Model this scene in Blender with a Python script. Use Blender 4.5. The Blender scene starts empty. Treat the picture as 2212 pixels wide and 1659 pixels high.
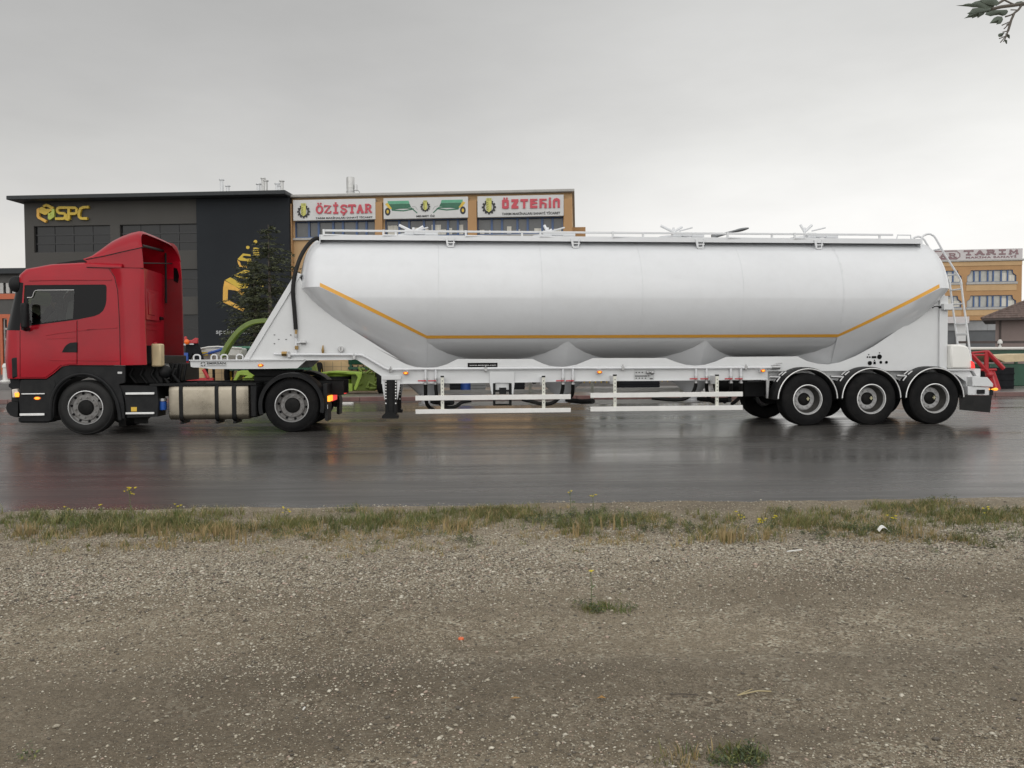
import bpy, bmesh, math, random
import numpy as np
from mathutils import Vector, Matrix, noise
from mathutils.geometry import tessellate_polygon
rad = math.radians
random.seed(7)
SC = bpy.context.scene
COL = SC.collection

# ---------------------------------------------------------------- camera
CAM_H, PITCH, ROLL, FPX = 1.42, 1.9, -0.3, 1800.0     # FPX: focal length for a picture 2212 units wide
cam_d = bpy.data.cameras.new('camera'); cam = bpy.data.objects.new('camera', cam_d); COL.objects.link(cam)
cam_d.sensor_width = 36.0; cam_d.lens = 36.0 * FPX / 2212.0; cam_d.clip_start = 0.05; cam_d.clip_end = 3000
CM = Matrix.Translation((0, 0, CAM_H)) @ Matrix.Rotation(rad(90 - PITCH), 4, 'X') @ Matrix.Rotation(rad(ROLL), 4, 'Z')
cam.matrix_world = CM
SC.camera = cam
# ---------------------------------------------------------------- world: heavy rain cloud, brighter towards the right horizon
W = bpy.data.worlds.new('World'); SC.world = W; W.use_nodes = True
wn, wl = W.node_tree.nodes, W.node_tree.links
wn.clear()
SUN_EL, SUN_AZ = 24.0, 194.0            # behind the camera
def world():
    out = wn.new('ShaderNodeOutputWorld'); bg = wn.new('ShaderNodeBackground')
    tc = wn.new('ShaderNodeTexCoord'); sep = wn.new('ShaderNodeSeparateXYZ')
    wl.new(tc.outputs['Generated'], sep.inputs[0])
    def mkramp(pts):
        r = wn.new('ShaderNodeValToRGB'); e = r.color_ramp.elements
        while len(e) < len(pts): e.new(.5)
        for el, (p, c) in zip(e, pts): el.position = p; el.color = (c[0], c[1], c[2], 1)
        return r
    hi = [(.6, (.62, .62, .615)), (.8, (.80, .798, .79)), (1.0, (.86, .857, .85))]
    ramp = mkramp([(0.0, (.86, .83, .77)), (.08, (.80, .775, .725)), (.14, (.69, .68, .66)), (.2, (.60, .596, .58)), (.3, (.505, .502, .494)), (.4, (.445, .444, .438))] + hi)
    rampR = mkramp([(0.0, (1.0, .985, .95)), (.16, (1.0, .99, .965)), (.2, (.95, .945, .92)), (.25, (.84, .837, .815)), (.31, (.76, .757, .74)), (.4, (.66, .66, .648))] + hi)
    mp = wn.new('ShaderNodeMapping'); mp.inputs['Scale'].default_value = (1.6, 1.6, 4.5)
    nz = wn.new('ShaderNodeTexNoise'); nz.inputs['Scale'].default_value = 1.6; nz.inputs['Detail'].default_value = 4
    wl.new(tc.outputs['Generated'], mp.inputs[0]); wl.new(mp.outputs[0], nz.inputs['Vector'])
    ad = wn.new('ShaderNodeMath'); ad.operation = 'MULTIPLY_ADD'; ad.inputs[1].default_value = .15; ad.inputs[2].default_value = -.075
    wl.new(nz.outputs['Fac'], ad.inputs[0])
    az = wn.new('ShaderNodeMath'); az.operation = 'ADD'; wl.new(sep.outputs['Z'], az.inputs[0]); wl.new(ad.outputs[0], az.inputs[1])
    wl.new(az.outputs[0], ramp.inputs[0]); wl.new(az.outputs[0], rampR.inputs[0])
    mr = wn.new('ShaderNodeMapRange'); mr.interpolation_type = 'SMOOTHSTEP'; mr.inputs['From Min'].default_value = -.22; mr.inputs['From Max'].default_value = .46; wl.new(sep.outputs['X'], mr.inputs['Value'])
    rm = wn.new('ShaderNodeMix'); rm.data_type = 'RGBA'; wl.new(mr.outputs[0], rm.inputs['Factor']); wl.new(ramp.outputs['Color'], rm.inputs[6]); wl.new(rampR.outputs['Color'], rm.inputs[7])
    def glow(direction, inner, outer):
        d = Vector(direction).normalized()
        dt = wn.new('ShaderNodeVectorMath'); dt.operation = 'DOT_PRODUCT'; dt.inputs[1].default_value = d
        wl.new(tc.outputs['Generated'], dt.inputs[0])
        mr = wn.new('ShaderNodeMapRange'); mr.interpolation_type = 'SMOOTHERSTEP'
        mr.inputs['From Min'].default_value = outer; mr.inputs['From Max'].default_value = inner
        wl.new(dt.outputs['Value'], mr.inputs['Value'])
        return mr.outputs[0]
    n2 = wn.new('ShaderNodeTexNoise'); n2.inputs['Scale'].default_value = 2.4; n2.inputs['Detail'].default_value = 6; n2.inputs['Roughness'].default_value = .55
    m2 = wn.new('ShaderNodeMapping'); m2.inputs['Scale'].default_value = (1, 1, 3.2); m2.inputs['Rotation'].default_value = (0, .25, 0); wl.new(tc.outputs['Generated'], m2.inputs[0]); wl.new(m2.outputs[0], n2.inputs['Vector'])
    r2 = wn.new('ShaderNodeMapRange'); r2.inputs['From Min'].default_value = .3; r2.inputs['From Max'].default_value = .7; r2.inputs['To Min'].default_value = .955; r2.inputs['To Max'].default_value = 1.125; wl.new(n2.outputs['Fac'], r2.inputs['Value'])
    cl = wn.new('ShaderNodeVectorMath'); cl.operation = 'SCALE'; wl.new(rm.outputs[2], cl.inputs[0]); wl.new(r2.outputs[0], cl.inputs['Scale'])
    col = cl.outputs[0]
    for d, i, o, c, f in [((.12, -.96, .24), .80, -.12, (1.26, 1.25, 1.225), 1.0)]:
        m = wn.new('ShaderNodeMix'); m.data_type = 'RGBA'
        g = glow(d, i, o); k = wn.new('ShaderNodeMath'); k.operation = 'MULTIPLY'; k.inputs[1].default_value = f
        wl.new(g, k.inputs[0]); wl.new(k.outputs[0], m.inputs['Factor'])
        wl.new(col, m.inputs[6]); m.inputs[7].default_value = (*c, 1); col = m.outputs[2]
    sky = wn.new('ShaderNodeTexSky'); sky.sky_type = 'NISHITA'; sky.sun_disc = False
    sky.sun_elevation = rad(SUN_EL); sky.sun_rotation = rad(SUN_AZ)
    hs = wn.new('ShaderNodeHueSaturation'); hs.inputs['Saturation'].default_value = .12; hs.inputs['Value'].default_value = .1
    wl.new(sky.outputs[0], hs.inputs['Color'])
    m = wn.new('ShaderNodeMix'); m.data_type = 'RGBA'; m.inputs['Factor'].default_value = .08
    wl.new(col, m.inputs[6]); wl.new(hs.outputs[0], m.inputs[7])
    wl.new(m.outputs[2], bg.inputs['Color']); bg.inputs['Strength'].default_value = 1.0
    wl.new(bg.outputs[0], out.inputs[0])
world()
sd = bpy.data.lights.new('sun', 'SUN'); sd.energy = 0.5; sd.angle = rad(70); sd.color = (1, .98, .95)
so = bpy.data.objects.new('sun', sd); COL.objects.link(so)
so.rotation_euler = (rad(90 - SUN_EL), 0, rad(-14))       # shines away from the camera, from above and behind
SC.view_settings.view_transform = 'Standard'; SC.view_settings.look = 'None'
SC.view_settings.exposure = 0.0; SC.view_settings.gamma = 1.0
SC.render.engine = 'CYCLES'
SC.cycles.max_bounces = 8; SC.cycles.transparent_max_bounces = 12

# ---------------------------------------------------------------- frames: s to the right, w away from the camera, z up
C3 = CM.to_3x3()
def ray(u, v): return (C3 @ Vector(((u - 1106) / FPX, -(v - 829.5) / FPX, -1))).normalized()
class Frame:
    def __init__(s, ox, oy, yaw):
        s.o = Vector((ox, oy, 0)); s.yaw = rad(yaw)
        s.sd = Vector((math.cos(s.yaw), math.sin(s.yaw), 0)); s.wd = Vector((-math.sin(s.yaw), math.cos(s.yaw), 0))
    def at(s, u, v, w=0.0):
        d = ray(u, v); c = Vector((0, 0, CAM_H))
        t = s.wd.dot(s.o + s.wd * w - c) / s.wd.dot(d)
        p = c + d * t
        return ((p - s.o).dot(s.sd), w, p.z)
    def sz(s, u, v, w=0.0):
        a = s.at(u, v, w); return (a[0], a[2])
    def ground(s, u, v, z=0.0):
        d = ray(u, v); t = (z - CAM_H) / d.z; p = Vector((0, 0, CAM_H)) + d * t
        return ((p - s.o).dot(s.sd), (p - s.o).dot(s.wd), z)
    def world(s, p): return s.o + s.sd * p[0] + s.wd * p[1] + Vector((0, 0, p[2]))
def crop(x0, y0, x1, wpx=2212):
    k = (x1 - x0) / wpx
    return lambda a, b: ((x0 + a * k) / 1.735986, (y0 + b * k) / 1.735986)
WF = Frame(0, 0, 0)
TF = Frame(0, 16.07, 4.9)       # near side of the lorry
RF = Frame(0, 7.93, 2.7)        # near edge of the road
def mid(a, b, t): return tuple(x + (y - x) * t for x, y in zip(a, b))

# ---------------------------------------------------------------- materials
MATS = {}
def mat(name, col, rough=.5, metal=0.0, coat=0.0, var=.12, vs=3.0, bump=0.0, bs=60.0, spec=.5, emit=None, es=0.0, dirt=None, stretch=(1, 1, 1), rv=0.0):
    if name in MATS: return MATS[name]
    m = bpy.data.materials.new(name); m.use_nodes = True; n, l = m.node_tree.nodes, m.node_tree.links
    b = n['Principled BSDF']
    b.inputs['Roughness'].default_value = rough; b.inputs['Metallic'].default_value = metal
    b.inputs['Coat Weight'].default_value = coat; b.inputs['Coat Roughness'].default_value = .08
    b.inputs['Specular IOR Level'].default_value = spec
    tc = n.new('ShaderNodeTexCoord'); mp = n.new('ShaderNodeMapping'); mp.inputs['Scale'].default_value = stretch
    l.new(tc.outputs['Object'], mp.inputs[0])
    nz = n.new('ShaderNodeTexNoise'); nz.inputs['Scale'].default_value = vs; nz.inputs['Detail'].default_value = 6; nz.inputs['Roughness'].default_value = .6
    l.new(mp.outputs[0], nz.inputs['Vector'])
    mx = n.new('ShaderNodeMix'); mx.data_type = 'RGBA'
    mx.inputs[6].default_value = (*[c * (1 - var) for c in col], 1); mx.inputs[7].default_value = (*[min(1, c * (1 + var)) for c in col], 1)
    rm = n.new('ShaderNodeMapRange'); rm.inputs['From Min'].default_value = .3; rm.inputs['From Max'].default_value = .7
    l.new(nz.outputs['Fac'], rm.inputs['Value']); l.new(rm.outputs[0], mx.inputs['Factor'])
    out = mx.outputs[2]
    if dirt:                                     # (colour, amount, scale): blotches of dried dirt
        n2 = n.new('ShaderNodeTexNoise'); n2.inputs['Scale'].default_value = dirt[2]; n2.inputs['Detail'].default_value = 8; n2.inputs['Roughness'].default_value = .7
        l.new(tc.outputs['Object'], n2.inputs['Vector'])
        r2 = n.new('ShaderNodeMapRange'); r2.inputs['From Min'].default_value = .45; r2.inputs['From Max'].default_value = .75; r2.inputs['To Max'].default_value = dirt[1]
        l.new(n2.outputs['Fac'], r2.inputs['Value'])
        m2 = n.new('ShaderNodeMix'); m2.data_type = 'RGBA'; l.new(r2.outputs[0], m2.inputs['Factor']); l.new(out, m2.inputs[6]); m2.inputs[7].default_value = (*dirt[0], 1)
        out = m2.outputs[2]
    l.new(out, b.inputs['Base Color'])
    if rv:
        r3 = n.new('ShaderNodeMapRange'); r3.inputs['From Min'].default_value = .3; r3.inputs['From Max'].default_value = .7
        r3.inputs['To Min'].default_value = max(0, rough - rv); r3.inputs['To Max'].default_value = min(1, rough + rv)
        l.new(nz.outputs['Fac'], r3.inputs['Value']); l.new(r3.outputs[0], b.inputs['Roughness'])
    if bump:
        nb = n.new('ShaderNodeTexNoise'); nb.inputs['Scale'].default_value = bs; nb.inputs['Detail'].default_value = 4
        l.new(mp.outputs[0], nb.inputs['Vector'])
        bp = n.new('ShaderNodeBump'); bp.inputs['Strength'].default_value = bump; bp.inputs['Distance'].default_value = .01
        l.new(nb.outputs['Fac'], bp.inputs['Height']); l.new(bp.outputs[0], b.inputs['Normal'])
    if emit:
        b.inputs['Emission Color'].default_value = (*emit, 1); b.inputs['Emission Strength'].default_value = es
    MATS[name] = m
    return m
def glass(name, tint, refl=.06, rough=.02):
    if name in MATS: return MATS[name]
    m = bpy.data.materials.new(name); m.use_nodes = True; n, l = m.node_tree.nodes, m.node_tree.links
    n.clear(); o = n.new('ShaderNodeOutputMaterial'); t = n.new('ShaderNodeBsdfTransparent'); g = n.new('ShaderNodeBsdfGlossy')
    t.inputs[0].default_value = (*tint, 1); g.inputs['Roughness'].default_value = rough
    f = n.new('ShaderNodeFresnel'); f.inputs[0].default_value = 1.5; x = n.new('ShaderNodeMixShader')
    l.new(f.outputs[0], x.inputs[0]); l.new(t.outputs[0], x.inputs[1]); l.new(g.outputs[0], x.inputs[2]); l.new(x.outputs[0], o.inputs[0])
    MATS[name] = m; return m
def M(n): return MATS[n]
wpm = mat('white_paint', (.70, .713, .73), .35, coat=1.0, var=.03, vs=1.2, dirt=((.48, .48, .465), .12, 4), bump=.5, bs=.45, stretch=(.5, 1, 1))
wpm.node_tree.nodes['Principled BSDF'].inputs['Coat IOR'].default_value = 1.5; wpm.node_tree.nodes['Principled BSDF'].inputs['Coat Roughness'].default_value = .035
for n_ in wpm.node_tree.nodes:
    if n_.type == 'BUMP':
        n_.inputs['Distance'].default_value = .012; n_.inputs['Strength'].default_value = .6
        for l_ in list(wpm.node_tree.links):
            if l_.from_node == n_: wpm.node_tree.links.remove(l_)
        wpm.node_tree.links.new(n_.outputs[0], wpm.node_tree.nodes['Principled BSDF'].inputs['Coat Normal'])
mat('plate_paint', (.68, .69, .695), .38, coat=.25, var=.03, vs=1.5, dirt=((.5, .5, .48), .12, 4), bump=.02, bs=3)
mat('cream_paint', (.80, .79, .75), .35, coat=.3, var=.03)
mat('guard_alu', (.80, .79, .76), .4, var=.05, vs=2, dirt=((.55, .54, .52), .35, 2.5))
mat('red_paint', (.355, .0035, .014), .4, coat=.4, var=.12, vs=1.3, spec=.12, dirt=((.22, .012, .02), .25, 3.5), bump=.04, bs=1.2)
mat('red_shaded', (.21, .006, .010), .45, var=.2, vs=2, dirt=((.05, .03, .03), .5, 4))  # cab red with the far fairing's shade put into the colour, plus dirt
mat('black_plastic', (.013, .0135, .0145), .52, var=.25, vs=4, bump=.03, bs=200, spec=.2, dirt=((.034, .031, .028), .35, 4))
mat('black_gloss', (.005, .005, .006), .12, var=.1, spec=.14)
mat('black_steel', (.010, .0105, .011), .5, var=.25, vs=5, spec=.18, dirt=((.035, .032, .03), .3, 6))
mat('rubber', (.009, .009, .0095), .8, spec=.14, var=.2, vs=6, bump=.08, bs=80, dirt=((.028, .025, .022), .4, 3))
mat('rubber_wet', (.011, .011, .011), .6, var=.25, vs=6, bump=.08, bs=80, spec=.3, dirt=((.032, .029, .026), .4, 5))
mat('hub_black', (.009, .009, .009), .6, var=.3, vs=12, spec=.15, dirt=((.03, .026, .023), .4, 9)); mat('rim_grey', (.21, .205, .20), .45, metal=.25, var=.25, vs=8, dirt=((.07, .055, .045), .75, 9))
mat('rim_dark', (.05, .048, .045), .55, metal=.2, var=.3, vs=9, dirt=((.1, .09, .08), .5, 8))
mat('hub_grey', (.42, .42, .42), .45, metal=.1, var=.15, vs=10, dirt=((.2, .18, .16), .3, 9))
mat('alu_tank', (.33, .295, .235), .30, metal=.9, var=.22, vs=2.2, dirt=((.16, .135, .10), .6, 3), bump=.35, bs=2.6, rv=.08)
mat('alu_bright', (.75, .75, .74), .3, metal=.6, var=.08)
mat('steel', (.45, .45, .45), .35, metal=.8, var=.15, vs=9)
mat('brass', (.35, .23, .09), .35, metal=.7, var=.25, vs=20)
mat('lever_red', (.45, .02, .03), .4)
mat('orange_tape', (.80, .40, .055), .4, var=.06, vs=30)
mat('amber_lit', (.8, .25, .02), .3, emit=(1, .36, .03), es=1.5)
mat('amber_dim', (.55, .10, .01), .3, emit=(1, .18, .02), es=.25)
mat('red_lit', (.6, .02, .02), .3, emit=(1, .06, .05), es=.75)
mat('lamp_clear', (.7, .62, .55), .15, var=.1)
mat('cream_plastic', (.62, .50, .30), .5, var=.12, vs=6)
mat('blue_plastic', (.02, .10, .42), .4)
mat('sticker_yellow', (.70, .45, .05), .5)
mat('sign_white', (.60, .60, .595), .5, var=.04, vs=2)
mat('ink', (.02, .02, .022), .5)
mat('ink_grey', (.16, .16, .17), .5)
mat('panel_alu', (.52, .53, .53), .4, metal=.3, var=.1)
glass('cab_glass', (.38, .41, .38)); glass('glass_dark', (.10, .11, .11))
mat('seat_grey', (.22, .23, .23), .8); mat('cab_inside', (.11, .115, .105), .8)

# ---------------------------------------------------------------- mesh builder (frame coordinates s, w, z)
class MB:
    def __init__(s): s.v = []; s.f = []; s.m = []; s.cur = 0
    def add(s, vs, fs):
        k = len(s.v); s.v += [tuple(p) for p in vs]; s.f += [tuple(i + k for i in f) for f in fs]; s.m += [s.cur] * len(fs); return s
    def slot(s, i): s.cur = i; return s
    def box(s, a, b):
        (x0, y0, z0), (x1, y1, z1) = a, b
        return s.add([(x0, y0, z0), (x1, y0, z0), (x1, y1, z0), (x0, y1, z0), (x0, y0, z1), (x1, y0, z1), (x1, y1, z1), (x0, y1, z1)],
                     [(0, 3, 2, 1), (4, 5, 6, 7), (0, 1, 5, 4), (1, 2, 6, 5), (2, 3, 7, 6), (3, 0, 4, 7)])
    def cbox(s, c, d): return s.box([c[i] - d[i] / 2 for i in range(3)], [c[i] + d[i] / 2 for i in range(3)])
    def prism(s, poly, w0, w1, holes=(), wf=None):
        loops = [list(poly)] + [list(h) for h in holes]; flat = [p for lp in loops for p in lp]; n = len(flat)
        tris = tessellate_polygon([[Vector((p[0], p[1], 0)) for p in lp] for lp in loops])
        g = wf or (lambda p: 0.0)
        vs = [(p[0], w0 + g(p), p[1]) for p in flat] + [(p[0], w1 + g(p), p[1]) for p in flat]
        fs = [tuple(t) for t in tris] + [tuple(i + n for i in reversed(t)) for t in tris]
        k = 0
        for lp in loops:
            c = len(lp)
            for i in range(c):
                a, b = k + i, k + (i + 1) % c
                fs.append((a, b, b + n, a + n))
            k += c
        return s.add(vs, fs)
    def zprism(s, poly, z0, z1):                # outline in (s, w), extruded upward
        n = len(poly); tris = tessellate_polygon([[Vector((p[0], p[1], 0)) for p in poly]])
        return s.add([(p[0], p[1], z0) for p in poly] + [(p[0], p[1], z1) for p in poly],
                     [tuple(t) for t in tris] + [tuple(i + n for i in reversed(t)) for t in tris] + [(i, (i + 1) % n, (i + 1) % n + n, i + n) for i in range(n)])
    def sprism(s, poly, s0, s1):                # outline in (w, z), extruded along s
        n = len(poly); tris = tessellate_polygon([[Vector((p[0], p[1], 0)) for p in poly]])
        return s.add([(s0, p[0], p[1]) for p in poly] + [(s1, p[0], p[1]) for p in poly],
                     [tuple(t) for t in tris] + [tuple(i + n for i in reversed(t)) for t in tris] + [(i, (i + 1) % n, (i + 1) % n + n, i + n) for i in range(n)])
    def loft(s, rings, closed=True, caps=False):
        n = len(rings[0]); vs = [p for r in rings for p in r]; fs = []
        for i in range(len(rings) - 1):
            for j in range(n if closed else n - 1):
                a, b = i * n + j, i * n + (j + 1) % n
                fs.append((a, b, b + n, a + n))
        if caps: fs += [tuple(range(n)), tuple(range((len(rings) - 1) * n, len(rings) * n))]
        return s.add(vs, fs)
    def tube(s, pts, r, n=8, caps=True):
        pts = [Vector(p) for p in pts]; rs = r if isinstance(r, (list, tuple)) else [r] * len(pts); rings = []
        up = None
        for i, p in enumerate(pts):
            d = (pts[min(i + 1, len(pts) - 1)] - pts[max(i - 1, 0)]).normalized()
            if up is None:
                up = Vector((0, 0, 1)) if abs(d.z) < .9 else Vector((1, 0, 0))
            x = d.cross(up).normalized(); up = x.cross(d).normalized()
            rings.append([tuple(p + (x * math.cos(2 * math.pi * k / n) + up * math.sin(2 * math.pi * k / n)) * rs[i]) for k in range(n)])
        return s.loft(rings, True, caps)
    def lathe(s, c, prof, n=48, axis='w', sign=1, a0=0, a1=360, rs=(1, 1)):   # prof: (radius, offset along the axis)
        full = abs(a1 - a0) >= 360; m = n if full else n + 1; rings = []
        for r, o in prof:
            ring = []
            for k in range(m):
                a = rad(a0 + (a1 - a0) * k / n); x, y = math.cos(a) * r * rs[0], math.sin(a) * r * rs[1]
                if axis == 'w': ring.append((c[0] + x, c[1] + o * sign, c[2] + y))
                elif axis == 'z': ring.append((c[0] + x, c[1] + y, c[2] + o * sign))
                else: ring.append((c[0] + o * sign, c[1] + x, c[2] + y))
            rings.append(ring)
        return s.loft(rings, full)
    def ball(s, c, r, n=12, m=8):
        rx = r if isinstance(r, (tuple, list)) else (r, r, r); rings = []
        for i in range(m + 1):
            a = math.pi * i / m - math.pi / 2
            rings.append([(c[0] + math.cos(a) * math.cos(2 * math.pi * k / n) * rx[0], c[1] + math.cos(a) * math.sin(2 * math.pi * k / n) * rx[1], c[2] + math.sin(a) * rx[2]) for k in range(n)])
        return s.loft(rings)
    def strokes(s, lines, w, th, width):        # flat lettering: polylines in (s, z)
        for i, ln in enumerate(lines):
            wd = width if not isinstance(ln, dict) else ln['w']; pts = ln if not isinstance(ln, dict) else ln['p']
            L, Rr = [], []
            for k, p in enumerate(pts):
                a = Vector(pts[max(k - 1, 0)]); b = Vector(pts[min(k + 1, len(pts) - 1)]); d = (b - a)
                if d.length < 1e-9: d = Vector((1, 0))
                d.normalize(); nrm = Vector((-d.y, d.x)); q = Vector(p)
                L.append(tuple(q + nrm * wd / 2)); Rr.append(tuple(q - nrm * wd / 2))
            for k in range(len(pts) - 1):
                s.prism([L[k], L[k + 1], Rr[k + 1], Rr[k]], w - th - .0006 * (i % 7) - .0002 * (k % 3), w)
        return s
    def build(s, name, m, parent=None, bev=0.0, smooth=35, base=None, mods=None):
        me = bpy.data.meshes.new(name); b0 = base
        if b0 is None: b0 = BASE[parent.name] if parent else (0, 0, 0)
        me.from_pydata([(p[0] - b0[0], p[1] - b0[1], p[2] - b0[2]) for p in s.v], [], s.f)
        bm = bmesh.new(); bm.from_mesh(me); bmesh.ops.remove_doubles(bm, verts=bm.verts, dist=1e-5)
        bmesh.ops.recalc_face_normals(bm, faces=bm.faces)
        ms = m if isinstance(m, (list, tuple)) else [m]
        bm.to_mesh(me); bm.free()
        for x in ms: me.materials.append(x if not isinstance(x, str) else MATS[x])
        if len(ms) > 1 and len(me.polygons) == len(s.m): me.polygons.foreach_set('material_index', s.m)
        if smooth:
            me.polygons.foreach_set('use_smooth', [True] * len(me.polygons)); me.set_sharp_from_angle(angle=rad(smooth))
        o = bpy.data.objects.new(name, me); COL.objects.link(o)
        if bev:
            md = o.modifiers.new('bevel', 'BEVEL'); md.width = bev; md.segments = 2; md.limit_method = 'ANGLE'; md.angle_limit = rad(50)
        if parent: o.parent = parent; BASE[o.name] = b0
        return o
BASE = {}
def tag(o, label=None, cat=None, group=None, kind=None):
    if label: o['label'] = label
    if cat: o['category'] = cat
    if group: o['group'] = group
    if kind: o['kind'] = kind
    return o
def thing(name, fr, base, label, cat, group=None):
    o = bpy.data.objects.new(name, None); COL.objects.link(o); o.empty_display_size = .3
    o.location = fr.world(base); o.rotation_euler = (0, 0, fr.yaw); BASE[o.name] = tuple(base)
    return tag(o, label, cat, group)
def top(mb, name, m, fr, label=None, cat=None, group=None, kind=None, bev=0.0, smooth=35, base=None):
    if base is None:
        xs = [p[0] for p in mb.v]; ys = [p[1] for p in mb.v]; zs = [p[2] for p in mb.v]
        base = ((min(xs) + max(xs)) / 2, (min(ys) + max(ys)) / 2, min(zs))
    o = mb.build(name, m, None, bev, smooth, base=base)
    o.location = fr.world(base); o.rotation_euler = (0, 0, fr.yaw); BASE[o.name] = base
    return tag(o, label, cat, group, kind)
def text(mb, body, box, w, th=.02, off=0.0, shear=0.0, spacing=1.0):  # box: (s0, z0, s1, z1)
    cu = bpy.data.curves.new('t', 'FONT'); cu.body = body; cu.extrude = .01; cu.offset = off; cu.shear = shear; cu.space_character = spacing; cu.resolution_u = 4
    ob = bpy.data.objects.new('t', cu); COL.objects.link(ob); bpy.context.view_layer.update()
    dg = bpy.context.evaluated_depsgraph_get(); me = bpy.data.meshes.new_from_object(ob.evaluated_get(dg))
    vs = [v.co.copy() for v in me.vertices]; fs = [tuple(p.vertices) for p in me.polygons]
    bpy.data.objects.remove(ob); bpy.data.curves.remove(cu); bpy.data.meshes.remove(me)
    x0, x1 = min(v.x for v in vs), max(v.x for v in vs); y0, y1 = min(v.y for v in vs), max(v.y for v in vs)
    s0, z0, s1, z1 = box
    mb.add([(s0 + (v.x - x0) / (x1 - x0) * (s1 - s0), w - th / 2 - v.z / .02 * th, z0 + (v.y - y0) / (y1 - y0) * (z1 - z0)) for v in vs], fs)
    return mb
def arc(c, r, a0, a1, n=12, ry=None):
    ry = r if ry is None else ry
    return [(c[0] + r * math.cos(rad(a0 + (a1 - a0) * i / n)), c[1] + ry * math.sin(rad(a0 + (a1 - a0) * i / n))) for i in range(n + 1)]
def smoothline(pts, n=6):                       # Catmull-Rom through points of any dimension
    P = [Vector(p) for p in pts]; out = []
    for i in range(len(P) - 1):
        a, b, c, d = P[max(i - 1, 0)], P[i], P[i + 1], P[min(i + 2, len(P) - 1)]
        for k in range(n):
            t = k / n
            out.append(tuple(.5 * ((2 * b) + (c - a) * t + (2 * a - 5 * b + 4 * c - d) * t * t + (3 * b - a - 3 * c + d) * t ** 3)))
    out.append(tuple(P[-1])); return out
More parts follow.
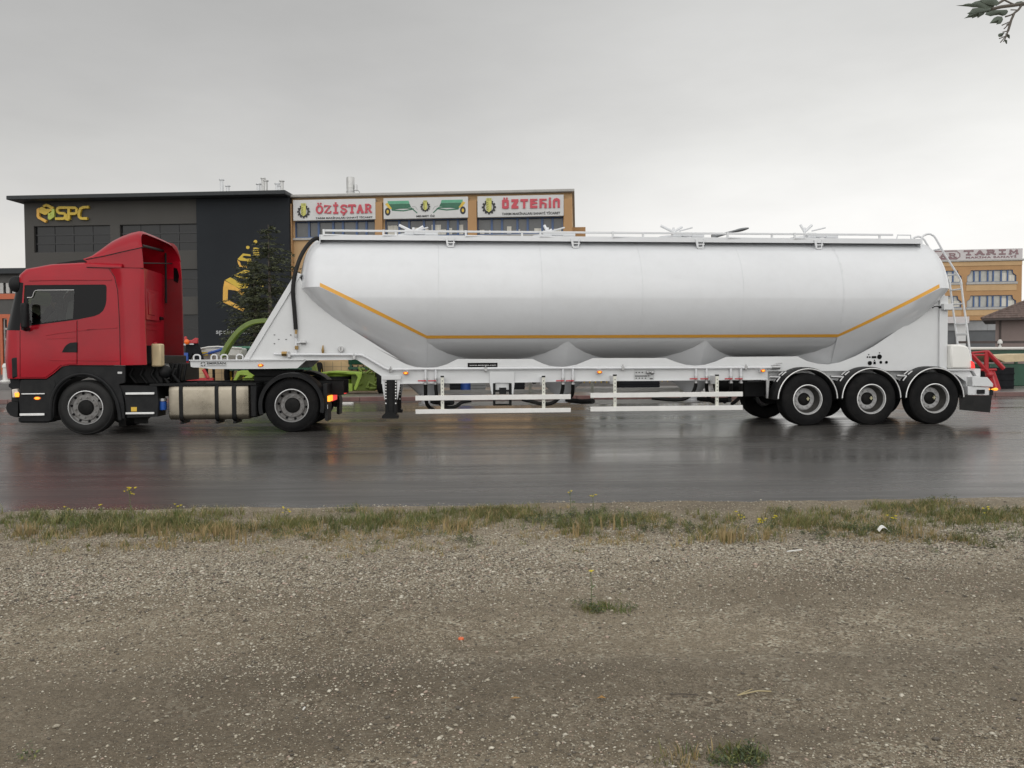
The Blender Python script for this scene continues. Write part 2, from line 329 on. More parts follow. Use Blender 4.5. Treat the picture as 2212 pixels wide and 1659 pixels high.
# ================================================================ ground, road, verge
def gravel_mat():
    m = bpy.data.materials.new('gravel'); m.use_nodes = True; n, l = m.node_tree.nodes, m.node_tree.links; b = n['Principled BSDF']
    tc = n.new('ShaderNodeTexCoord')
    def vor(sc, feat='F1', rnd=1.0):
        v = n.new('ShaderNodeTexVoronoi'); v.inputs['Scale'].default_value = sc; v.feature = feat; l.new(tc.outputs['Object'], v.inputs['Vector']); return v
    def ramp(src, pts):
        r = n.new('ShaderNodeValToRGB'); e = r.color_ramp.elements
        while len(e) < len(pts): e.new(.5)
        for el, (p, c) in zip(e, pts): el.position = p; el.color = (*c, 1)
        l.new(src, r.inputs[0]); return r.outputs[0]
    def noise_(sc, det=6):
        z = n.new('ShaderNodeTexNoise'); z.inputs['Scale'].default_value = sc; z.inputs['Detail'].default_value = det; z.inputs['Roughness'].default_value = .65
        l.new(tc.outputs['Object'], z.inputs['Vector']); return z.outputs['Fac']
    def mix(f, a, c, mode='MIX'):
        x = n.new('ShaderNodeMix'); x.data_type = 'RGBA'; x.blend_type = mode
        if isinstance(f, float): x.inputs['Factor'].default_value = f
        else: l.new(f, x.inputs['Factor'])
        for s_, v in ((6, a), (7, c)):
            if isinstance(v, tuple): x.inputs[s_].default_value = (*v, 1)
            else: l.new(v, x.inputs[s_])
        return x.outputs[2]
    def rng(src, a, c, lo=0.0, hi=1.0):
        r = n.new('ShaderNodeMapRange'); r.inputs[1].default_value = a; r.inputs[2].default_value = c; r.inputs[3].default_value = lo; r.inputs[4].default_value = hi
        l.new(src, r.inputs[0]); return r.outputs[0]
    v1, v2 = vor(78), vor(185)
    s1 = n.new('ShaderNodeSeparateColor'); l.new(v1.outputs['Color'], s1.inputs[0])
    s2 = n.new('ShaderNodeSeparateColor'); l.new(v2.outputs['Color'], s2.inputs[0])
    c1 = ramp(s1.outputs[0], [(0, (0.120, 0.095, 0.063)), (.3, (0.294, 0.239, 0.163)), (.55, (0.477, 0.403, 0.293)), (.82, (0.667, 0.584, 0.449)), (1, (0.800, 0.792, 0.641))])
    c2 = ramp(s2.outputs[0], [(0, (0.127, 0.102, 0.068)), (.5, (0.310, 0.256, 0.177)), (.85, (0.493, 0.420, 0.301)), (1, (0.716, 0.632, 0.488))])
    c = mix(rng(noise_(7), .42, .58), c2, c1)
    soil = mix(rng(noise_(30), .3, .7), (0.178, 0.145, 0.096), (0.333, 0.275, 0.192))
    c = mix(rng(noise_(.55, 8), .48, .66, 0.0, .72), c, soil)
    mb = n.new('ShaderNodeMapping'); mb.inputs['Scale'].default_value = (.22, 1.5, 1); l.new(tc.outputs['Object'], mb.inputs[0])
    zb = n.new('ShaderNodeTexNoise'); zb.inputs['Scale'].default_value = .9; zb.inputs['Detail'].default_value = 5; l.new(mb.outputs[0], zb.inputs['Vector'])
    c = mix(rng(zb.outputs['Fac'], .45, .62, 0.0, .75), c, soil)
    sp = n.new('ShaderNodeSeparateXYZ'); l.new(tc.outputs['Object'], sp.inputs[0])
    def track(w0, wd):                          # compacted wheel tracks along the verge, the nearer band in darker earth
        a = n.new('ShaderNodeMath'); a.operation = 'MULTIPLY_ADD'; a.inputs[1].default_value = .9; l.new(zb.outputs['Fac'], a.inputs[0]); l.new(sp.outputs['Y'], a.inputs[2])
        d_ = n.new('ShaderNodeMath'); d_.operation = 'SUBTRACT'; d_.inputs[1].default_value = w0 + .45; l.new(a.outputs[0], d_.inputs[0])
        e_ = n.new('ShaderNodeMath'); e_.operation = 'ABSOLUTE'; l.new(d_.outputs[0], e_.inputs[0])
        return rng(e_.outputs[0], wd, wd * .25, 0.0, .5)
    dark_earth = mix(rng(noise_(24), .3, .7), (0.125, 0.103, 0.072), (0.220, 0.184, 0.134))
    c = mix(track(-3.15, .42), c, soil); c = mix(track(-4.5, .5), c, dark_earth)
    c = mix(rng(noise_(.75, 5), .5, .68, 0.0, .7), c, mix(.5, c, dark_earth))
    c = mix(rng(noise_(.28, 3), .35, .7, .0, 1.0), mix(1.0, c, (.62, .60, .58), 'MULTIPLY'), c)
    l.new(c, b.inputs['Base Color']); b.inputs['Roughness'].default_value = .75; b.inputs['Specular IOR Level'].default_value = .35
    h = n.new('ShaderNodeMath'); h.operation = 'MULTIPLY_ADD'; h.inputs[1].default_value = -1.0
    l.new(v1.outputs['Distance'], h.inputs[0]); l.new(rng(v2.outputs['Distance'], 0, 1, .5, 0), h.inputs[2])
    bp = n.new('ShaderNodeBump'); bp.inputs['Strength'].default_value = .9; bp.inputs['Distance'].default_value = .012
    l.new(h.outputs[0], bp.inputs['Height']); l.new(bp.outputs[0], b.inputs['Normal'])
    MATS['gravel'] = m
gravel_mat()
def road_mat():
    m = bpy.data.materials.new('wet_asphalt'); m.use_nodes = True; n, l = m.node_tree.nodes, m.node_tree.links; b = n['Principled BSDF']
    tc = n.new('ShaderNodeTexCoord'); mp = n.new('ShaderNodeMapping'); mp.inputs['Scale'].default_value = (.10, 1.25, 1); l.new(tc.outputs['Object'], mp.inputs[0])
    def nz(sc, vec, det=6, ro=.6):
        z = n.new('ShaderNodeTexNoise'); z.inputs['Scale'].default_value = sc; z.inputs['Detail'].default_value = det; z.inputs['Roughness'].default_value = ro
        l.new(vec, z.inputs['Vector']); return z.outputs['Fac']
    def rng(src, a, c, lo, hi):
        r = n.new('ShaderNodeMapRange'); r.inputs[1].default_value = a; r.inputs[2].default_value = c; r.inputs[3].default_value = lo; r.inputs[4].default_value = hi
        l.new(src, r.inputs[0]); return r.outputs[0]
    streak = nz(1.6, mp.outputs[0], 7, .65)
    fine = nz(140, tc.outputs['Object'], 3)
    cm = n.new('ShaderNodeMix'); cm.data_type = 'RGBA'; cm.inputs[6].default_value = (.038, .037, .036, 1); cm.inputs[7].default_value = (.115, .11, .104, 1)
    l.new(rng(streak, .3, .7, 0, 1), cm.inputs['Factor'])
    c2 = n.new('ShaderNodeMix'); c2.data_type = 'RGBA'; c2.blend_type = 'MULTIPLY'; c2.inputs['Factor'].default_value = .8
    r = n.new('ShaderNodeValToRGB'); r.color_ramp.elements[0].color = (.5, .5, .5, 1); r.color_ramp.elements[1].color = (1.5, 1.45, 1.4, 1); r.color_ramp.elements[0].position = .35; r.color_ramp.elements[1].position = .7
    l.new(fine, r.inputs[0]); l.new(cm.outputs[2], c2.inputs[6]); l.new(r.outputs[0], c2.inputs[7]); l.new(c2.outputs[2], b.inputs['Base Color'])
    pt = nz(.35, mp.outputs[0], 4, .55)
    ra = n.new('ShaderNodeMath'); ra.operation = 'ADD'; l.new(rng(streak, .32, .68, .15, .0), ra.inputs[0]); l.new(rng(pt, .38, .62, .25, .08), ra.inputs[1]); l.new(ra.outputs[0], b.inputs['Roughness'])
    b.inputs['IOR'].default_value = 1.36; b.inputs['Specular IOR Level'].default_value = .5
    bp = n.new('ShaderNodeBump'); bp.inputs['Strength'].default_value = .2; bp.inputs['Distance'].default_value = .004
    l.new(nz(55, tc.outputs['Object'], 5), bp.inputs['Height']); l.new(bp.outputs[0], b.inputs['Normal'])
    MATS['wet_asphalt'] = m
road_mat()
mat('ground_earth', (.17, .155, .13), .85, var=.3, vs=.4, bump=.3, bs=8)
mat('paving', (.16, .145, .135), .35, var=.25, vs=.9, stretch=(.3, 1, 1), bump=.1, bs=12, rv=.12)
mat('kerb_red', (.19, .10, .09), .4, var=.25, vs=1.2, dirt=((.15, .14, .13), .5, 1.5), bump=.1, bs=20)
mat('yard_concrete', (.17, .163, .155), .4, var=.25, vs=.5, bump=.1, bs=10, rv=.12)
ROADW, PAVEW, YZ, MZ = 19.0, 8.6, .40, .13
g = MB(); R_ = 900
g.add([(-R_, -R_, 0), (R_, -R_, 0), (R_, R_, 0), (-R_, R_, 0)], [(0, 1, 2, 3)])
top(g, 'ground', 'ground_earth', WF, kind='structure', base=(0, 0, 0))
g = MB(); g.add([(-300, -.45, .004), (300, -.45, .004), (300, ROADW, .004), (-300, ROADW, .004)], [(0, 1, 2, 3)])
top(g, 'road', 'wet_asphalt', RF, kind='structure', base=(0, 0, 0))
g = MB()
for i in range(-60, 60): g.box((i * 1.0 + .006, ROADW, 0), (i * 1.0 + .994, ROADW + .16, .135 + .004 * ((i * 7) % 3)))
top(g, 'kerb', 'kerb_red', RF, kind='structure', bev=.012, base=(0, ROADW, 0))
g = MB(); g.box((-120, ROADW + .16, 0), (120, ROADW + PAVEW, .13)); top(g, 'pavement', 'paving', RF, kind='structure', base=(0, ROADW, 0))
g = MB(); g.box((-200, ROADW + PAVEW, 0), (200, 150, YZ)); top(g, 'yard', 'yard_concrete', RF, kind='structure', base=(0, ROADW, 0))
# gravel verge: an uneven sheet from the road edge back past the camera
def vz(s, w):
    p = Vector((s, w, 0))
    z = .022 + .016 * noise.noise(p * .5) + .008 * noise.noise(p * 2.1) + .003 * noise.noise(p * 9)
    z += .03 * math.exp(-((w + 4.35 - .03 * s) / .22) ** 2) - .022 * math.exp(-((w + 3.85 - .03 * s) / .3) ** 2)   # old wheel rut
    return max(z, .008)
def vedge(s): return .07 * noise.noise(Vector((s * 1.3, 3, 0))) + .05 * noise.noise(Vector((s * 5, 9, 0))) - .02
def verge():
    ns, nw = 300, 170; vs = []
    for j in range(nw + 1):
        for i in range(ns + 1):
            s_ = -12 + 24 * i / ns; w_ = -14 + (14 + vedge(s_)) * (j / nw) ** .8
            vs.append((s_, w_, vz(s_, w_) if j < nw else .002))
    fs = [(j * (ns + 1) + i, j * (ns + 1) + i + 1, (j + 1) * (ns + 1) + i + 1, (j + 1) * (ns + 1) + i) for j in range(nw) for i in range(ns)]
    g = MB(); g.add(vs, fs); top(g, 'gravel_verge', 'gravel', RF, kind='structure', base=(0, 0, 0), smooth=180)
verge()
# loose stones: many low lumps in one stuff object
def stones():
    rng = np.random.default_rng(3)
    base_v = np.array([(1, 0, 0), (0, 1, 0), (-1, 0, 0), (0, -1, 0), (.2, .1, 1), (-.1, 0, -.6), (.7, .75, .35), (-.75, .6, .3), (-.6, -.7, .4), (.7, -.65, .3)])
    base_f = [(0, 6, 4), (6, 1, 4), (1, 7, 4), (7, 2, 4), (2, 8, 4), (8, 3, 4), (3, 9, 4), (9, 0, 4), (0, 5, 6), (6, 5, 1), (1, 5, 7), (7, 5, 2), (2, 5, 8), (8, 5, 3), (3, 5, 9), (9, 5, 0)]
    N = 135000; V = []; MI = []; k = 0
    while k < N:
        y = 2.3 + 5.7 * rng.random() ** 1.15; x = (rng.random() * 2 - 1) * (y * .66 + .25)
        w = (y - RF.o.y) * math.cos(RF.yaw) - x * math.sin(RF.yaw); s = x * math.cos(RF.yaw) + (y - RF.o.y) * math.sin(RF.yaw)
        if w > vedge(s) + .05: continue
        d = noise.noise(Vector((s * .6, w * .9, 5))) + .5 * noise.noise(Vector((s * 2.3, w * 2.3, 1)))
        band = math.exp(-((w + 2.35 - .12 * s + .35 * noise.noise(Vector((s * .5, 1, 8)))) / .75) ** 2)
        tr_ = math.exp(-((w + 3.15) / .35) ** 2) + math.exp(-((w + 4.5) / .4) ** 2)
        if rng.random() > .30 + d * .28 + .65 * band - .12 * tr_ - (.2 if w > -1.0 else 0): continue
        r = min(.0025 * math.exp(rng.normal(0, .45)) * (1 + .10 * (y - 2.5)) * (1 + .35 * band), .013)
        if rng.random() < .006: r *= 1.7
        if k > N - 260:
            if y > 4.4: continue
            r = rng.uniform(.005, .0125)
        a = rng.random() * 6.28; sc = np.array([r * (.8 + .6 * rng.random()), r * (.7 + .4 * rng.random()), r * (.45 + .35 * rng.random())])
        p = base_v * (1 + .25 * (rng.random((10, 1)) - .5)) * sc
        ca, sa = math.cos(a), math.sin(a)
        q = np.stack([p[:, 0] * ca - p[:, 1] * sa + s, p[:, 0] * sa + p[:, 1] * ca + w, p[:, 2] + vz(s, w) + r * .12], 1)
        V.append(q); 
        u = rng.random()
        if y < 4.6 and k <= N - 260: u = .12 + .88 * u
        if k > N - 260: u *= .6
        MI += [0 if u < .20 else 1 if u < .70 else 2 if u < .92 else 3] * len(base_f); k += 1
    me = bpy.data.meshes.new('loose_stones'); V = np.concatenate(V); F = (np.array(base_f, dtype=np.int32)[None] + 10 * np.arange(N, dtype=np.int32)[:, None, None]).reshape(-1, 3)
    me.vertices.add(len(V)); me.vertices.foreach_set('co', V.ravel())
    me.loops.add(len(F) * 3); me.loops.foreach_set('vertex_index', F.ravel())
    me.polygons.add(len(F)); me.polygons.foreach_set('loop_start', np.arange(0, len(F) * 3, 3, dtype=np.int32))
    me.update(calc_edges=True)
    for nm, c in (('stone_pale', (0.572, 0.530, 0.438)), ('stone_mid', (0.413, 0.370, 0.288)), ('stone_dark', (0.116, 0.100, 0.079)), ('stone_pink', (0.438, 0.333, 0.266))):
        me.materials.append(mat(nm, c, .65, var=.3, vs=40))
    me.polygons.foreach_set('material_index', MI)
    o = bpy.data.objects.new('loose_stones', me); COL.objects.link(o); o.location = RF.o; o.rotation_euler = (0, 0, RF.yaw); o['kind'] = 'stuff'
stones()

# ================================================================ buildings
mat('wall_charcoal', (.075, .072, .067), .65, spec=.2, var=.06, vs=.6, bump=.03, bs=20)
mat('wall_tower', (.022, .025, .029), .7, spec=.15, var=.08, vs=.5, bump=.03, bs=15)
mat('roof_edge', (.036, .040, .043), .5, spec=.25, var=.08)
mat('pane_dark', (.012, .0125, .013), .12, spec=.3, var=.3, vs=.5)
mat('frame_dark', (.012, .012, .013), .4)
mat('gold', (.62, .43, .04), .45, var=.06); mat('gold_orange', (.72, .40, .06), .45); mat('gold_green', (.45, .52, .09), .45)
mat('letter_grey', (.42, .43, .44), .5)
mat('ochre', (.43, .25, .115), .75, var=.07, vs=.8, bump=.06, bs=30); mat('ochre_pale', (.52, .345, .18), .75, var=.07, vs=.8, bump=.06, bs=30)
mat('coping', (.40, .39, .37), .6, var=.1)
mat('frame_blue', (.05, .10, .23), .4, var=.08)
mat('pane_grey', (.10, .104, .106), .12, var=.35, vs=.35); mat('pane_pale', (.40, .40, .37), .15, var=.25, vs=.6); mat('curtain', (.60, .58, .52), .7, var=.2, vs=2, stretch=(6, 1, .3))
mat('sign_red', (.52, .06, .085), .45, var=.05); mat('wheat', (.55, .54, .14), .5, var=.08); mat('drill_green', (.02, .13, .07), .4, var=.15, vs=6); mat('drill_green_pale', (.10, .36, .22), .4); mat('drill_yellow', (.65, .45, .06), .5)
mat('galvanised', (.55, .55, .54), .4, metal=.4, var=.2, vs=3, stretch=(3, 3, .5))

# ---- dark grey office with the gold letters
SF = Frame(-19, 45, -4.3)
a1 = crop(0, 650, 1100)
def A1(x, y, w=0.0): return SF.sz(*a1(x, y), w)
b = thing('office_building', SF, (A1(900, 600)[0], 5, YZ), 'dark grey three-storey office building with gold emblem and a blue-black end tower', 'building')
sL, sR, sT = A1(187, 500)[0], A1(2190, 400)[0], A1(1492, 400)[0]
zt = A1(1000, 205)[1]
rows = [(A1(900, 588)[1], A1(900, 388)[1]), (A1(1400, 930)[1], A1(1400, 722)[1]), (A1(1430, 1290)[1] - .6, A1(1430, 1065)[1])]
cols = [(A1(257, 500)[0], A1(832, 500)[0]), (A1(905, 500)[0], sT - .06)]
g = MB(); g.prism([(sL, YZ), (sT - .002, YZ), (sT - .002, zt), (sL, zt)], 0, .35, holes=[[(c0, r0), (c1, r0), (c1, r1), (c0, r1)] for r0, r1 in rows for c0, c1 in cols])
g.box((sL, .35, YZ), (sL + .3, 11, zt)); g.box((sL + .3, 10.7, YZ), (sT, 11, zt))
g.build('wall', 'wall_charcoal', b)
g = MB(); g.box((sL + .35, .6, YZ), (sT - .1, 10.6, zt - .2)); g.build('inner_core', 'frame_dark', b)
for r0, r1 in rows:
    for c0, c1 in cols:
        g = MB(); g.box((c0, .16, r0), (c1, .18, r1)); o = g.build('window', 'pane_dark', b)
        f = MB(); nz_ = 3
        for k in range(nz_ + 1):
            z = r0 + (r1 - r0) * k / nz_; f.box((c0, .12, max(r0, z - .03)), (c1, .157, min(r1, z + .03)))
        for k in range(5):
            x = c0 + (c1 - c0) * k / 4; f.box((max(c0, x - .02), .13, r0), (min(c1, x + .02), .156, r1))
        f.build('frame', 'frame_dark', o)
g = MB(); g.box((sT, -.18, YZ), (sR, 11, zt)); tw = g.build('tower_wall', 'wall_tower', b, bev=.02)
r0 = A1(45, 170, -.9)[0]; r1 = A1(2150, 125, -.9)[0]; zr = A1(1000, 148, -.9)[1]
g = MB(); g.box((r0, -.9, zt + .003), (r1, 12, zr)); g.build('roof', 'roof_edge', b, bev=.03)
for x, y in ((1672, 45), (1718, 92), (1950, 78), (1985, 36), (2005, 53), (2090, 75), (2108, 90), (2125, 55)):
    p = SF.at(*a1(x, y), 2.0); g = MB(); g.lathe((p[0], 2.0, zr), [(.0, 0), (.10, 0), (.10, p[2] - zr - .05), (.15, p[2] - zr - .05), (.15, p[2] - zr), (0, p[2] - zr)], 12, 'z'); g.build('vent_pipe', 'galvanised' if x % 2 else 'white_paint', b)
nn = crop(100, 730, 400)
def NN(x, y): return SF.sz(*nn(x, y), -.08)
u = (NN(1000, 500)[0] - NN(900, 500)[0]) / 100
g = MB(); S = lambda *p: [NN(*q) for q in p]
g.strokes([S((1150, 362), (920, 366), (880, 385), (862, 430), (875, 480), (920, 515), (1055, 522), (1085, 550), (1085, 620), (1060, 655), (1020, 668), (808, 670)),
           S((1182, 692), (1182, 365)), S((1150, 365), (1360, 368), (1398, 395), (1398, 490), (1365, 528), (1210, 535)),
           S((1735, 345), (1580, 356), (1515, 385), (1480, 450), (1460, 545), (1470, 615), (1510, 655), (1560, 665), (1695, 662))], -.02, .14, 68 * u)
g.strokes([S((1182, 690), (1110, 690), (1110, 540))], -.02, .138, 68 * u)
g.build('letters', 'gold', b)
em = MB(); em.strokes([S((480, 330), (570, 292), (760, 388)), S((420, 372), (560, 440), (760, 425))], -.02, .14, 70 * u)
em.prism([NN(*q) for q in ((335, 400), (420, 350), (560, 430), (720, 430), (560, 560), (500, 560), (380, 500))], -.155, -.02)
em.slot(1).strokes([S((372, 400), (336, 420), (336, 600), (360, 640), (560, 745))], -.02, .143, 72 * u)
em.slot(2).strokes([S((755, 400), (755, 600), (640, 675)), S((650, 660), (650, 520))], -.02, .146, 72 * u)
em.slot(2).prism([NN(*q) for q in ((610, 560), (720, 470), (720, 640), (610, 690))], -.15, -.02)
em.build('emblem', ['gold', 'gold_orange', 'gold_green'], b)
g = MB(); p0 = A1(1630, 1222, -.2); p1 = A1(1778, 1185, -.2); cw = p1[0] - p0[0]
text(g, 'spcinsaat.com', (p0[0], p0[1], p0[0] + cw * 2.3, p1[1] + .06), -.181, .04, off=.012); g.build('web_letters', 'letter_grey', b)
oo = crop(780, 860, 1100, 1397)
def OO(x, y): return SF.sz(*oo(x, y), -.2)
def MU(): return MB()
for i, (sl, poly) in enumerate([(1, [(270, 838), (245, 960), (240, 1190), (570, 1345), (595, 1300), (320, 1150), (325, 985), (450, 1000), (560, 1085), (600, 1040), (440, 930)]),
             (0, [(362, 785), (278, 830), (450, 935), (520, 970), (640, 960), (670, 890), (560, 885)]),
             (0, [(418, 752), (600, 663), (690, 682), (650, 715), (520, 722), (470, 745), (600, 790), (650, 770), (700, 800), (560, 812)]),
             (0, [(480, 488), (570, 395), (690, 408), (700, 440), (590, 430), (560, 455), (620, 480), (700, 480), (715, 530), (690, 572), (640, 560), (640, 520), (525, 510)]),
             (1, [(478, 500), (522, 535), (535, 585), (640, 600), (630, 634), (515, 610), (490, 560)]),
             (0, [(780, 770), (870, 790), (870, 810), (780, 790)]), (0, [(750, 825), (860, 835), (840, 852)]), (0, [(850, 925), (910, 925), (900, 940)])]):
    MU().prism([OO(*q) for q in poly], -.186 - .0007 * i, -.181).build('wall_emblem', ('gold', 'gold_orange')[sl], b)
for cx, cy, r in ((650, 295, 30), (775, 200, 30)):
    MU().prism([OO(cx + r * math.cos(k * math.pi / 6), cy + r * .9 * math.sin(k * math.pi / 6)) for k in range(12)], -.187, -.181).build('wall_emblem', 'gold', b)
for k in range(4): MU().prism([OO(*q) for q in ((735 + 5 * abs(k - 1), 300 + k * 36), (830, 296 + k * 36), (848, 320 + k * 34), (740, 325 + k * 36))], -.188 - .0005 * k, -.181).build('wall_emblem', 'gold', b)


# ---- ochre workshop row with the three big sign boards
YF = Frame(-4, 44.15, -4.5)
kk = crop(1000, 640, 2200)
def KK(x, y, w=0.0): return YF.sz(*kk(x, y), w)
b = thing('workshop_building', YF, (KK(1100, 300)[0], 5, YZ), 'long ochre workshop building with three white sign boards and blue window frames', 'building')
x0, x1 = KK(120, 300)[0], KK(2112, 300)[0]; ztop = KK(1100, 173)[1]
bays = [(195, 755, 345, 458, 183, 752, 192, 340), (818, 1390, 335, 445, 808, 1392, 180, 328), (1455, 2048, 320, 428, 1457, 2053, 160, 320)]
holes = []; wins = []
zw0, zw1 = KK(1100, 452)[1], KK(1100, 334)[1]
for by in bays:
    c0, c1 = KK(by[0], 400)[0], KK(by[1], 400)[0]
    for dz in (0, -3.6): wins.append((c0, c1, zw0 + dz, zw1 + dz)); holes.append([(c0, zw0 + dz), (c1, zw0 + dz), (c1, zw1 + dz), (c0, zw1 + dz)])
g = MB(); g.prism([(x0, YZ), (x1, YZ), (x1, ztop), (x0, ztop)], 0, .3, holes=holes); g.box((x1 - .3, .3, YZ), (x1, 14, ztop)); g.box((x0, .3, YZ), (x0 + .3, 14, ztop)); g.box((x0 + .3, 13.7, YZ), (x1 - .3, 14, ztop)); g.box((x0 + .3, .3, ztop - .3), (x1 - .3, 13.7, ztop - .02))
g.build('wall', 'ochre_pale', b)
g = MB(); g.box((x1 + .001, 1.2, YZ), (x1 + .7, 12, ztop - 1.6)); g.build('side_annex', 'ochre', b)
for a, c in ((120, 184), (755, 807), (1393, 1456), (2054, 2112)):
    g = MB(); g.box((KK(a, 300)[0], -.28, YZ), (KK(c, 300)[0], -.002, KK((a + c) / 2, 235 - (a - 120) * .018)[1])); g.build('pier', 'ochre', b, bev=.02)
g = MB(); g.box((x0 - .1, -.35, ztop + .002), (x1 + .12, 14.1, ztop + .14)); g.build('roof', 'coping', b, bev=.02)
mp_ = [.0, .17, .29, .47, .59, .76, .88, 1.0]
for i, (c0, c1, r0, r1) in enumerate(wins):
    g = MB(); g.box((c0, .14, r0), (c1, .16, r1)); o = g.build('window', 'pane_grey', b)
    f = MB()
    for t in mp_: x = c0 + (c1 - c0) * t; f.box((max(c0, x - .055), .07, r0), (min(c1, x + .055), .137, r1))
    f.box((c0, .075, r0), (c1, .136, r0 + .07)); f.box((c0, .075, r1 - .05), (c1, .136, r1)); f.build('frame', 'frame_blue', o)
    f = MB(); f.box((c0 - .12, -.12, r0 - .12), (c1 + .12, .1, r0 - .002)); f.build('sill', 'coping', o, bev=.01)
    if r0 == zw0:
        random.seed(i)
        for k in range(9):
            f = MB(); x = c0 + (c1 - c0) * (.03 + .106 * k); f.box((x, .118, r0 + .072), (x + random.uniform(.15, .5), .1375, r0 + random.uniform(.25, .62)))
            if i >= 2 and random.random() < .75: f.build('window_box', 'curtain', o)
signs = []
for by in bays:
    s0, s1 = KK(by[4], 250, -.3)[0], KK(by[5], 250, -.3)[0]; zz = [KK(1100, 334, -.3)[1] + .03, KK(1100, 185, -.3)[1]]
    g = MB(); g.box((s0, -.32, zz[0]), (s1, -.29 + .25, zz[1])); signs.append((g.build('sign_board', 'sign_white', b, bev=.015), s0, s1, zz[0], zz[1]))
def gear(sign, cx, cz, R, w=-.321):
    o = MB(); n = 12; out = []
    for k in range(n):
        for da, rr in ((-.33, .82), (-.22, 1.0), (.22, 1.0), (.33, .82)):
            a = 2 * math.pi * (k + da) / n; out.append((cx + R * rr * math.cos(a), cz + R * rr * math.sin(a)))
    inn = [(cx + R * .6 * math.cos(2 * math.pi * k / 24), cz + R * .6 * math.sin(2 * math.pi * k / 24)) for k in range(24)]
    o.prism(out, w - .03, w, holes=[inn]); o.build('gear_emblem', 'ink', sign)
    h = MB(); h.prism([(cx - R * .38, cz + R * 1.25), (cx + R * .38, cz + R * 1.25), (cx + R * .38, cz - R * .4), (cx, cz - R * .72), (cx - R * .38, cz - R * .4)], w - .045, w - .031)
    h.slot(1)
    for k in range(5):
        z = cz + R * (.62 - k * .24)
        h.prism([(cx - R * .34, z + R * .12), (cx - R * .05, z - R * .05), (cx - R * .05, z - R * .12), (cx - R * .34, z + R * .05)], w - .051, w - .0455)
    for k in (-.2, 0, .2): h.prism([(cx + R * (k - .02), cz + R * 1.22), (cx + R * (k + .02), cz + R * 1.22), (cx + R * (k + .02), cz + R * .85), (cx + R * (k - .02), cz + R * .85)], w - .0515, w - .0455)
    h.build('wheat_emblem', ['wheat', 'ink'], sign)
def slab(mb, word, box, w, th, q=.2):       # heavy slab-serif capitals in unit cells
    E = {'T': ([[(.5, 0), (.5, 1)], [(0, .93), (1, .93)], [(.25, .05), (.75, .05)], [(.06, .72), (.06, .95)], [(.94, .72), (.94, .95)]]),
         'A': ([[(.16, 0.02), (.5, .97)], [(.5, .97), (.84, .02)], [(.25, .33), (.75, .33)], [(0, .05), (.36, .05)], [(.64, .05), (1, .05)]]),
         'R': ([[(.2, 0), (.2, 1)], [(.05, .95), (.62, .95), (.8, .85), (.8, .62), (.62, .5), (.25, .5)], [(.5, .5), (.85, .05), (1, .05)], [(0, .05), (.42, .05)]]),
         'I': ([[(.5, 0), (.5, 1)], [(.15, .05), (.85, .05)], [(.15, .95), (.85, .95)]]),
         'L': ([[(.28, 0), (.28, 1)], [(.05, .95), (.52, .95)], [(.05, .05), (.95, .05), (.95, .3)]]),
         'M': ([[(.16, 0), (.16, 1)], [(.84, 0), (.84, 1)], [(.16, .95), (.5, .3), (.84, .95)], [(0, .05), (.32, .05)], [(.68, .05), (1, .05)]]),
         'Z': ([[(.08, .75), (.08, .93), (.9, .93), (.1, .07), (.92, .07), (.92, .28)]]),
         'O': ([[(.5 + .4 * math.cos(k * math.pi / 8), .5 + .44 * math.sin(k * math.pi / 8)) for k in range(17)]]),
         'S': ([[(.85, .7), (.85, .88), (.6, .94), (.3, .92), (.12, .75), (.25, .57), (.7, .44), (.88, .27), (.72, .08), (.4, .04), (.14, .12), (.1, .32)]])}
    s0, z0, s1, z1 = box; n = len(word); cw = (s1 - s0) / n
    for i, ch in enumerate(word):
        a = s0 + cw * i + cw * .07; k = cw * .86; sub = {'Ö': 'O', 'İ': 'I', 'Ş': 'S'}.get(ch, ch)
        mb.strokes([[(a + p[0] * k, z0 + p[1] * (z1 - z0)) for p in ln] for ln in E[sub]], w, th, (z1 - z0) * q)
        if ch == 'Ö': mb.strokes([[(a + .22 * k, z1 * 1.0 + (z1 - z0) * .2), (a + .42 * k, z1 + (z1 - z0) * .2)], [(a + .58 * k, z1 + (z1 - z0) * .2), (a + .78 * k, z1 + (z1 - z0) * .2)]], w, th, (z1 - z0) * .18)
        if ch == 'İ': mb.strokes([[(a + .38 * k, z1 + (z1 - z0) * .22), (a + .62 * k, z1 + (z1 - z0) * .22)]], w, th, (z1 - z0) * .2)
        if ch == 'Ş': mb.strokes([[(a + .5 * k, z0 - (z1 - z0) * .02), (a + .6 * k, z0 - (z1 - z0) * .12), (a + .45 * k, z0 - (z1 - z0) * .22), (a + .32 * k, z0 - (z1 - z0) * .2)]], w, th, (z1 - z0) * .12)
sg, s0, s1, z0, z1 = signs[0]; H = z1 - z0; L = s1 - s0
gear(sg, s0 + L * .13, z0 + H * .43, H * .32)
g = MB(); slab(g, 'ÖZİŞTAR', (s0 + L * .275, z0 + H * .32, s0 + L * .965, z0 + H * .72), -.321, .05, .22); g.build('sign_letters', 'sign_red', sg)
g = MB(); text(g, 'TARIM MAKİNALARI SANAYİ TİCARET', (s0 + L * .275, z0 + H * .06, s0 + L * .965, z0 + H * .17), -.321, .015, .02); g.build('small_letters', 'ink', sg)
sg, s0, s1, z0, z1 = signs[1]; H = z1 - z0; L = s1 - s0
gear(sg, s0 + L * .497, z0 + H * .55, H * .24)
g = MB(); text(g, 'MEHMET ÖZ', (s0 + L * .39, z0 + H * .06, s0 + L * .61, z0 + H * .17), -.321, .015, .022); g.build('small_letters', 'ink', sg)
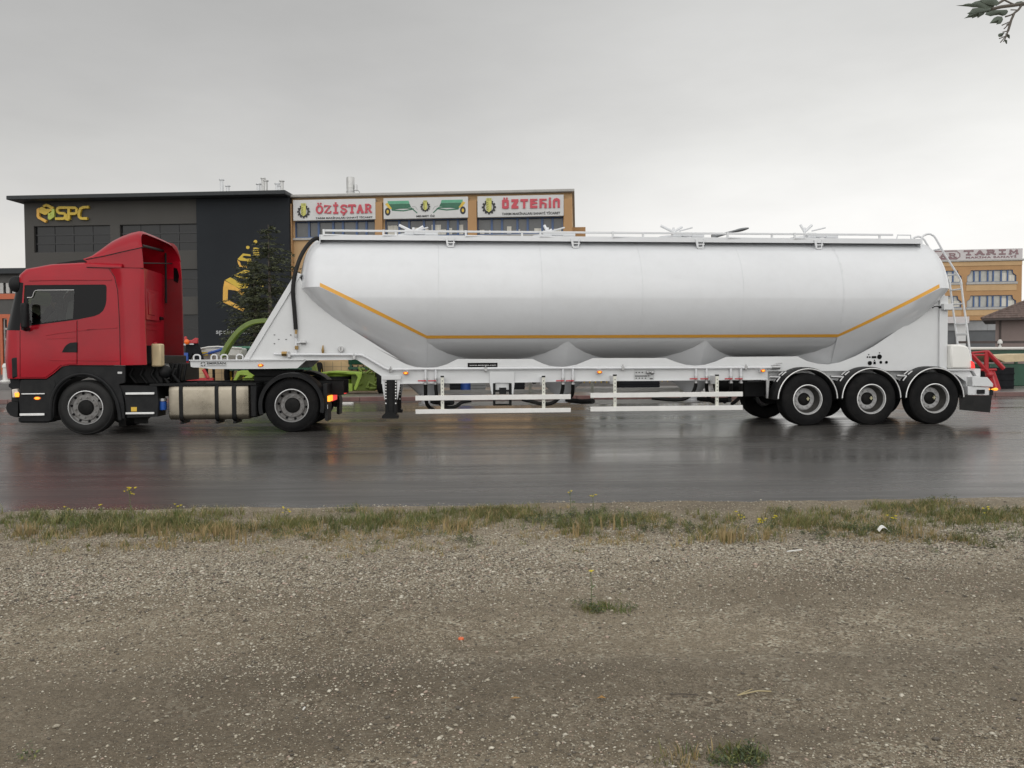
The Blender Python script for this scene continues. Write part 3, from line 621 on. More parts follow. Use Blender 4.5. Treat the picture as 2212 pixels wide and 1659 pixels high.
for mir in (0, 1):                      # printed pictures of seed drills
    fx = (lambda t: s0 + L * t) if not mir else (lambda t: s0 + L * (.99 - t)); P = lambda *q: [(fx(a), z0 + H * c) for a, c in q]
    g = MB(); g.prism(P((.05, .86), (.30, .86), (.31, .72), (.055, .72)), -.326, -.321); g.slot(1)
    g.prism(P((.055, .715), (.31, .715), (.33, .55), (.10, .42)), -.3255, -.321); g.strokes([P((.1, .42), (.24, .38), (.36, .46))], -.321, .006, H * .06); g.strokes([P((.1, .5), (.33, .5), (.39, .3)), P((.33, .52), (.4, .26))], -.321, .0075, H * .05)
    g.slot(2).prism(P((.02, .72), (.05, .78), (.10, .5), (.07, .45)), -.3275, -.321)
    g.slot(3).prism([(fx(.05) + .034 * L * math.cos(k * .524), z0 + H * .35 + H * .19 * math.sin(k * .524)) for k in range(12)], -.328, -.321); g.slot(2).prism([(fx(.05) + .014 * L * math.cos(k * .524), z0 + H * .35 + H * .09 * math.sin(k * .524)) for k in range(12)], -.329, -.3285)
    g.slot(4).strokes([P((.34, .58), (.38, .56), (.405, .42))], -.321, .006, H * .012)
    g.build('machine_picture', ['drill_green_pale', 'drill_green', 'drill_yellow', 'ink', 'ink_grey'], sg)
sg, s0, s1, z0, z1 = signs[2]; H = z1 - z0; L = s1 - s0
gear(sg, s0 + L * .135, z0 + H * .47, H * .34)
g = MB(); bx = s0 + L * .285; bw = L * .675; zl, zh = z0 + H * .36, z0 + H * .84; hh = zh - zl
let = [([(.005, .12), (.005, .88), (.03, .96), (.095, .96), (.12, .88), (.12, .12), (.095, .04), (.03, .04)], [(.045, .3), (.045, .66), (.08, .66), (.08, .3)]),
       ([(.165, .96), (.285, .96), (.285, .72), (.245, .3), (.285, .3), (.285, .04), (.165, .04), (.165, .3), (.215, .7), (.165, .7)], None),
       ([(.32, .96), (.45, .96), (.45, .72), (.405, .72), (.405, .04), (.365, .04), (.365, .72), (.32, .72)], None),
       ([(.485, .96), (.61, .96), (.61, .8), (.525, .72), (.61, .6), (.61, .48), (.525, .42), (.525, .3), (.61, .3), (.61, .04), (.485, .04)], None),
       ([(.645, .96), (.77, .96), (.77, .78), (.695, .78), (.695, .66), (.77, .5), (.77, .04), (.73, .04), (.73, .45), (.685, .45), (.685, .04), (.645, .04)], None),
       ([(.805, .80), (.845, .80), (.845, .04), (.805, .04)], None), ([(.808, 1.06), (.842, 1.06), (.842, .88), (.808, .88)], None),
       ([(.875, .04), (.875, .75), (.9, .95), (.945, 1.0), (.985, .9), (.995, .75), (.995, .04), (.955, .04), (.955, .7), (.915, .7), (.915, .04)], None),
       ([(.03, 1.14), (.055, 1.14), (.055, 1.0), (.03, 1.0)], None), ([(.075, 1.14), (.1, 1.14), (.1, 1.0), (.075, 1.0)], None)]
for i, (pl, hl) in enumerate(let): g.prism([(bx + p[0] * bw, zl + p[1] * hh) for p in pl], -.37, -.321, holes=[[(bx + p[0] * bw, zl + p[1] * hh) for p in hl]] if hl else ())
g.build('sign_letters', 'sign_red', sg)
g = MB(); text(g, 'TARIM MAKİNALARI SANAYİ TİCARET', (bx, z0 + H * .08, bx + bw, z0 + H * .23), -.321, .015, .024); g.build('small_letters', 'ink', sg)
p = YF.at(*kk(580, 175), 3.0); q = YF.at(*kk(580, 45), 3.0); r = (YF.at(*kk(606, 100), 3.0)[0] - YF.at(*kk(554, 100), 3.0)[0]) / 2; h = q[2] - ztop
g = MB(); g.lathe((p[0], 3, ztop), [(0, 0), (r, 0), (r, h * .62), (r * 1.06, h * .63), (r * 1.06, h * .98), (r * .9, h), (r * .85, h * .9), (0, h * .9)], 20, 'z')
ch = g.build('chimney', 'galvanised', b)
g = MB()
for t in (.25, .5): g.lathe((p[0], 3, ztop + h * t), [(r * 1.02, 0), (r * 1.1, 0), (r * 1.1, .06), (r * 1.02, .06)], 20, 'z')
g.box((p[0] + r * 1.3, 2.9, ztop + h * .55), (p[0] + r * 1.75, 3.1, ztop + h * .75)); g.tube([(p[0] + r, 3, ztop + h * .56), (p[0] + r * 2.1, 3, ztop + h * .56), (p[0] + r * 2.4, 3, ztop + h * .5), (p[0] + r * 3.3, 3, ztop + .05)], .03, 6); g.build('flue_bracket', 'steel', ch)

# ---- ochre building far right
TFm = Frame(60.7, 110, -8.5)
h2 = crop(3480, 900, 3840); hh_ = crop(3240, 800, 3840, 1991)
def H2(x, y, w=0.0): return TFm.sz(*h2(x, y), w)
def HH(x, y, w=0.0): return TFm.sz(*hh_(x, y), w)
b = thing('factory_building', TFm, (H2(1300, 600)[0], 6, YZ), 'distant ochre factory building with arched-corner windows behind the ladder', 'building')
x0, x1 = H2(-700, 600)[0], H2(2165, 800)[0]; zt = H2(1300, 487)[1]; zg = HH(1400, 1330)[1]
def chamf(s0, z0, s1, z1, c): return [(s0, z0), (s1, z0), (s1, z1 - c), (s1 - c * .5, z1 - c * .6), (s1 - c * .6, z1), (s0 + c * .6, z1), (s0 + c * .5, z1 - c * .6), (s0, z1 - c)]
W1 = (H2(900, 800)[0], H2(2040, 800)[0]); W0 = (W1[0] - (W1[1] - W1[0]) * 1.11, H2(775, 800)[0])
R1 = (H2(1470, 965)[1], H2(1470, 690)[1]); R2 = (HH(1580, 1168)[1], HH(1580, 1020)[1]); cc = .75
hs = [chamf(c[0], r[0], c[1], r[1], cc) for c in (W0, W1) for r in (R1, R2)]
g = MB(); g.prism([(x0, zg), (x1, zg), (x1, zt), (x0, zt)], 0, .4, holes=hs); g.box((x1 - .4, .4, zg), (x1, 16, zt)); g.box((x0, .4, zg), (x0 + .4, 16, zt)); g.box((x0 + .4, 15.6, zg), (x1 - .4, 16, zt)); g.box((x0 + .4, .4, zt - .4), (x1 - .4, 15.6, zt - .02)); g.build('wall', 'ochre', b)
for c in (W0, W1):
    for r in (R1, R2):
        g = MB(); g.box((c[0], .25, r[0]), (c[1], .3, r[1])); o = g.build('window', 'pane_pale', b)
        f = MB(); W_ = c[1] - c[0]; outer = chamf(c[0], r[0], c[1], r[1], cc); mx_, mz_ = (c[0] + c[1]) / 2, (r[0] + r[1]) / 2
        f.prism(outer, .1, .2, holes=[[(mx_ + (p[0] - mx_) * .975, mz_ + (p[1] - mz_) * .92) for p in outer]])
        for t in (.15, .27, .43, .54, .70, .83): x = c[0] + W_ * t; f.box((x - .09, .11, r[0] + .1), (x + .09, .19, r[1] - .1))
        f.build('frame', 'frame_blue', o)
        f = MB(); f.box((c[0] - .1, -.15, r[0] - .3), (c[1] + .1, .15, r[0] - .003)); f.build('sill', 'coping', o)
        f = MB(); f.box((c[0] + W_ * .72, .205, r[0] + .1), (c[0] + W_ * .82, .245, r[1] - .4)); f.box((c[0] + W_ * .85, .205, r[0] + .1), (c[0] + W_ * .97, .245, r[1] - .7)); f.build('curtain', 'curtain', o)
for c in (W0, W1):
    for zz in ((H2(1400, 1165)[1], H2(1400, 1005)[1] - .1), (HH(1500, 1270)[1], R2[0] - .32)):
        g = MB(); g.box((c[0] - .1, -.06, zz[0]), (c[1], -.003, zz[1]))
        g.build('spandrel_panel', 'ochre_pale', b)
g = MB(); g.box((x0, -.08, H2(1300, 592)[1]), (x1, -.003, zt - .05)); g.build('upper_band', 'ochre_pale', b)
g = MB(); g.box((x0 - .2, -.25, zt + .003), (x1 + .35, 16.2, zt + .2)); g.build('roof', 'coping', b)
g = MB(); zs0, zs1 = zt + .21, H2(1300, 212)[1]; g.box((x0, -.1, zs0), (x1, .25, zs1)); sg = g.build('sign_board', mat('sign_pinkish', (.56, .53, .53), .6, var=.04), b)
g = MB(); slab(g, 'TARIM', (H2(800, 300)[0], zs0 + (zs1 - zs0) * .47, H2(2095, 300)[0], zs0 + (zs1 - zs0) * .89), -.101, .05, .34); slab(g, 'LAR', (H2(20, 300)[0], zs0 + (zs1 - zs0) * .26, H2(665, 300)[0], zs0 + (zs1 - zs0) * .66), -.101, .05, .25); g.build('sign_letters', mat('sign_maroon', (.25, .16, .17), .6), sg)
g = MB(); text(g, 'MAKİNA SANAYİ', (H2(865, 400)[0], zs0 + (zs1 - zs0) * .12, H2(2030, 400)[0], zs0 + (zs1 - zs0) * .36), -.101, .03, .05, spacing=1.2); g.build('small_letters', 'sign_maroon', sg)
g = MB(); e0 = H2(-500, 300)[0]; e1 = H2(728, 300)[0]; za, zb = zs0 + (zs1 - zs0) * .1, zs0 + (zs1 - zs0) * .88
g.strokes([[(e0, zb), (e1 - .4, zb), (e1, zb - .4), (e1, za + .3), (e1 - .4, za), (e0, za)]], -.101, .03, .12); g.box((e0, -.125, za - .05), (e1 - .3, -.101, za + .2)); g.build('sign_border', 'sign_maroon', sg)
mat('shop_grey', (.09, .095, .10), .5, var=.2, vs=.4); mat('shop_grey_pale', (.26, .265, .27), .5, var=.2, vs=.4)
g = MB(); g.box((x0, .5, YZ), (x1 - .3, 15, zg - .003)); g.build('ground_floor', 'shop_grey', b)
g = MB(); g.box((x0 + 1, .3, HH(1500, 1455)[1]), (x1 - .5, .499, zg - .01)); g.build('shop_fascia', 'shop_grey_pale', b)
g = MB(); g.box((HH(900, 1300)[0], -.5, HH(1100, 1368)[1]), (HH(1292, 1300)[0], -.2, HH(1100, 1288)[1])); g.build('awning_sign', 'sign_pinkish', b)
g = MB(); g.box((HH(1160, 1500)[0], .2, YZ), (HH(1275, 1500)[0], .497, HH(1200, 1380)[1])); g.build('door', 'sign_white', b)
g = MB(); g.box((HH(1550, 1500)[0], .25, HH(1580, 1455)[1] - .0), (HH(1620, 1500)[0], .296, HH(1580, 1360)[1])); g.build('shop_light_panel', 'shop_grey_pale', b)

# ---- small house with tiled roof at the right edge
HF = Frame(30, 50, -31)
z_ = crop(3540, 1100, 3840, 1244)
def ZZ(x, y, w=0.0): return HF.sz(*z_(x, y), w)
mat('render_mauve', (.235, .185, .17), .8, var=.1, vs=1, bump=.05, bs=20); mat('roof_tile', (.125, .088, .076), .8, var=.35, vs=2, bump=.5, bs=4, stretch=(4, .6, 1)); mat('timber_dark', (.07, .055, .05), .7, var=.2)
b = thing('tiled_house', HF, (ZZ(1200, 600)[0], 3, YZ), 'small mauve house with a low brown tiled hip roof at the right edge', 'house')
s0 = ZZ(800, 600)[0]; s1 = s0 + 9; ze = ZZ(900, 385, -.7)[1]; e0 = ZZ(585, 375, -.7)[0]; zr = ze + 1.9
g = MB(); g.prism([(s0, YZ), (s1, YZ), (s1, ze + .1), (s0, ze + .1)], 0, .3, holes=[[(s0 + 3.05, ZZ(1200, 712)[1]), (s0 + 4.1, ZZ(1200, 712)[1]), (s0 + 4.1, ZZ(1200, 625)[1]), (s0 + 3.05, ZZ(1200, 625)[1])]]); g.box((s0, .3, YZ), (s0 + .3, 6, ze + .1)); g.box((s1 - .3, .3, YZ), (s1, 6, ze + .1)); g.box((s0 + .3, 5.7, YZ), (s1 - .3, 6, ze + .1)); g.build('wall', 'render_mauve', b)
g = MB(); g.box((s0 + 3.05, .12, ZZ(1200, 712)[1]), (s0 + 4.1, .14, ZZ(1200, 625)[1])); o = g.build('window', 'pane_dark', b)
g = MB(); zz0, zz1 = ZZ(1200, 712)[1], ZZ(1200, 625)[1]; g.prism([(s0 + 3.0, zz0 - .05), (s0 + 4.15, zz0 - .05), (s0 + 4.15, zz1 + .05), (s0 + 3.0, zz1 + .05)], -.05, -.002, holes=[[(s0 + 3.12, zz0 + .05), (s0 + 4.05, zz0 + .05), (s0 + 4.05, zz1 - .05), (s0 + 3.12, zz1 - .05)]]); g.build('frame', 'timber_dark', o)
g = MB(); E = [(e0, -.8, ze), (s1 + 1, -.8, ze), (s1 + 1, 6.8, ze), (e0, 6.8, ze)]; Rg = [(e0 + 4.0, 3, zr), (s1 - 3, 3, zr)]
nrow = 14
def rowpts(a, b2, c, d, k0, k1):  # stepped tile courses
    return
def slope(pa, pb, qa, qb):
    for k in range(nrow):
        t0, t1 = k / nrow, (k + 1) / nrow; up = .035
        a0, b0_, a1_, b1_ = mid(pa, qa, t0), mid(pb, qb, t0), mid(pa, qa, t1), mid(pb, qb, t1)
        g.add([(a0[0], a0[1], a0[2] + up), (b0_[0], b0_[1], b0_[2] + up), b1_, a1_, a0, b0_], [(0, 1, 2, 3), (4, 5, 1, 0)])
slope(E[0], E[1], Rg[0], Rg[1]); slope(E[3], E[0], Rg[0], Rg[0]); slope(E[1], E[2], Rg[1], Rg[1]); slope(E[2], E[3], Rg[1], Rg[0])
rf = g.build('roof', 'roof_tile', b, smooth=0)
g = MB(); g.tube([mid(E[0], Rg[0], t) for t in (0, .5, 1)] + [Rg[1]], .09, 6); g.build('ridge_tiles', 'roof_tile', rf)
g = MB(); g.box((e0 + .02, -.78, ze - .12), (s1 + .98, 6.78, ze - .003)); g.build('eaves', 'timber_dark', b)
g = MB(); g.tube([(s0 + .25, -.06, ze - .1), (s0 + .25, -.06, YZ)], .05, 8); g.build('downpipe', 'timber_dark', b)

# ---- orange and grey shop at the left edge
LF = Frame(-33, 55, -3)
b2 = crop(0, 1000, 120, 356)
def B2(x, y, w=0.0): return LF.sz(*b2(x, y), w)
mat('orange_paint', (.52, .13, .055), .55, var=.06); mat('wall_grey', (.075, .072, .068), .6, var=.08); mat('frame_pale', (.50, .49, .47), .5)
b = thing('corner_shop', LF, (B2(20, 500)[0], 4, YZ), 'grey shop with orange band and orange door frame at the left edge', 'building')
s1 = B2(330, 500)[0]; s0 = B2(20, 500)[0] - 14; zt = B2(60, 85)[1]; zw0, zw1 = B2(60, 296)[1], B2(60, 180)[1]
d0, d1, dz = B2(38, 700)[0], B2(92, 700)[0], B2(60, 575)[1]
g = MB(); g.prism([(s0, YZ), (s1, YZ), (s1, zt), (s0, zt)], 0, .3, holes=[[(s0 + 1, zw0), (s1 - .6, zw0), (s1 - .6, zw1), (s0 + 1, zw1)], [(d0, YZ + .01), (d1, YZ + .01), (d1, dz), (d0, dz)]]); g.box((s0, .3, YZ), (s0 + .3, 9, zt)); g.box((s1 - .3, .3, YZ), (s1, 9, zt)); g.box((s0 + .3, 8.7, YZ), (s1 - .3, 9, zt)); g.build('wall', 'wall_grey', b)
g = MB(); g.box((s0 - .4, -.5, zt + .002), (s1 + .3, 9.2, zt + .35)); g.build('roof', 'roof_edge', b)
g = MB(); g.box((s0 + 1, .14, zw0), (s1 - .6, .17, zw1)); o = g.build('window', 'pane_dark', b)
f = MB(); x = B2(14, 250)[0]; st = B2(84, 250)[0] - x
for k in range(-9, 4): f.box((x + st * k - .12, .02, zw0), (x + st * k + .12, .137, zw1))
f.build('mullions', 'frame_pale', o)
g = MB(); g.box((s0, -.1, B2(60, 362)[1]), (s1, -.003, B2(60, 302)[1])); g.build('orange_band', 'orange_paint', b)
g = MB(); g.prism([(B2(10, 700)[0], YZ), (B2(128, 700)[0], YZ), (B2(128, 700)[0], B2(60, 530)[1]), (B2(10, 700)[0], B2(60, 530)[1])], -.12, -.003, holes=[[(d0, YZ + .01), (d1, YZ + .01), (d1, dz), (d0, dz)]]); g.build('door_surround', 'orange_paint', b)
g = MB(); g.box((d0, .1, YZ + .01), (d1, .13, dz)); o = g.build('door', 'pane_dark', b)
f = MB()
for yy in (575, 690, 805, 920): f.box((d0, .04, B2(60, yy)[1] - .07), (d1, .097, B2(60, yy)[1] + .05))
f.box((d1 - .1, .045, YZ + .02), (d1, .096, dz)); f.box((d0, .045, YZ + .02), (d0 + .08, .096, dz)); f.build('frame', 'frame_pale', o)
# ================================================================ the red truck tractor
A = crop(0, 800, 800); B = crop(0, 1150, 800); Cc = crop(600, 1150, 1400)
def PA(x, y, w=0.0): return TF.sz(*A(x, y), w)
def PB(x, y, w=0.0): return TF.sz(*B(x, y), w)
def PC(x, y, w=0.0): return TF.sz(*Cc(x, y), w)
def on_s(u, v, s0):                       # where a sight line meets the plane s = s0: (w, z)
    d = ray(u, v); c = Vector((0, 0, CAM_H)); t = (s0 - (c - TF.o).dot(TF.sd)) / d.dot(TF.sd); p = c + d * t
    return ((p - TF.o).dot(TF.wd), p.z)
TW = 2.5
tr = thing('truck_tractor', TF, (PB(900, 900)[0] + 2.2, 1.25, 0), 'red truck tractor with tall roof deflector and alloy fuel tank, pulling the tank trailer', 'truck')
def wheel(parent, c, wf, R, width, kind, far=False, tyre_m='rubber'):
    sg = -1 if far else 1; c3 = (c[0], wf, c[1])
    if kind == 'trailer': lip, dep, dr, hr, ho = .555, .215, .385, .245, .0
    elif kind == 'drive': lip, dep, dr, hr, ho = .60, .13, .43, .285, .02
    else: lip, dep, dr, hr, ho = .60, .06, .45, .28, .02
    g = MB()                                # rim dish
    g.lathe(c3, [(R * (lip + .012), .028), (R * (lip + .02), .012), (R * (lip - .012), .01), (R * (lip - .03), .03), (R * (lip - .045), .05), (R * (lip - .05), dep * .75), (R * (dr + .05), dep), (R * (dr + .005), dep - .012), (R * dr, dep - .03), (R * (hr - .01), dep - .03), (R * (hr - .02), dep + .03)], 56, 'w', sg)
    n = 10
    for k in range(n):
        a = 2 * math.pi * (k + .3) / n; rr = R * (dr + hr) / 2
        g.lathe((c[0] + rr * math.cos(a), wf + sg * (dep - .03), c[1] + rr * math.sin(a)), [(.017, .01), (.017, -.025), (.0, -.03)], 6, 'w', sg)
    wh = g.build('wheel', 'hub_grey' if kind == 'trailer' else 'rim_grey', parent)
    if kind != 'trailer':                   # hand holes
        g = MB(); g.lathe(c3, [(R * (lip + .010), .010), (R * (lip + .018), .006), (R * (lip - .012), .004), (R * (lip - .02), .02)], 56, 'w', sg); g.build('rim_edge', 'steel', wh)
        g = MB()
        for k in range(n):
            a = 2 * math.pi * (k + .8) / n; rr = R * (lip + dr) / 2 * .985
            g.lathe((c[0] + rr * math.cos(a), wf + sg * dep * .80, c[1] + rr * math.sin(a)), [(.0, -.006), (.024, -.006), (.026, .004), (.0, .004)], 10, 'w', sg)
        g.build('hand_holes', 'black_gloss', wh)
    else:
        g = MB(); g.lathe(c3, [(R * (lip - .05), .05), (R * (lip - .052), dep * .7), (R * (dr + .03), dep + .004)], 56, 'w', sg); g.build('rim_well', 'rim_dark', wh)
        g = MB(); g.lathe(c3, [(R * (lip + .010), .008), (R * (lip + .018), .004), (R * (lip - .01), .002), (R * (lip - .014), .012)], 56, 'w', sg); g.build('rim_edge', 'alu_bright', wh)
    g = MB(); g.lathe(c3, [(R * hr, dep + .02), (R * hr, dep - .03 - ho * .3), (R * (hr - .03), dep - .05 - ho), (R * .12, dep - .07 - ho), (0, dep - .07 - ho)], 32, 'w', sg); hb = g.build('hub', 'hub_black', wh)
    if kind == 'trailer' and not far:
        g = MB(); x, y = c[0] + R * .12, c[1] + R * .02; g.box((x - .012, wf + dep - .085 - ho, y - .035), (x + .012, wf + dep - .06 - ho, y + .035)); g.box((x - .03, wf + dep - .084 - ho, y - .011), (x + .03, wf + dep - .061 - ho, y + .011)); g.build('hub_mark', mat('mark_pale', (.5, .47, .3), .5), hb)
    prof = [(R * lip, width * .5), (R * (lip + .0), .03), (R * (lip + .03), .006), (R * (lip + .10), -.002), (R * (lip + .2), -.006), (R * .86, .004), (R * .93, .022), (R * .945, .020), (R * .97, .036)]
    tw0 = .045; nr = 5
    for k in range(nr):
        o0 = tw0 + (width - 2 * tw0) * k / nr; o1 = tw0 + (width - 2 * tw0) * (k + .84) / nr; o2 = tw0 + (width - 2 * tw0) * (k + 1) / nr
        prof += [(R * (.99 if k in (0, 4) else 1.0), o0), (R * (.99 if k in (0, 4) else 1.0), o1)]
        if k < nr - 1: prof += [(R * .972, o1 + .001), (R * .972, o2 - .001)]
    prof += [(R * .97, width - .036), (R * .9, width - .015), (R * (lip + .1), width), (R * lip, width - .03)]
    g = MB(); g.lathe(c3, prof, 72, 'w', sg); g.build('tyre', tyre_m, wh, smooth=28)
    return wh
ax1 = TF.at(184.4, 883.3, .03); ax2 = TF.at(630, 879, .03)
TR = .512
wheel(tr, (ax1[0], TR), .03, TR, .31, 'steer', tyre_m='rubber_wet'); wheel(tr, (ax1[0], TR), TW - .03, TR, .31, 'steer', True, 'rubber_wet')
for a, f in ((.03, False), (TW - .03, True)):
    wheel(tr, (ax2[0], TR), a, TR, .29, 'drive', f)
    i = .34 if not f else TW - .34
    g = MB(); sg = -1 if f else 1; g.lathe((ax2[0], i, TR), [(TR * .6, .26), (TR * .6, .02), (TR * .8, 0), (TR * .94, .015), (TR * .99, .05), (TR * .99, .22), (TR * .94, .26), (TR * .6, .26)], 56, 'w', sg); g.build('inner_tyre', 'rubber', tr)
# cab shell: side profile swept across the width with rounded flanks
prN = [PB(205, 745), PA(205, 1490), PA(207, 1215), PA(243, 722), PA(264, 652), PA(322, 598), PA(560, 548), PA(900, 532), PA(1258, 552), PB(1258, 606), PB(720, 605), PB(640, 620), PB(560, 690), PB(480, 745)]
w3 = .3
prO = [PB(95, 745, w3), PA(66, 1495, w3), PA(86, 1215, w3), PA(215, 715, w3), PA(234, 642, w3), PA(302, 582, w3), PA(560, 534, w3), PA(900, 514, w3)]
prO = prO + [(prN[8][0], prO[7][1] - .01)] + prN[9:]
prO[3] = (max(prO[3][0], prO[2][0] + .12), prO[3][1])
def ring(w, t): return [(a[0] + (c[0] - a[0]) * t, w, a[1] + (c[1] - a[1]) * t) for a, c in zip(prN, prO)]
secs = [(.0, 0), (.018, .28), (.06, .6), (.14, .86), (.3, 1.0), (.9, 1.04), (1.6, 1.04), (2.2, 1.0), (2.36, .86), (2.44, .6), (2.482, .28), (2.5, 0)]
rings = [ring(w, t) for w, t in secs]
sbk = prN[8][0]
body, black, black2, screen = MB(), MB(), MB(), MB(); npt = len(prN)
for i in range(len(rings) - 1):
    for j in range(npt):
        k = (j + 1) % npt; q = [rings[i][j], rings[i][k], rings[i + 1][k], rings[i + 1][j]]
        dst = body
        if j == 2: dst = screen if 3 <= i <= 7 else (black if i < 3 else black2)
        dst.add(q, [(0, 1, 2, 3)])
hole = [PA(*p) for p in [(232, 1176), (255, 744), (1078, 738), (1098, 746), (1106, 766), (1104, 900), (1095, 955), (1070, 1010), (1030, 1045), (980, 1066), (800, 1103), (310, 1166)]]
for w in (0.0, TW):
    loops = [prN, hole]; fl = [p for lp in loops for p in lp]
    body.add([(p[0], w, p[1]) for p in fl], [tuple(t) for t in tessellate_polygon([[Vector((p[0], p[1], 0)) for p in lp] for lp in loops])])
cab = body.build('cab', 'red_paint', tr, smooth=40)
black.build('pillar_trim', 'black_gloss', cab); black2.build('pillar_trim', 'black_gloss', cab); screen.build('windscreen', 'glass_dark', cab)
gl = [PA(*p) for p in [(290, 1000), (285, 880), (335, 876), (352, 812), (382, 800), (768, 800), (755, 1092), (330, 1148), (300, 1100)]]
for w in (.012, TW - .03):
    g = MB(); g.prism([(p[0] * .999 + hole[2][0] * .001, p[1]) for p in hole], w, w + .018, holes=[gl]); o = g.build('window_trim', 'black_gloss', cab)
    g = MB(); g.add([(p[0], w + .009, p[1]) for p in gl], [tuple(range(len(gl)))]); g.build('door_glass', 'cab_glass', o)
g = MB(); g.tube([(p[0], -.004, p[1]) for p in [PA(*q) for q in [(282, 874), (328, 872), (340, 860), (352, 820), (366, 803), (392, 797), (770, 795)]]], .0065, 6); g.build('wind_deflector', 'alu_bright', cab)
zi0, zi1 = PA(500, 1190)[1] - .05, PA(700, 600)[1]
sf = PA(250, 1000)[0]
g = MB(); g.box((sf - .1, .07, PB(600, 560)[1]), (sbk - .03, 2.43, zi0 - .25)); g.box((sbk - .10, .05, zi0 - .25), (sbk - .03, 2.45, zi1)); g.box((sf + .15, .08, zi1 - .05), (sbk - .1, 2.42, zi1)); g.build('cab_lining', 'cab_inside', cab)
g = MB(); g.box((sf - .35, .25, zi0 - .22), (sf + .12, 2.25, zi0 + .08)); g.build('dashboard', 'cab_inside', cab, bev=.05)
hd = TF.at(124, 655, .72)
for wc in (.72, 1.78):
    x = hd[0] + .18; g = MB(); g.box((x - .5, wc - .25, hd[2] - .92), (x + .05, wc + .25, hd[2] - .74)); g.prism([(x - .02, hd[2] - .75), (x + .14, hd[2] - .75), (x + .24, hd[2] + .04), (x + .12, hd[2] + .04)], wc - .24, wc + .24); g.build('seat', 'seat_grey', cab, bev=.05)
g = MB(); sw = (hd[0] - .55, .72, hd[2] - .42)
g.tube([(sw[0] + .09 * math.sin(a), sw[1] + .22 * math.cos(a), sw[2] + .2 * math.sin(a)) for a in [k * math.pi / 12 for k in range(25)]], .016, 6); g.tube([(sw[0] + .02, .72, sw[2]), (sw[0] - .2, .72, sw[2] - .35)], .03, 6); g.build('steering_wheel', 'black_plastic', cab)
# door with its handle, pressed lines
g = MB(); g.prism([PA(*p) for p in [(213, 1228), (310, 1182), (560, 1146), (796, 1112), (797, 1540), (797, 1566), (722, 1564), (632, 1578), (552, 1648), (476, 1702), (213, 1702)]], -.014, .01)
door = g.build('door', 'red_paint', tr, bev=.008)
g = MB(); g.prism([PA(*p) for p in [(645, 1442), (668, 1395), (692, 1365), (730, 1342), (803, 1336), (803, 1442)]], -.022, 0); g.build('handle', 'black_plastic', door, bev=.006)
def ridge(pts, wpx, w0, th, name, m, parent):
    g = MB(); P = [PA(*p) for p in pts]; k = wpx * .0032
    up = [(p[0], p[1] + k / 2) for p in P]; dn = [(p[0], p[1] - k / 2) for p in P]
    g.prism(up + dn[::-1], w0 - th, w0); g.build(name, m, parent, bev=.004)
ridge([(480, 1264), (620, 1240), (790, 1222)], 7, -.014, .008, 'pressed_line', 'red_paint', door)
ridge([(806, 1218), (1000, 1196), (1215, 1184)], 7, .0, .008, 'pressed_line', 'red_paint', cab)
ridge([(490, 1300), (640, 1295), (790, 1285)], 6, -.014, .006, 'pressed_line', 'red_paint', door)
ridge([(500, 1508), (530, 1522), (790, 1524)], 7, -.014, .008, 'pressed_line', 'red_paint', door)
ridge([(806, 1524), (1230, 1526)], 7, .0, .008, 'pressed_line', 'red_paint', cab)
ridge([(300, 696), (500, 690), (1160, 688)], 8, .0, .012, 'gutter', 'red_paint', cab)
g = MB(); g.prism([PA(*p) for p in [(800, 1110), (804, 1110), (804, 1566), (800, 1566)]], -.001, 0.01); g.build('door_gap', 'black_gloss', cab)
def seam(pts, w, nm, parent, wd=.012, th=.006):
    g = MB(); P = [PA(*p) for p in pts]; g.prism([(p[0], p[1] + wd / 2) for p in P] + [(p[0], p[1] - wd / 2) for p in P][::-1], w - th, w + .01); g.build(nm, 'black_gloss', parent)
seam([(900, 558), (1100, 566), (1491, 571)], -.012, 'deflector_seam', cab); seam([(868, 474), (1060, 438), (1260, 391), (1468, 345)], .083, 'cap_seam', cab, .014)
g = MB(); g.prism([PA(*p) for p in [(206, 1220), (211, 1220), (211, 1702), (206, 1702)]], -.003, 0.01); g.build('door_gap', 'black_gloss', cab)
def vseam(pts, w, nm, parent, wd=.010):
    g = MB(); P = [PA(*p) for p in pts]; g.prism([(p[0] - wd / 2, p[1]) for p in P] + [(p[0] + wd / 2, p[1]) for p in P][::-1], w - .004, w + .01); g.build(nm, 'black_gloss', parent)
vseam([(1130, 574), (1188, 660), (1220, 800), (1232, 1000), (1242, 1200), (1245, 1400), (1250, 1574)], -.001, 'fairing_seam', cab)
# near side fairing (bulged panel), roof deflector, far fairing
Lc = [(1132, 572), (1190, 660), (1222, 800), (1234, 1000), (1244, 1200), (1247, 1400), (1252, 1576)]; Rc = [(1491, 572), (1495, 660), (1498, 800), (1501, 1000), (1504, 1200), (1514, 1400), (1520, 1570)]
def panel(mb, Lp, Rp, w0, w1, bulge, th, n=8, conv=PA):
    rs = []
    for a, c in zip(Lp, Rp):
        f, bk = [], []
        for i in range(n + 1):
            t = i / n; p = mid(a, c, t); w = w0 + (w1 - w0) * t - bulge * math.sin(math.pi * t) ** .8; q = conv(p[0], p[1], 0)
            f.append((q[0], w, q[1])); bk.append((q[0], w + th, q[1]))
        rs.append(f + bk[::-1])
    return mb.loft(rs, True, True)
g = MB(); panel(g, Lc, Rc, .004, .0, .05, .03); g.build('side_fairing', 'red_paint', tr, smooth=50)
topc = [(862, 470), (905, 420), (1000, 332), (1100, 256), (1200, 203), (1300, 166), (1385, 148), (1410, 164)]; seam_ = [(862, 472), (960, 455), (1060, 436), (1160, 412), (1260, 390), (1340, 372), (1420, 355), (1470, 344)]
g = MB(); prof = []
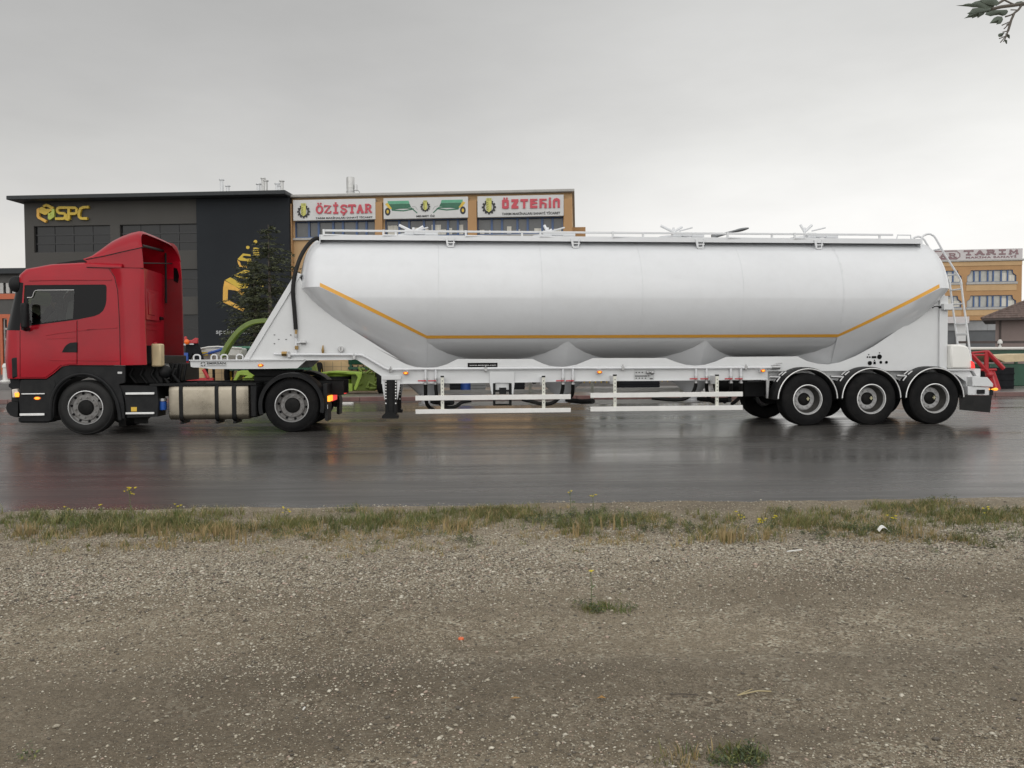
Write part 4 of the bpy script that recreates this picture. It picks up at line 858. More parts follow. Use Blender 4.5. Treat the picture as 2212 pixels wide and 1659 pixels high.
for t, w in ((0, .10), (.35, .14), (.7, .24), (.93, .38), (1.0, .6), (1.02, 1.25), (1.0, 1.9), (.93, 2.12), (.7, 2.26), (.35, 2.36), (0, 2.4)):
    rowp = []
    for a, c in zip(seam_, topc):
        p = mid(a, c, t); q0 = PA(p[0], p[1], .1); rowp.append((q0[0], w, q0[1]))
    prof.append(rowp)
thick = [[(p[0] + .015, p[1], p[2] - .025) for p in r] for r in prof]
g.loft([r + th[::-1] for r, th in zip(prof, thick)], True, True); g.build('roof_deflector', 'red_paint', tr, smooth=50)
for w in (.085, 2.39):
    g = MB(); g.prism([PA(*p, .1) for p in [(862, 474), (1060, 438), (1260, 392), (1468, 346), (1480, 450), (1490, 568), (1100, 562), (960, 556), (885, 548), (905, 505)]], w, w + .025)
    g.build('deflector_side', 'red_paint', tr, bev=.006)
g = MB(); g.prism([PA(*p, .2) for p in [(545, 536), (600, 516), (760, 492), (962, 466), (890, 508), (780, 516)]], .2, 2.3); g.build('roof_trim', 'black_plastic', tr)
g = MB(); g.prism([PA(*p, 2.42) for p in [(1440, 1558), (1440, 480), (1540, 300), (1640, 302), (1752, 303), (1800, 316), (1835, 350), (1868, 450), (1888, 700), (1900, 1200), (1908, 1558)]], 2.4, 2.44); ff = g.build('side_fairing', 'red_shaded', tr, bev=.01)
g = MB(); g.prism([PA(*p, 2.38) for p in [(1800, 562), (1835, 572), (1850, 620), (1856, 660), (1842, 722), (1800, 700)]], 2.385, 2.399); g.build('vent', 'black_gloss', ff)
g = MB(); 
for p, q, w0, w1, r in (((1470, 335), (1700, 390), .3, 2.36, .03), ((1475, 516), (1782, 520), .2, 2.36, .012), ((1716, 312), (1722, 930), 2.3, 2.3, .022)):
    g.tube([TF.at(*A(*p), w0), TF.at(*A(*q), w1)], r, 8)
g.build('deflector_struts', 'black_steel', tr)
# rear wall pressings seen between the two fairings
def W2(x, y): return on_s(*A(x, y), sbk)
def back_rect(x0, y0, x1, y1, th, name, m):
    (wa, za), (wb, zb) = W2(x0, y0), W2(x1, y1); g = MB(); g.box((sbk + .001, min(wa, 2.42), min(za, zb)), (sbk + th, min(wb, 2.46), max(za, zb))); g.build(name, m, cab, bev=min(.01, th * .4))
back_rect(1498, 780, 1640, 1120, .025, 'rear_pressing', 'red_paint'); back_rect(1520, 820, 1590, 1060, .04, 'rear_pressing', 'red_paint')
back_rect(1500, 1140, 1640, 1160, .02, 'rear_rib', 'red_paint'); back_rect(1510, 1200, 1640, 1215, .02, 'rear_rib', 'red_paint'); back_rect(1650, 1072, 1680, 1110, .04, 'rear_latch', 'black_gloss')
# mirrors and sun visor
g = MB(); g.box(TF.at(*A(118, 775), .35)[:1] + (.3, PA(118, 775, .35)[1]), (PA(150, 690, .35)[0] + .12, 2.2, PA(150, 672, .35)[1])); g.build('sun_visor', 'black_plastic', tr, bev=.03)
mA = TF.at(*A(165, 735), .1); g = MB(); g.ball(mA, (.125, .1, .15), 16, 10); g.build('kerb_mirror', 'black_plastic', tr)
g = MB(); g.box((PA(226, 1195, -.2)[0], -.27, PA(226, 1195, -.2)[1]), (PA(288, 925, -.2)[0], -.12, PA(226, 930, -.2)[1])); mi = g.build('mirror', 'black_plastic', tr, bev=.035)
g = MB(); a = PA(270, 1195, -.05); g.tube([(a[0], -.18, a[1]), (a[0] + .02, -.08, a[1] - .02), (a[0] + .03, .02, a[1] + .0)], .035, 8); g.build('mirror_arm', 'black_plastic', mi)
g = MB(); g.box((PA(226, 1195, -.2)[0], TW + .12, PA(226, 1195, -.2)[1]), (PA(288, 925, -.2)[0], TW + .27, PA(226, 930, -.2)[1])); mi = g.build('mirror', 'black_plastic', tr, bev=.035)
g = MB(); g.tube([(a[0], TW + .18, a[1]), (a[0] + .03, TW - .02, a[1])], .035, 8); g.build('mirror_arm', 'black_plastic', mi)
# front corner: grille insert, bumper, lamps, steps
g = MB(); g.prism([PA(*p, .02) for p in [(122, 1500), (180, 1488), (186, 1700), (128, 1712)]], .006, .2); g.build('corner_duct', 'black_plastic', tr, bev=.02)
g = MB(); g.prism([PB(*p, .15) for p in [(100, 745), (215, 748), (215, 985), (120, 985), (118, 850), (90, 830), (88, 805), (110, 790)]], .14, 2.36); g.build('front_grille', 'black_plastic', tr, bev=.01)
g = MB(); g.prism([PB(*p) for p in [(205, 758), (478, 755), (545, 712), (575, 800), (550, 900), (542, 1000), (545, 1165), (505, 1196), (205, 1196), (190, 1000)]], .012, .5); fp = g.build('step_panel', 'black_plastic', tr, bev=.015)
g = MB(); g.prism([PB(*p, .1) for p in [(206, 985), (118, 985), (88, 1010), (80, 1045), (90, 1085), (125, 1125), (170, 1142), (206, 1146)]], .03, 2.47); g.build('bumper', 'black_plastic', tr, bev=.04)
g = MB(); g.prism([PB(*p, .05) for p in [(118, 858), (172, 850), (192, 890), (190, 938), (125, 945)]], .05, .40); hl = g.build('headlight', 'lamp_clear', tr, bev=.015)
g = MB(); g.prism([PB(*p) for p in [(140, 896), (180, 890), (190, 905), (186, 938), (146, 938)]], .03, .049); g.build('indicator', 'amber_lit', hl, bev=.006)
g = MB(); c = PB(384, 950); g.ball((c[0], .008, c[1]), (.05, .014, .024)); g.build('side_marker', 'amber_lit', tr)
g = MB(); g.ball((c[0], .011, c[1]), (.065, .01, .032)); g.build('marker_base', 'amber_dim', tr)
for x0, y0, x1, y1 in ((226, 897, 467, 911), (208, 1104, 464, 1132)):
    g = MB(); q0, q1 = PB(x0, y1), PB(x1, y0); g.box((q0[0], -.02, q0[1]), (q1[0], .0115, q1[1])); g.build('step_tread', 'alu_bright', fp, bev=.005)
g = MB(); g.prism([PB(*p) for p in [(180, 1152), (500, 1150), (506, 1188), (470, 1208), (212, 1208), (180, 1192)]], .03, .42); g.build('lower_step', 'black_plastic', tr, bev=.012)
# wheel arch
inn = [(550, 1165), (556, 1000), (585, 905), (630, 832), (700, 772), (790, 736), (880, 728), (960, 745), (1050, 795), (1130, 880), (1180, 980), (1205, 1080), (1214, 1165)]
g = MB(); g.prism([PB(*p) for p in [(476, 757), (560, 694), (640, 627), (720, 611), (1000, 612), (1292, 616), (1294, 720), (1292, 792), (1230, 806), (1262, 900), (1280, 1000), (1292, 1165)] + inn[::-1]], .02, .08); ar = g.build('wheel_arch', 'black_plastic', tr, bev=.012)
g = MB(); I = [PB(*p) for p in inn]; ac = (ax1[0], TR)
O2 = [(ac[0] + (p[0] - ac[0]) * 1.07, ac[1] + (p[1] - ac[1]) * 1.07) for p in I]
g.loft([[(p[0], .07, p[1]) for p in I], [(p[0], .6, p[1]) for p in I], [(p[0], .6, p[1]) for p in O2], [(p[0], .07, p[1]) for p in O2]], False); g.build('arch_liner', 'black_plastic', ar)
g = MB(); g.tube([(p[0], .012, p[1]) for p in smoothline([(ac[0] + (p[0] - ac[0]) * 1.09, ac[1] + (p[1] - ac[1]) * 1.09, 0)[:2] + (0,) for p in I], 3)], .032, 8); g.build('arch_lip', 'black_plastic', ar)
g = MB(); c = PB(1240, 686); g.box((c[0] - .04, .005, c[1] - .02), (c[0] + .04, .022, c[1] + .02)); g.build('side_lamp', 'sign_white', ar, bev=.006)
# side step box, filter, washer bottle, shields
g = MB(); g.prism([PB(*p) for p in [(1222, 815), (1615, 826), (1632, 1000), (1630, 1142), (1300, 1156), (1292, 1060), (1275, 940)]], .05, .5); sb = g.build('step_box', 'black_plastic', tr, bev=.012)
for y0, y1 in ((888, 914), (1094, 1118)):
    g = MB(); q0, q1 = PB(1298, y1), PB(1596, y0); g.box((q0[0], .01, q0[1]), (q1[0], .052, q1[1])); g.build('step_tread', 'alu_bright', sb, bev=.005)
g = MB(); q0, q1 = PB(1350, 1088), PB(1408, 1042); g.box((q0[0], .046, q0[1]), (q1[0], .0495, q1[1])); g.build('sticker', 'sticker_yellow', sb)
g = MB(); c = PB(1690, 1070, .2); h = PB(1690, 985, .2)[1] - c[1]; g.lathe((c[0], .2, c[1]), [(0, 0), (.065, 0), (.07, .02), (.07, h), (.05, h + .01)], 20, 'z'); fl = g.build('fuel_filter', 'blue_plastic', tr)
g = MB(); g.lathe((c[0], .2, c[1] + h + .012), [(.055, 0), (.075, .0), (.075, .05), (.0, .05)], 16, 'z'); g.build('filter_head', 'steel', fl)
g = MB(); q0, q1 = PA(1576, 1590, .35), PA(1676, 1352, .35); g.box((q0[0], .3, q0[1]), (q1[0], .52, q1[1])); wb = g.build('washer_bottle', 'cream_plastic', tr, bev=.03)
g = MB(); x = (q0[0] + q1[0]) / 2; g.lathe((x - .05, .4, q1[1] - .001), [(.04, 0), (.04, .03), (0, .03)], 12, 'z'); g.build('bottle_cap', 'lever_red', wb)
g = MB(); q0, q1 = PA(1522, 1560, .32), PA(1572, 1370, .32); g.box((q0[0], .3, q0[1]), (q1[0], .6, q1[1])); g.build('snorkel_bracket', 'black_plastic', tr, bev=.01)
g = MB(); q0, q1 = PB(1300, 800, .5), PB(1690, 612, .5); g.box((q0[0], .5, q0[1]), (q1[0], 2.0, q1[1] + .2))
for k in range(5): g.tube([(q0[0] + .2 * k + .15, .46, q1[1] - .05), (q0[0] + .2 * k + .1, .44, (q0[1] + q1[1]) / 2), (q0[0] + .2 * k + .22, .47, q0[1])], .03, 8)
g.ball((q0[0] + .75, .48, q1[1] - .12), .13)
g.build('engine', 'black_steel', tr, bev=.02)
g = MB(); q0, q1 = PB(1688, 750, .6), PB(1755, 590, .6); rng_ = random.Random(2)
nx, nzz = 5, 9; vs = [(q0[0] + (q1[0] - q0[0]) * i / nx + .012 * rng_.uniform(-1, 1), .6 + .03 * rng_.random(), q0[1] + (q1[1] - q0[1]) * j / nzz) for j in range(nzz + 1) for i in range(nx + 1)]
g.add(vs, [(j * (nx + 1) + i, j * (nx + 1) + i + 1, (j + 1) * (nx + 1) + i + 1, (j + 1) * (nx + 1) + i) for j in range(nzz) for i in range(nx)]); g.build('heat_shield', 'alu_bright', tr, smooth=0)
q0, q1 = PB(1760, 770, .7), PB(1880, 585, .7); g = MB(); g.box((q0[0], .65, q0[1]), (q1[0], 1.9, q1[1]))
for k in range(4): g.tube([(q0[0] + .1 + .08 * k, .62, q1[1]), (q0[0] + .05 + .08 * k, .6, q0[1])], .025, 6)
g.build('air_tank_stack', 'black_steel', tr, bev=.02)
# chassis, fuel tank
q0 = PB(1290, 778, .8); q1 = PC(1850, 780, .8); zt_ = PB(1700, 782, .8)[1]
for w in (.78, 1.66):
    g = MB(); g.box((q0[0], w, zt_ - .28), (q1[0] + .1, w + .08, zt_)); g.build('chassis_rail', 'black_steel', tr, bev=.01)
g = MB(); g.box((PB(1560, 780, .1)[0], .05, zt_ - .05), (PC(1000, 770, .1)[0], .76, zt_ - .01)); g.build('chassis_deck', 'black_steel', tr)
z0, z1 = PC(500, 1172, .05)[1], PC(500, 806, .05)[1]
def rrect(w0, w1, a, c, r, n=6):
    return [(p[0], p[1]) for cx, cy, st in ((w1 - r, c - r, 0), (w0 + r, c - r, 90), (w0 + r, a + r, 180), (w1 - r, a + r, 270)) for p in arc((cx, cy), r, st, st + 90, n)]
g = MB(); e0, e1 = PC(86, 1000, .03)[0], PC(920, 1000, .03)[0]
rr = rrect(.03, .72, z0, z1, .11); rr2 = rrect(.05, .70, z0 + .02, z1 - .02, .10)
g.loft([[(e0, p[0], p[1]) for p in rr2], [(e0 + .02, p[0], p[1]) for p in rr]] + [[(e0 + .02 + (e1 - e0 - .04) * k / 12, p[0] + .006 * noise.noise(Vector((k * .8, p[0] * 6, p[1] * 6))), p[1]) for p in rr] for k in range(1, 12)] + [[(e1 - .02, p[0], p[1]) for p in rr], [(e1, p[0], p[1]) for p in rr2]], True, True); ft = g.build('fuel_tank', 'alu_tank', tr, smooth=50)
for x0, x1 in ((196, 236), (566, 606), (744, 790)):
    g = MB(); a0, a1_ = PC(x0, 1000, .02)[0], PC(x1, 1000, .02)[0]; g.sprism(rrect(.018, .735, z0 - .035, z1 + .015, .12), a0, a1_); g.build('tank_strap', 'black_steel', ft, bev=.006)
    g = MB(); g.box((a0 + .02, .012, z0 - .075), (a1_ - .01, .5, z0 - .0345)); g.build('tank_bracket', 'black_steel', ft)
g = MB(); c = PC(432, 812, .2); g.lathe((c[0], .2, z1 - .01), [(.075, 0), (.075, .045), (.06, .055), (0, .055)], 20, 'z'); g.build('tank_cap', 'black_steel', ft)
g = MB(); g.box((e1 + .01, .08, z0 + .03), (PC(1000, 1000, .05)[0], .7, z1 - .01)); g.build('battery_box', 'black_plastic', tr, bev=.03)
# rear fenders, fifth wheel, tail
def fender(parent, c, r, w0, w1, a0, a1, name, m, th=.025, drop=.05, n=28):
    g = MB(); rs = []
    for k in range(n + 1):
        a = rad(a0 + (a1 - a0) * k / n); co, si = math.cos(a), math.sin(a)
        pts = [(r - drop, w0 + .008), (r, w0), (r + .015, (w0 * .8 + w1 * .2)), (r + .015, (w0 * .2 + w1 * .8)), (r, w1), (r - drop, w1 - .008), (r - drop, w1 - .02), (r - th, w1 - .03), (r - th, w0 + .03), (r - drop, w0 + .02)]
        rs.append([(c[0] + q * co, w, c[1] + q * si) for q, w in pts])
    g.loft(rs, True, True); return g.build(name, m, parent, smooth=45)
rf_ = PC(1365, 690)[1] - TR
for w0, w1 in ((.0, .64), (TW - .64, TW)): fender(tr, (ax2[0], TR), rf_, w0, w1, -14, 196, 'rear_fender', 'black_plastic', drop=.07)
g = MB(); zf = PC(1100, 648, .8)[1]; g.prism([(PC(905, 650, .8)[0], zf), (PC(1420, 650, .8)[0], zf - .02), (PC(1400, 660, .8)[0], zf - .07), (PC(1250, 700, .8)[0], zf - .14), (PC(990, 700, .8)[0], zf - .14), (PC(920, 670, .8)[0], zf - .05)], .8, 1.7); g.box((PC(960, 700, .8)[0], .9, zt_), (PC(1300, 700, .8)[0], 1.6, zf - .135)); g.build('fifth_wheel', 'black_steel', tr, bev=.01)
ts = PC(1690, 900, .1)[0]
g = MB(); ztl0, ztl1 = PC(1700, 1000, .1)[1], PC(1700, 800, .1)[1]; g.box((ts, .08, ztl0 + .05), (ts + .08, TW - .08, ztl1)); tb = g.build('tail_beam', 'black_plastic', tr, bev=.012)
def WT(x, y): return on_s(*Cc(x, y), ts + .08)
def tail(x0, y0, x1, y1, name, m, th, parent=tb):
    (wa, za), (wb, zb) = WT(x0, y0), WT(x1, y1); g = MB(); g.box((ts + .0805, max(.06, wa), min(za, zb)), (ts + .08 + th, wb, max(za, zb))); return g.build(name, m, parent, bev=.008)
tail(1735, 985, 1766, 915, 'indicator', 'amber_lit', .05); tail(1768, 980, 1812, 908, 'tail_light', 'red_lit', .05); tail(1898, 905, 1918, 850, 'tail_light', 'red_lit', .05)
tail(1730, 1062, 1770, 1000, 'number_plate', 'sign_white', .012)
for w0, w1 in ((.08, .6), (TW - .6, TW - .08)):
    g = MB(); g.prism([(ts + .0, .70), (ts + .05, .70), (ts + .10, .5), (ts + .08, .2), (ts + .03, .22), (ts + .04, .5)], w0, w1); g.build('mud_flap', 'rubber_wet', tr)
g = MB(); x = PB(1260, 1180, .5)[0]; g.box((x - .05, .5, .12), (x + .06, .54, .5)); g.box((x + .2, .6, .16), (x + .45, .64, .45)); g.build('front_mud_flap', 'rubber_wet', tr)
g = MB(); g.tube([(ax2[0], .35, TR), (ax2[0], TW - .35, TR)], .1, 12); g.ball((ax2[0], 1.25, TR), .25); g.tube([(ax1[0], .3, TR), (ax1[0], TW - .3, TR - .05)], .07, 10); g.build('axles', 'black_steel', tr)
# driver, seen through the door glass
def skin_person():
    hs, hw, hz = hd; J = {'pel': (hs + .10, hw, hz - .70), 'sp': (hs + .10, hw, hz - .45), 'ch': (hs + .06, hw, hz - .25), 'nk': (hs + .03, hw, hz - .13), 'h0': (hs + .01, hw, hz - .02), 'h1': (hs, hw, hz + .08),
         'sa': (hs + .06, hw - .19, hz - .22), 'ea': (hs - .12, hw - .24, hz - .42), 'wa': (hs - .38, hw - .17, hz - .35), 'ha': (hs - .50, hw - .16, hz - .31),
         'sb': (hs + .06, hw + .19, hz - .22), 'eb': (hs - .12, hw + .24, hz - .42), 'wb': (hs - .38, hw + .17, hz - .35), 'hb': (hs - .50, hw + .16, hz - .31),
         'la': (hs - .32, hw - .1, hz - .66), 'fa': (hs - .5, hw - .1, hz - 1.02), 'lb': (hs - .32, hw + .1, hz - .66), 'fb': (hs - .5, hw + .1, hz - 1.02)}
    Rr = dict(pel=.15, sp=.14, ch=.145, nk=.06, h0=.088, h1=.095, sa=.075, ea=.05, wa=.034, ha=.042, sb=.075, eb=.05, wb=.034, hb=.042, la=.08, fa=.05, lb=.08, fb=.05)
    E = [('pel', 'sp'), ('sp', 'ch'), ('ch', 'nk'), ('nk', 'h0'), ('h0', 'h1'), ('ch', 'sa'), ('sa', 'ea'), ('ea', 'wa'), ('wa', 'ha'), ('ch', 'sb'), ('sb', 'eb'), ('eb', 'wb'), ('wb', 'hb'), ('pel', 'la'), ('la', 'fa'), ('pel', 'lb'), ('lb', 'fb')]
    ks = list(J); base = (hs + .1, hw, hz - .8)
    me = bpy.data.meshes.new('person'); me.from_pydata([tuple(J[k][i] - base[i] for i in range(3)) for k in ks], [(ks.index(a), ks.index(c)) for a, c in E], [])
    o = bpy.data.objects.new('person', me); COL.objects.link(o); o.location = TF.world(base); o.rotation_euler = (0, 0, TF.yaw)
    md = o.modifiers.new('skin', 'SKIN'); md.use_smooth_shade = True
    sv = me.skin_vertices[0].data
    for i, k in enumerate(ks): sv[i].radius = (Rr[k], Rr[k]); sv[i].use_root = (k == 'pel')
    o.modifiers.new('sub', 'SUBSURF').levels = 2; o.modifiers['sub'].render_levels = 2
    me.materials.append(mat('dark_jacket', (.05, .055, .06), .8))
    tag(o, 'driver in dark clothes sitting behind the steering wheel of the red truck', 'person'); BASE[o.name] = base
    h = MB(); h.ball((hs + .015, hw, hz + .05), (.11, .1, .105), 14, 10); h.build('hair', mat('hair_dark', (.012, .01, .009), .6), o)
    f = MB(); f.ball((hs - .03, hw, hz), (.085, .075, .11), 14, 10); f.ball((hs - .115, hw, hz - .005), (.022, .016, .025), 8, 6)
    for dw in (-.032, .032): f.ball((hs - .10, hw + dw, hz + .03), (.012, .014, .009), 8, 6)
    f.ball((hs - .098, hw, hz - .055), (.012, .03, .008), 8, 6)
    for dw in (-.082, .082): f.ball((hs + .0, hw + dw, hz + .005), (.022, .01, .032), 8, 6)
    f.build('face', mat('skin_tone', (.36, .22, .16), .55), o)
skin_person()
# ================================================================ the white tank semitrailer
D = crop(1350, 1230, 2150); E_ = crop(2100, 1230, 2900); G_ = crop(2750, 1200, 3840); H_ = crop(3240, 800, 3840, 1991); I_ = crop(3200, 1280, 3760); J_ = crop(1000, 1140, 1500); K_ = crop(1000, 640, 2200); L_ = crop(1900, 800, 3000)
def VV(u, v): return (u, v)
def Q(r, x, y, w): return TF.sz(*r(x, y), w)
sF = Q(VV, 690, 617, .04)[0]; sB = Q(VV, 2031, 617, .04)[0]; zf_ = (Q(VV, 690, 618, .04)[1] + Q(VV, 2031, 617, .04)[1]) / 2
RT, WC, zc = 1.245, 1.265, 2.595
s1 = Q(VV, 922, 730, .30)[0]; s2 = Q(VV, 1810, 722, .30)[0]; zs = (Q(VV, 922, 729, .30)[1] + Q(VV, 1810, 722, .30)[1]) / 2 - .04; zf_ -= .03
tl = thing('tank_trailer', TF, ((sF + sB) / 2, 1.25, 0), 'long white tank semitrailer with orange stripe and hopper cones, behind the red tractor', 'trailer')
def pc_(phi): return (WC - RT * math.cos(phi), zc + RT * math.sin(phi))
ph_s = math.asin((zs - zc) / RT); ph_0 = math.asin((zf_ - zc) / RT)
N = 40
def ringp(s, lo):
    return [(s,) + pc_(lo + (math.pi - 2 * lo) * k / N) for k in range(N + 1)]
g = MB()
DL = .50
def ph_at(t): return math.asin((zf_ + (zs - zf_) * t - zc) / RT)
# front and rear domes: upper half, rounded
def dome(s0, sgn):
    rs = []
    for i in range(13):
        t = i / 12 * math.pi / 2; ln, sc = math.sin(t) ** .92 * DL, math.cos(t) ** .8 if i < 12 else 0.0
        rs.append([(s0 + sgn * ln, WC + (q[1] - WC) * sc, zf_ + (q[2] - zf_) * sc) for q in ringp(s0, ph_0)])
    return rs
nf = 10
g.loft(dome(sF, -1)[::-1] + [ringp(sF + (s1 - sF) * k / nf, ph_at(k / nf)) for k in range(1, nf + 1)], False)
# where the slanted cut runs straight in side view, its angle follows the height
full = [ringp(s1 + (s2 - s1) * k / 30, -math.pi / 2) for k in range(31)]
g.loft(full, False)
g.loft([ringp(s2 + (sB - s2) * k / nf, ph_at(1 - k / nf)) for k in range(nf)] + dome(sB, 1), False)
# slanted end cones: from the cut line round the dome down to the first and last outlet
hop = [Q(VV, x, 742, .6)[0] for x in (921, 1223, 1517, 1807)]
zo = .47
def endcone(s0, s1_, sgn, so):
    near = []
    for k in range(nf, -1, -1):
        p = pc_(ph_at(k / nf)); near.append((s0 + (s1_ - s0) * k / nf,) + p)
    dm = [(s0 + sgn * DL * math.sin(t) ** .92, WC - RT * math.cos(ph_0) * max(math.cos(t), 0) ** .8, zf_) for t in [math.pi / 2 * i / 12 for i in range(1, 13)]]
    half = near + dm
    far = [(p[0], 2 * WC - p[1], p[2]) for p in half[-2::-1]]
    bd = half + far; n = len(bd); rs = []
    bot = [(so + .13 * math.cos(math.pi * (i / (n - 1)) - math.pi / 2) * sgn, WC - .13 * math.cos(math.pi * i / (n - 1)), zo + .14) for i in range(n)]
    for j in range(15):
        t = j / 14; r = []
        for a, c in zip(bd, bot):
            p = mid(a, c, t); r.append((p[0], p[1], p[2] - .10 * math.sin(math.pi * t ** .55) * min(1, abs(p[0] - so) / 1.2)))
        rs.append(r)
    g.loft(rs, False)
endcone(sF, s1, -1, hop[0]); endcone(sB, s2, 1, hop[3])
tank = g.build('tank', 'white_paint', tl, smooth=24)
for h in hop:
    c = MB(); rs = []
    zt0 = zs - .06; cp = RT * math.cos(math.asin((zt0 - zc) / RT)); z0_ = zo + .12; sp_ = lambda v: math.copysign(abs(v) ** (2 / 1.16), v)
    for j in range(19):
        t = j / 14; z = z0_ + (zt0 - z0_) * t; r = .13 + (cp - .13) * t
        if t > 1.01: r = min(r, RT * math.cos(math.asin((z - zc) / RT)) - .01)
        rs.append([(h + r * (1.0 + .85 * min(1, t * 2)) * sp_(math.cos(a)), WC - r * sp_(math.sin(a)), z) for a in [2 * math.pi * k / 64 for k in range(64)]])
    c.loft(rs, True); hp = c.build('hopper_cone', 'white_paint', tank, smooth=30)
    c = MB(); c.lathe((h, WC, zo), [(0, 0), (.135, 0), (.135, .02), (.125, .02), (.13, .125)], 24, 'z'); c.lathe((h, WC, zo - .02), [(0, 0), (.19, 0), (.19, .018), (.0, .018)], 24, 'z'); c.build('outlet', 'white_paint', hp)
    c = MB(); c.tube([(h + .1, WC - .1, zo + .03), (h + .35, WC - .5, zo + .02), (h + .5, WC - .9, zo + .05)], .05, 8); c.build('outlet_pipe', 'black_steel', hp)
for x in (1172, 1389, 1607, 1822, 948):
    s = Q(VV, x, 650, .02)[0]; c = MB(); lo = -1.2 if x != 1822 else -.5; P = [(s,) + (WC - (RT + .001) * math.cos(a), zc + (RT + .001) * math.sin(a)) for a in [lo + (math.pi - 2 * lo) * k / 60 for k in range(61)]]
    c.tube(P, .0018, 4); c.build('weld_seam', 'white_paint', tank)
# orange tape following the crease
c = MB(); path = [(sF + .01, zf_), (s1, zs), (s2, zs), (sB - .02, zf_)]
def tape(c, w_side):
    pts = []
    for i in range(3):
        n = 10 if i != 1 else 40
        for k in range(n + (i == 2)): t = k / n; pts.append(mid(path[i], path[i + 1], t))
    up, dn = [], []
    for s, ph in pts:
        ph_eff = math.asin((ph - zc) / RT); dphi = .078 / RT
        for lst, d in ((up, dphi), (dn, .002)):
            y, z = WC - (RT + .004) * math.cos(ph_eff + d), zc + (RT + .004) * math.sin(ph_eff + d)
            lst.append((s, y if w_side == 0 else 2 * WC - y, z))
    c.loft([up, dn], False)
tape(c, 0); tape(c, 1); c.build('orange_stripe', 'orange_tape', tank)
# ---------------- roof walkway with folded rail and hatches
ww = .50
wz0, wz1 = Q(VV, 1300, 522, ww)[1], Q(VV, 1300, 511, ww)[1]
a0, a1_ = Q(VV, 692, 515, ww)[0], Q(VV, 1990, 520, ww)[0]
c = MB(); c.box((a0, ww, wz0), (a1_, ww + .02, wz1)); c.box((a0, ww + .02, wz1 - .02), (a1_, 2 * WC - ww, wz1 - .003)); c.box((a0, 2 * WC - ww, wz0), (a1_, 2 * WC - ww + .02, wz1)); c.box((a0 - .02, ww, wz0 - .06), (a0 - .001, 2 * WC - ww, wz1)); c.box((a1_ + .001, ww + .03, wz0 - .08), (a1_ + .02, 2 * WC - ww, wz1)); wk = c.build('walkway', 'white_paint', tl, bev=.004)
for x in (973, 1243, 1512, 1768):
    x0 = Q(VV, x, 522, ww)[0]; zz = wz0; y1 = ww + .05; c = MB()
    for dx in (-.085, .055): c.prism([(x0 + dx - .02 * (1 if dx < 0 else -1), zz + .06), (x0 + dx + .03, zz + .06), (x0 + dx + .03 + (.02 if dx < 0 else -.02), zz - .11), (x0 + dx + (.02 if dx < 0 else -.02), zz - .11)], ww - .03, ww - .003)
    c.box((x0 - .08, ww - .028, zz - .05), (x0 + .09, ww - .006, zz - .03)); c.box((x0 - .055, ww - .028, zz - .13), (x0 + .065, ww + .03, zz - .10)); c.build('bracket', 'white_paint', wk)
rz = Q(VV, 1300, 502, ww)[1]; r0, r1 = Q(VV, 696, 497, ww)[0], Q(VV, 1931, 507, ww)[0]
c = MB(); c.box((r0, ww + .02, rz - .02), (r1, ww + .05, rz + .02)); rl = c.build('handrail', 'white_paint', tl, bev=.006)
for x in (855, 1128, 1390, 1669, 1902): 
    x0 = Q(VV, x, 505, ww)[0]; c = MB(); c.box((x0 - .02, ww + .023, wz1 - .001), (x0 + .02, ww + .047, rz - .0205)); c.build('rail_post', 'white_paint', rl)
for x in (697, 826, 1004, 1165, 1322, 1570, 1715):
    x0 = Q(VV, x, 500, ww)[0]; c = MB(); c.box((x0, ww - .01, rz - .11), (x0 + .04, ww + .018, rz + .02)); c.tube([(x0 + .02, ww, rz - .09), (x0 + .75, ww + .05, wz1 - .02)], .022, 6); c.build('rail_arm', 'white_paint', rl)
for hx, (p1, p2, kind) in zip((893, 1183, 1455, 1738), (((862, 486), (914, 489), 0), ((1176, 486), (1192, 496), 1), ((1428, 487), (1474, 490), 0), ((1730, 485), (1755, 486), 0))):
    x0 = Q(VV, hx, 500, WC)[0]; zb = zc + RT - .09; c = MB()
    c.lathe((x0, WC, zb), [(.30, 0), (.30, .12), (.33, .13), (.33, .16), (.0, .19)], 32, 'z'); hb = c.build('hatch', 'white_paint', tl, bev=0)
    c = MB(); zt1 = zb + .2
    hubz = Q(VV, hx, 499, WC)[1]
    c.tube([(x0, WC, zb + .2), (x0, WC, hubz + .07)], .026, 8)
    for p in (p1, p2):
        e = Q(VV, p[0], p[1], WC)
        c.tube([(x0, WC, hubz - .02), (e[0], WC + .03, e[1])], .03, 6)
    c.tube([(x0 + .06, WC - .2, hubz - .03), (x0 + .3, WC - .35, hubz + .02)], .016, 6); c.build('hand_wheel', 'white_paint', hb)
    c = MB(); c.box((x0 - .16, WC - .52, zb + .09), (x0 + .02, WC - .36, zb + .20)); c.box((x0 - .02, WC - .5, zb + .11), (x0 + .26, WC - .4, zb + .18)); c.box((x0 + .24, WC - .51, zb + .09), (x0 + .5, WC - .41, zb + .19)); c.build('hatch_hinge', 'white_paint', hb, bev=.012)
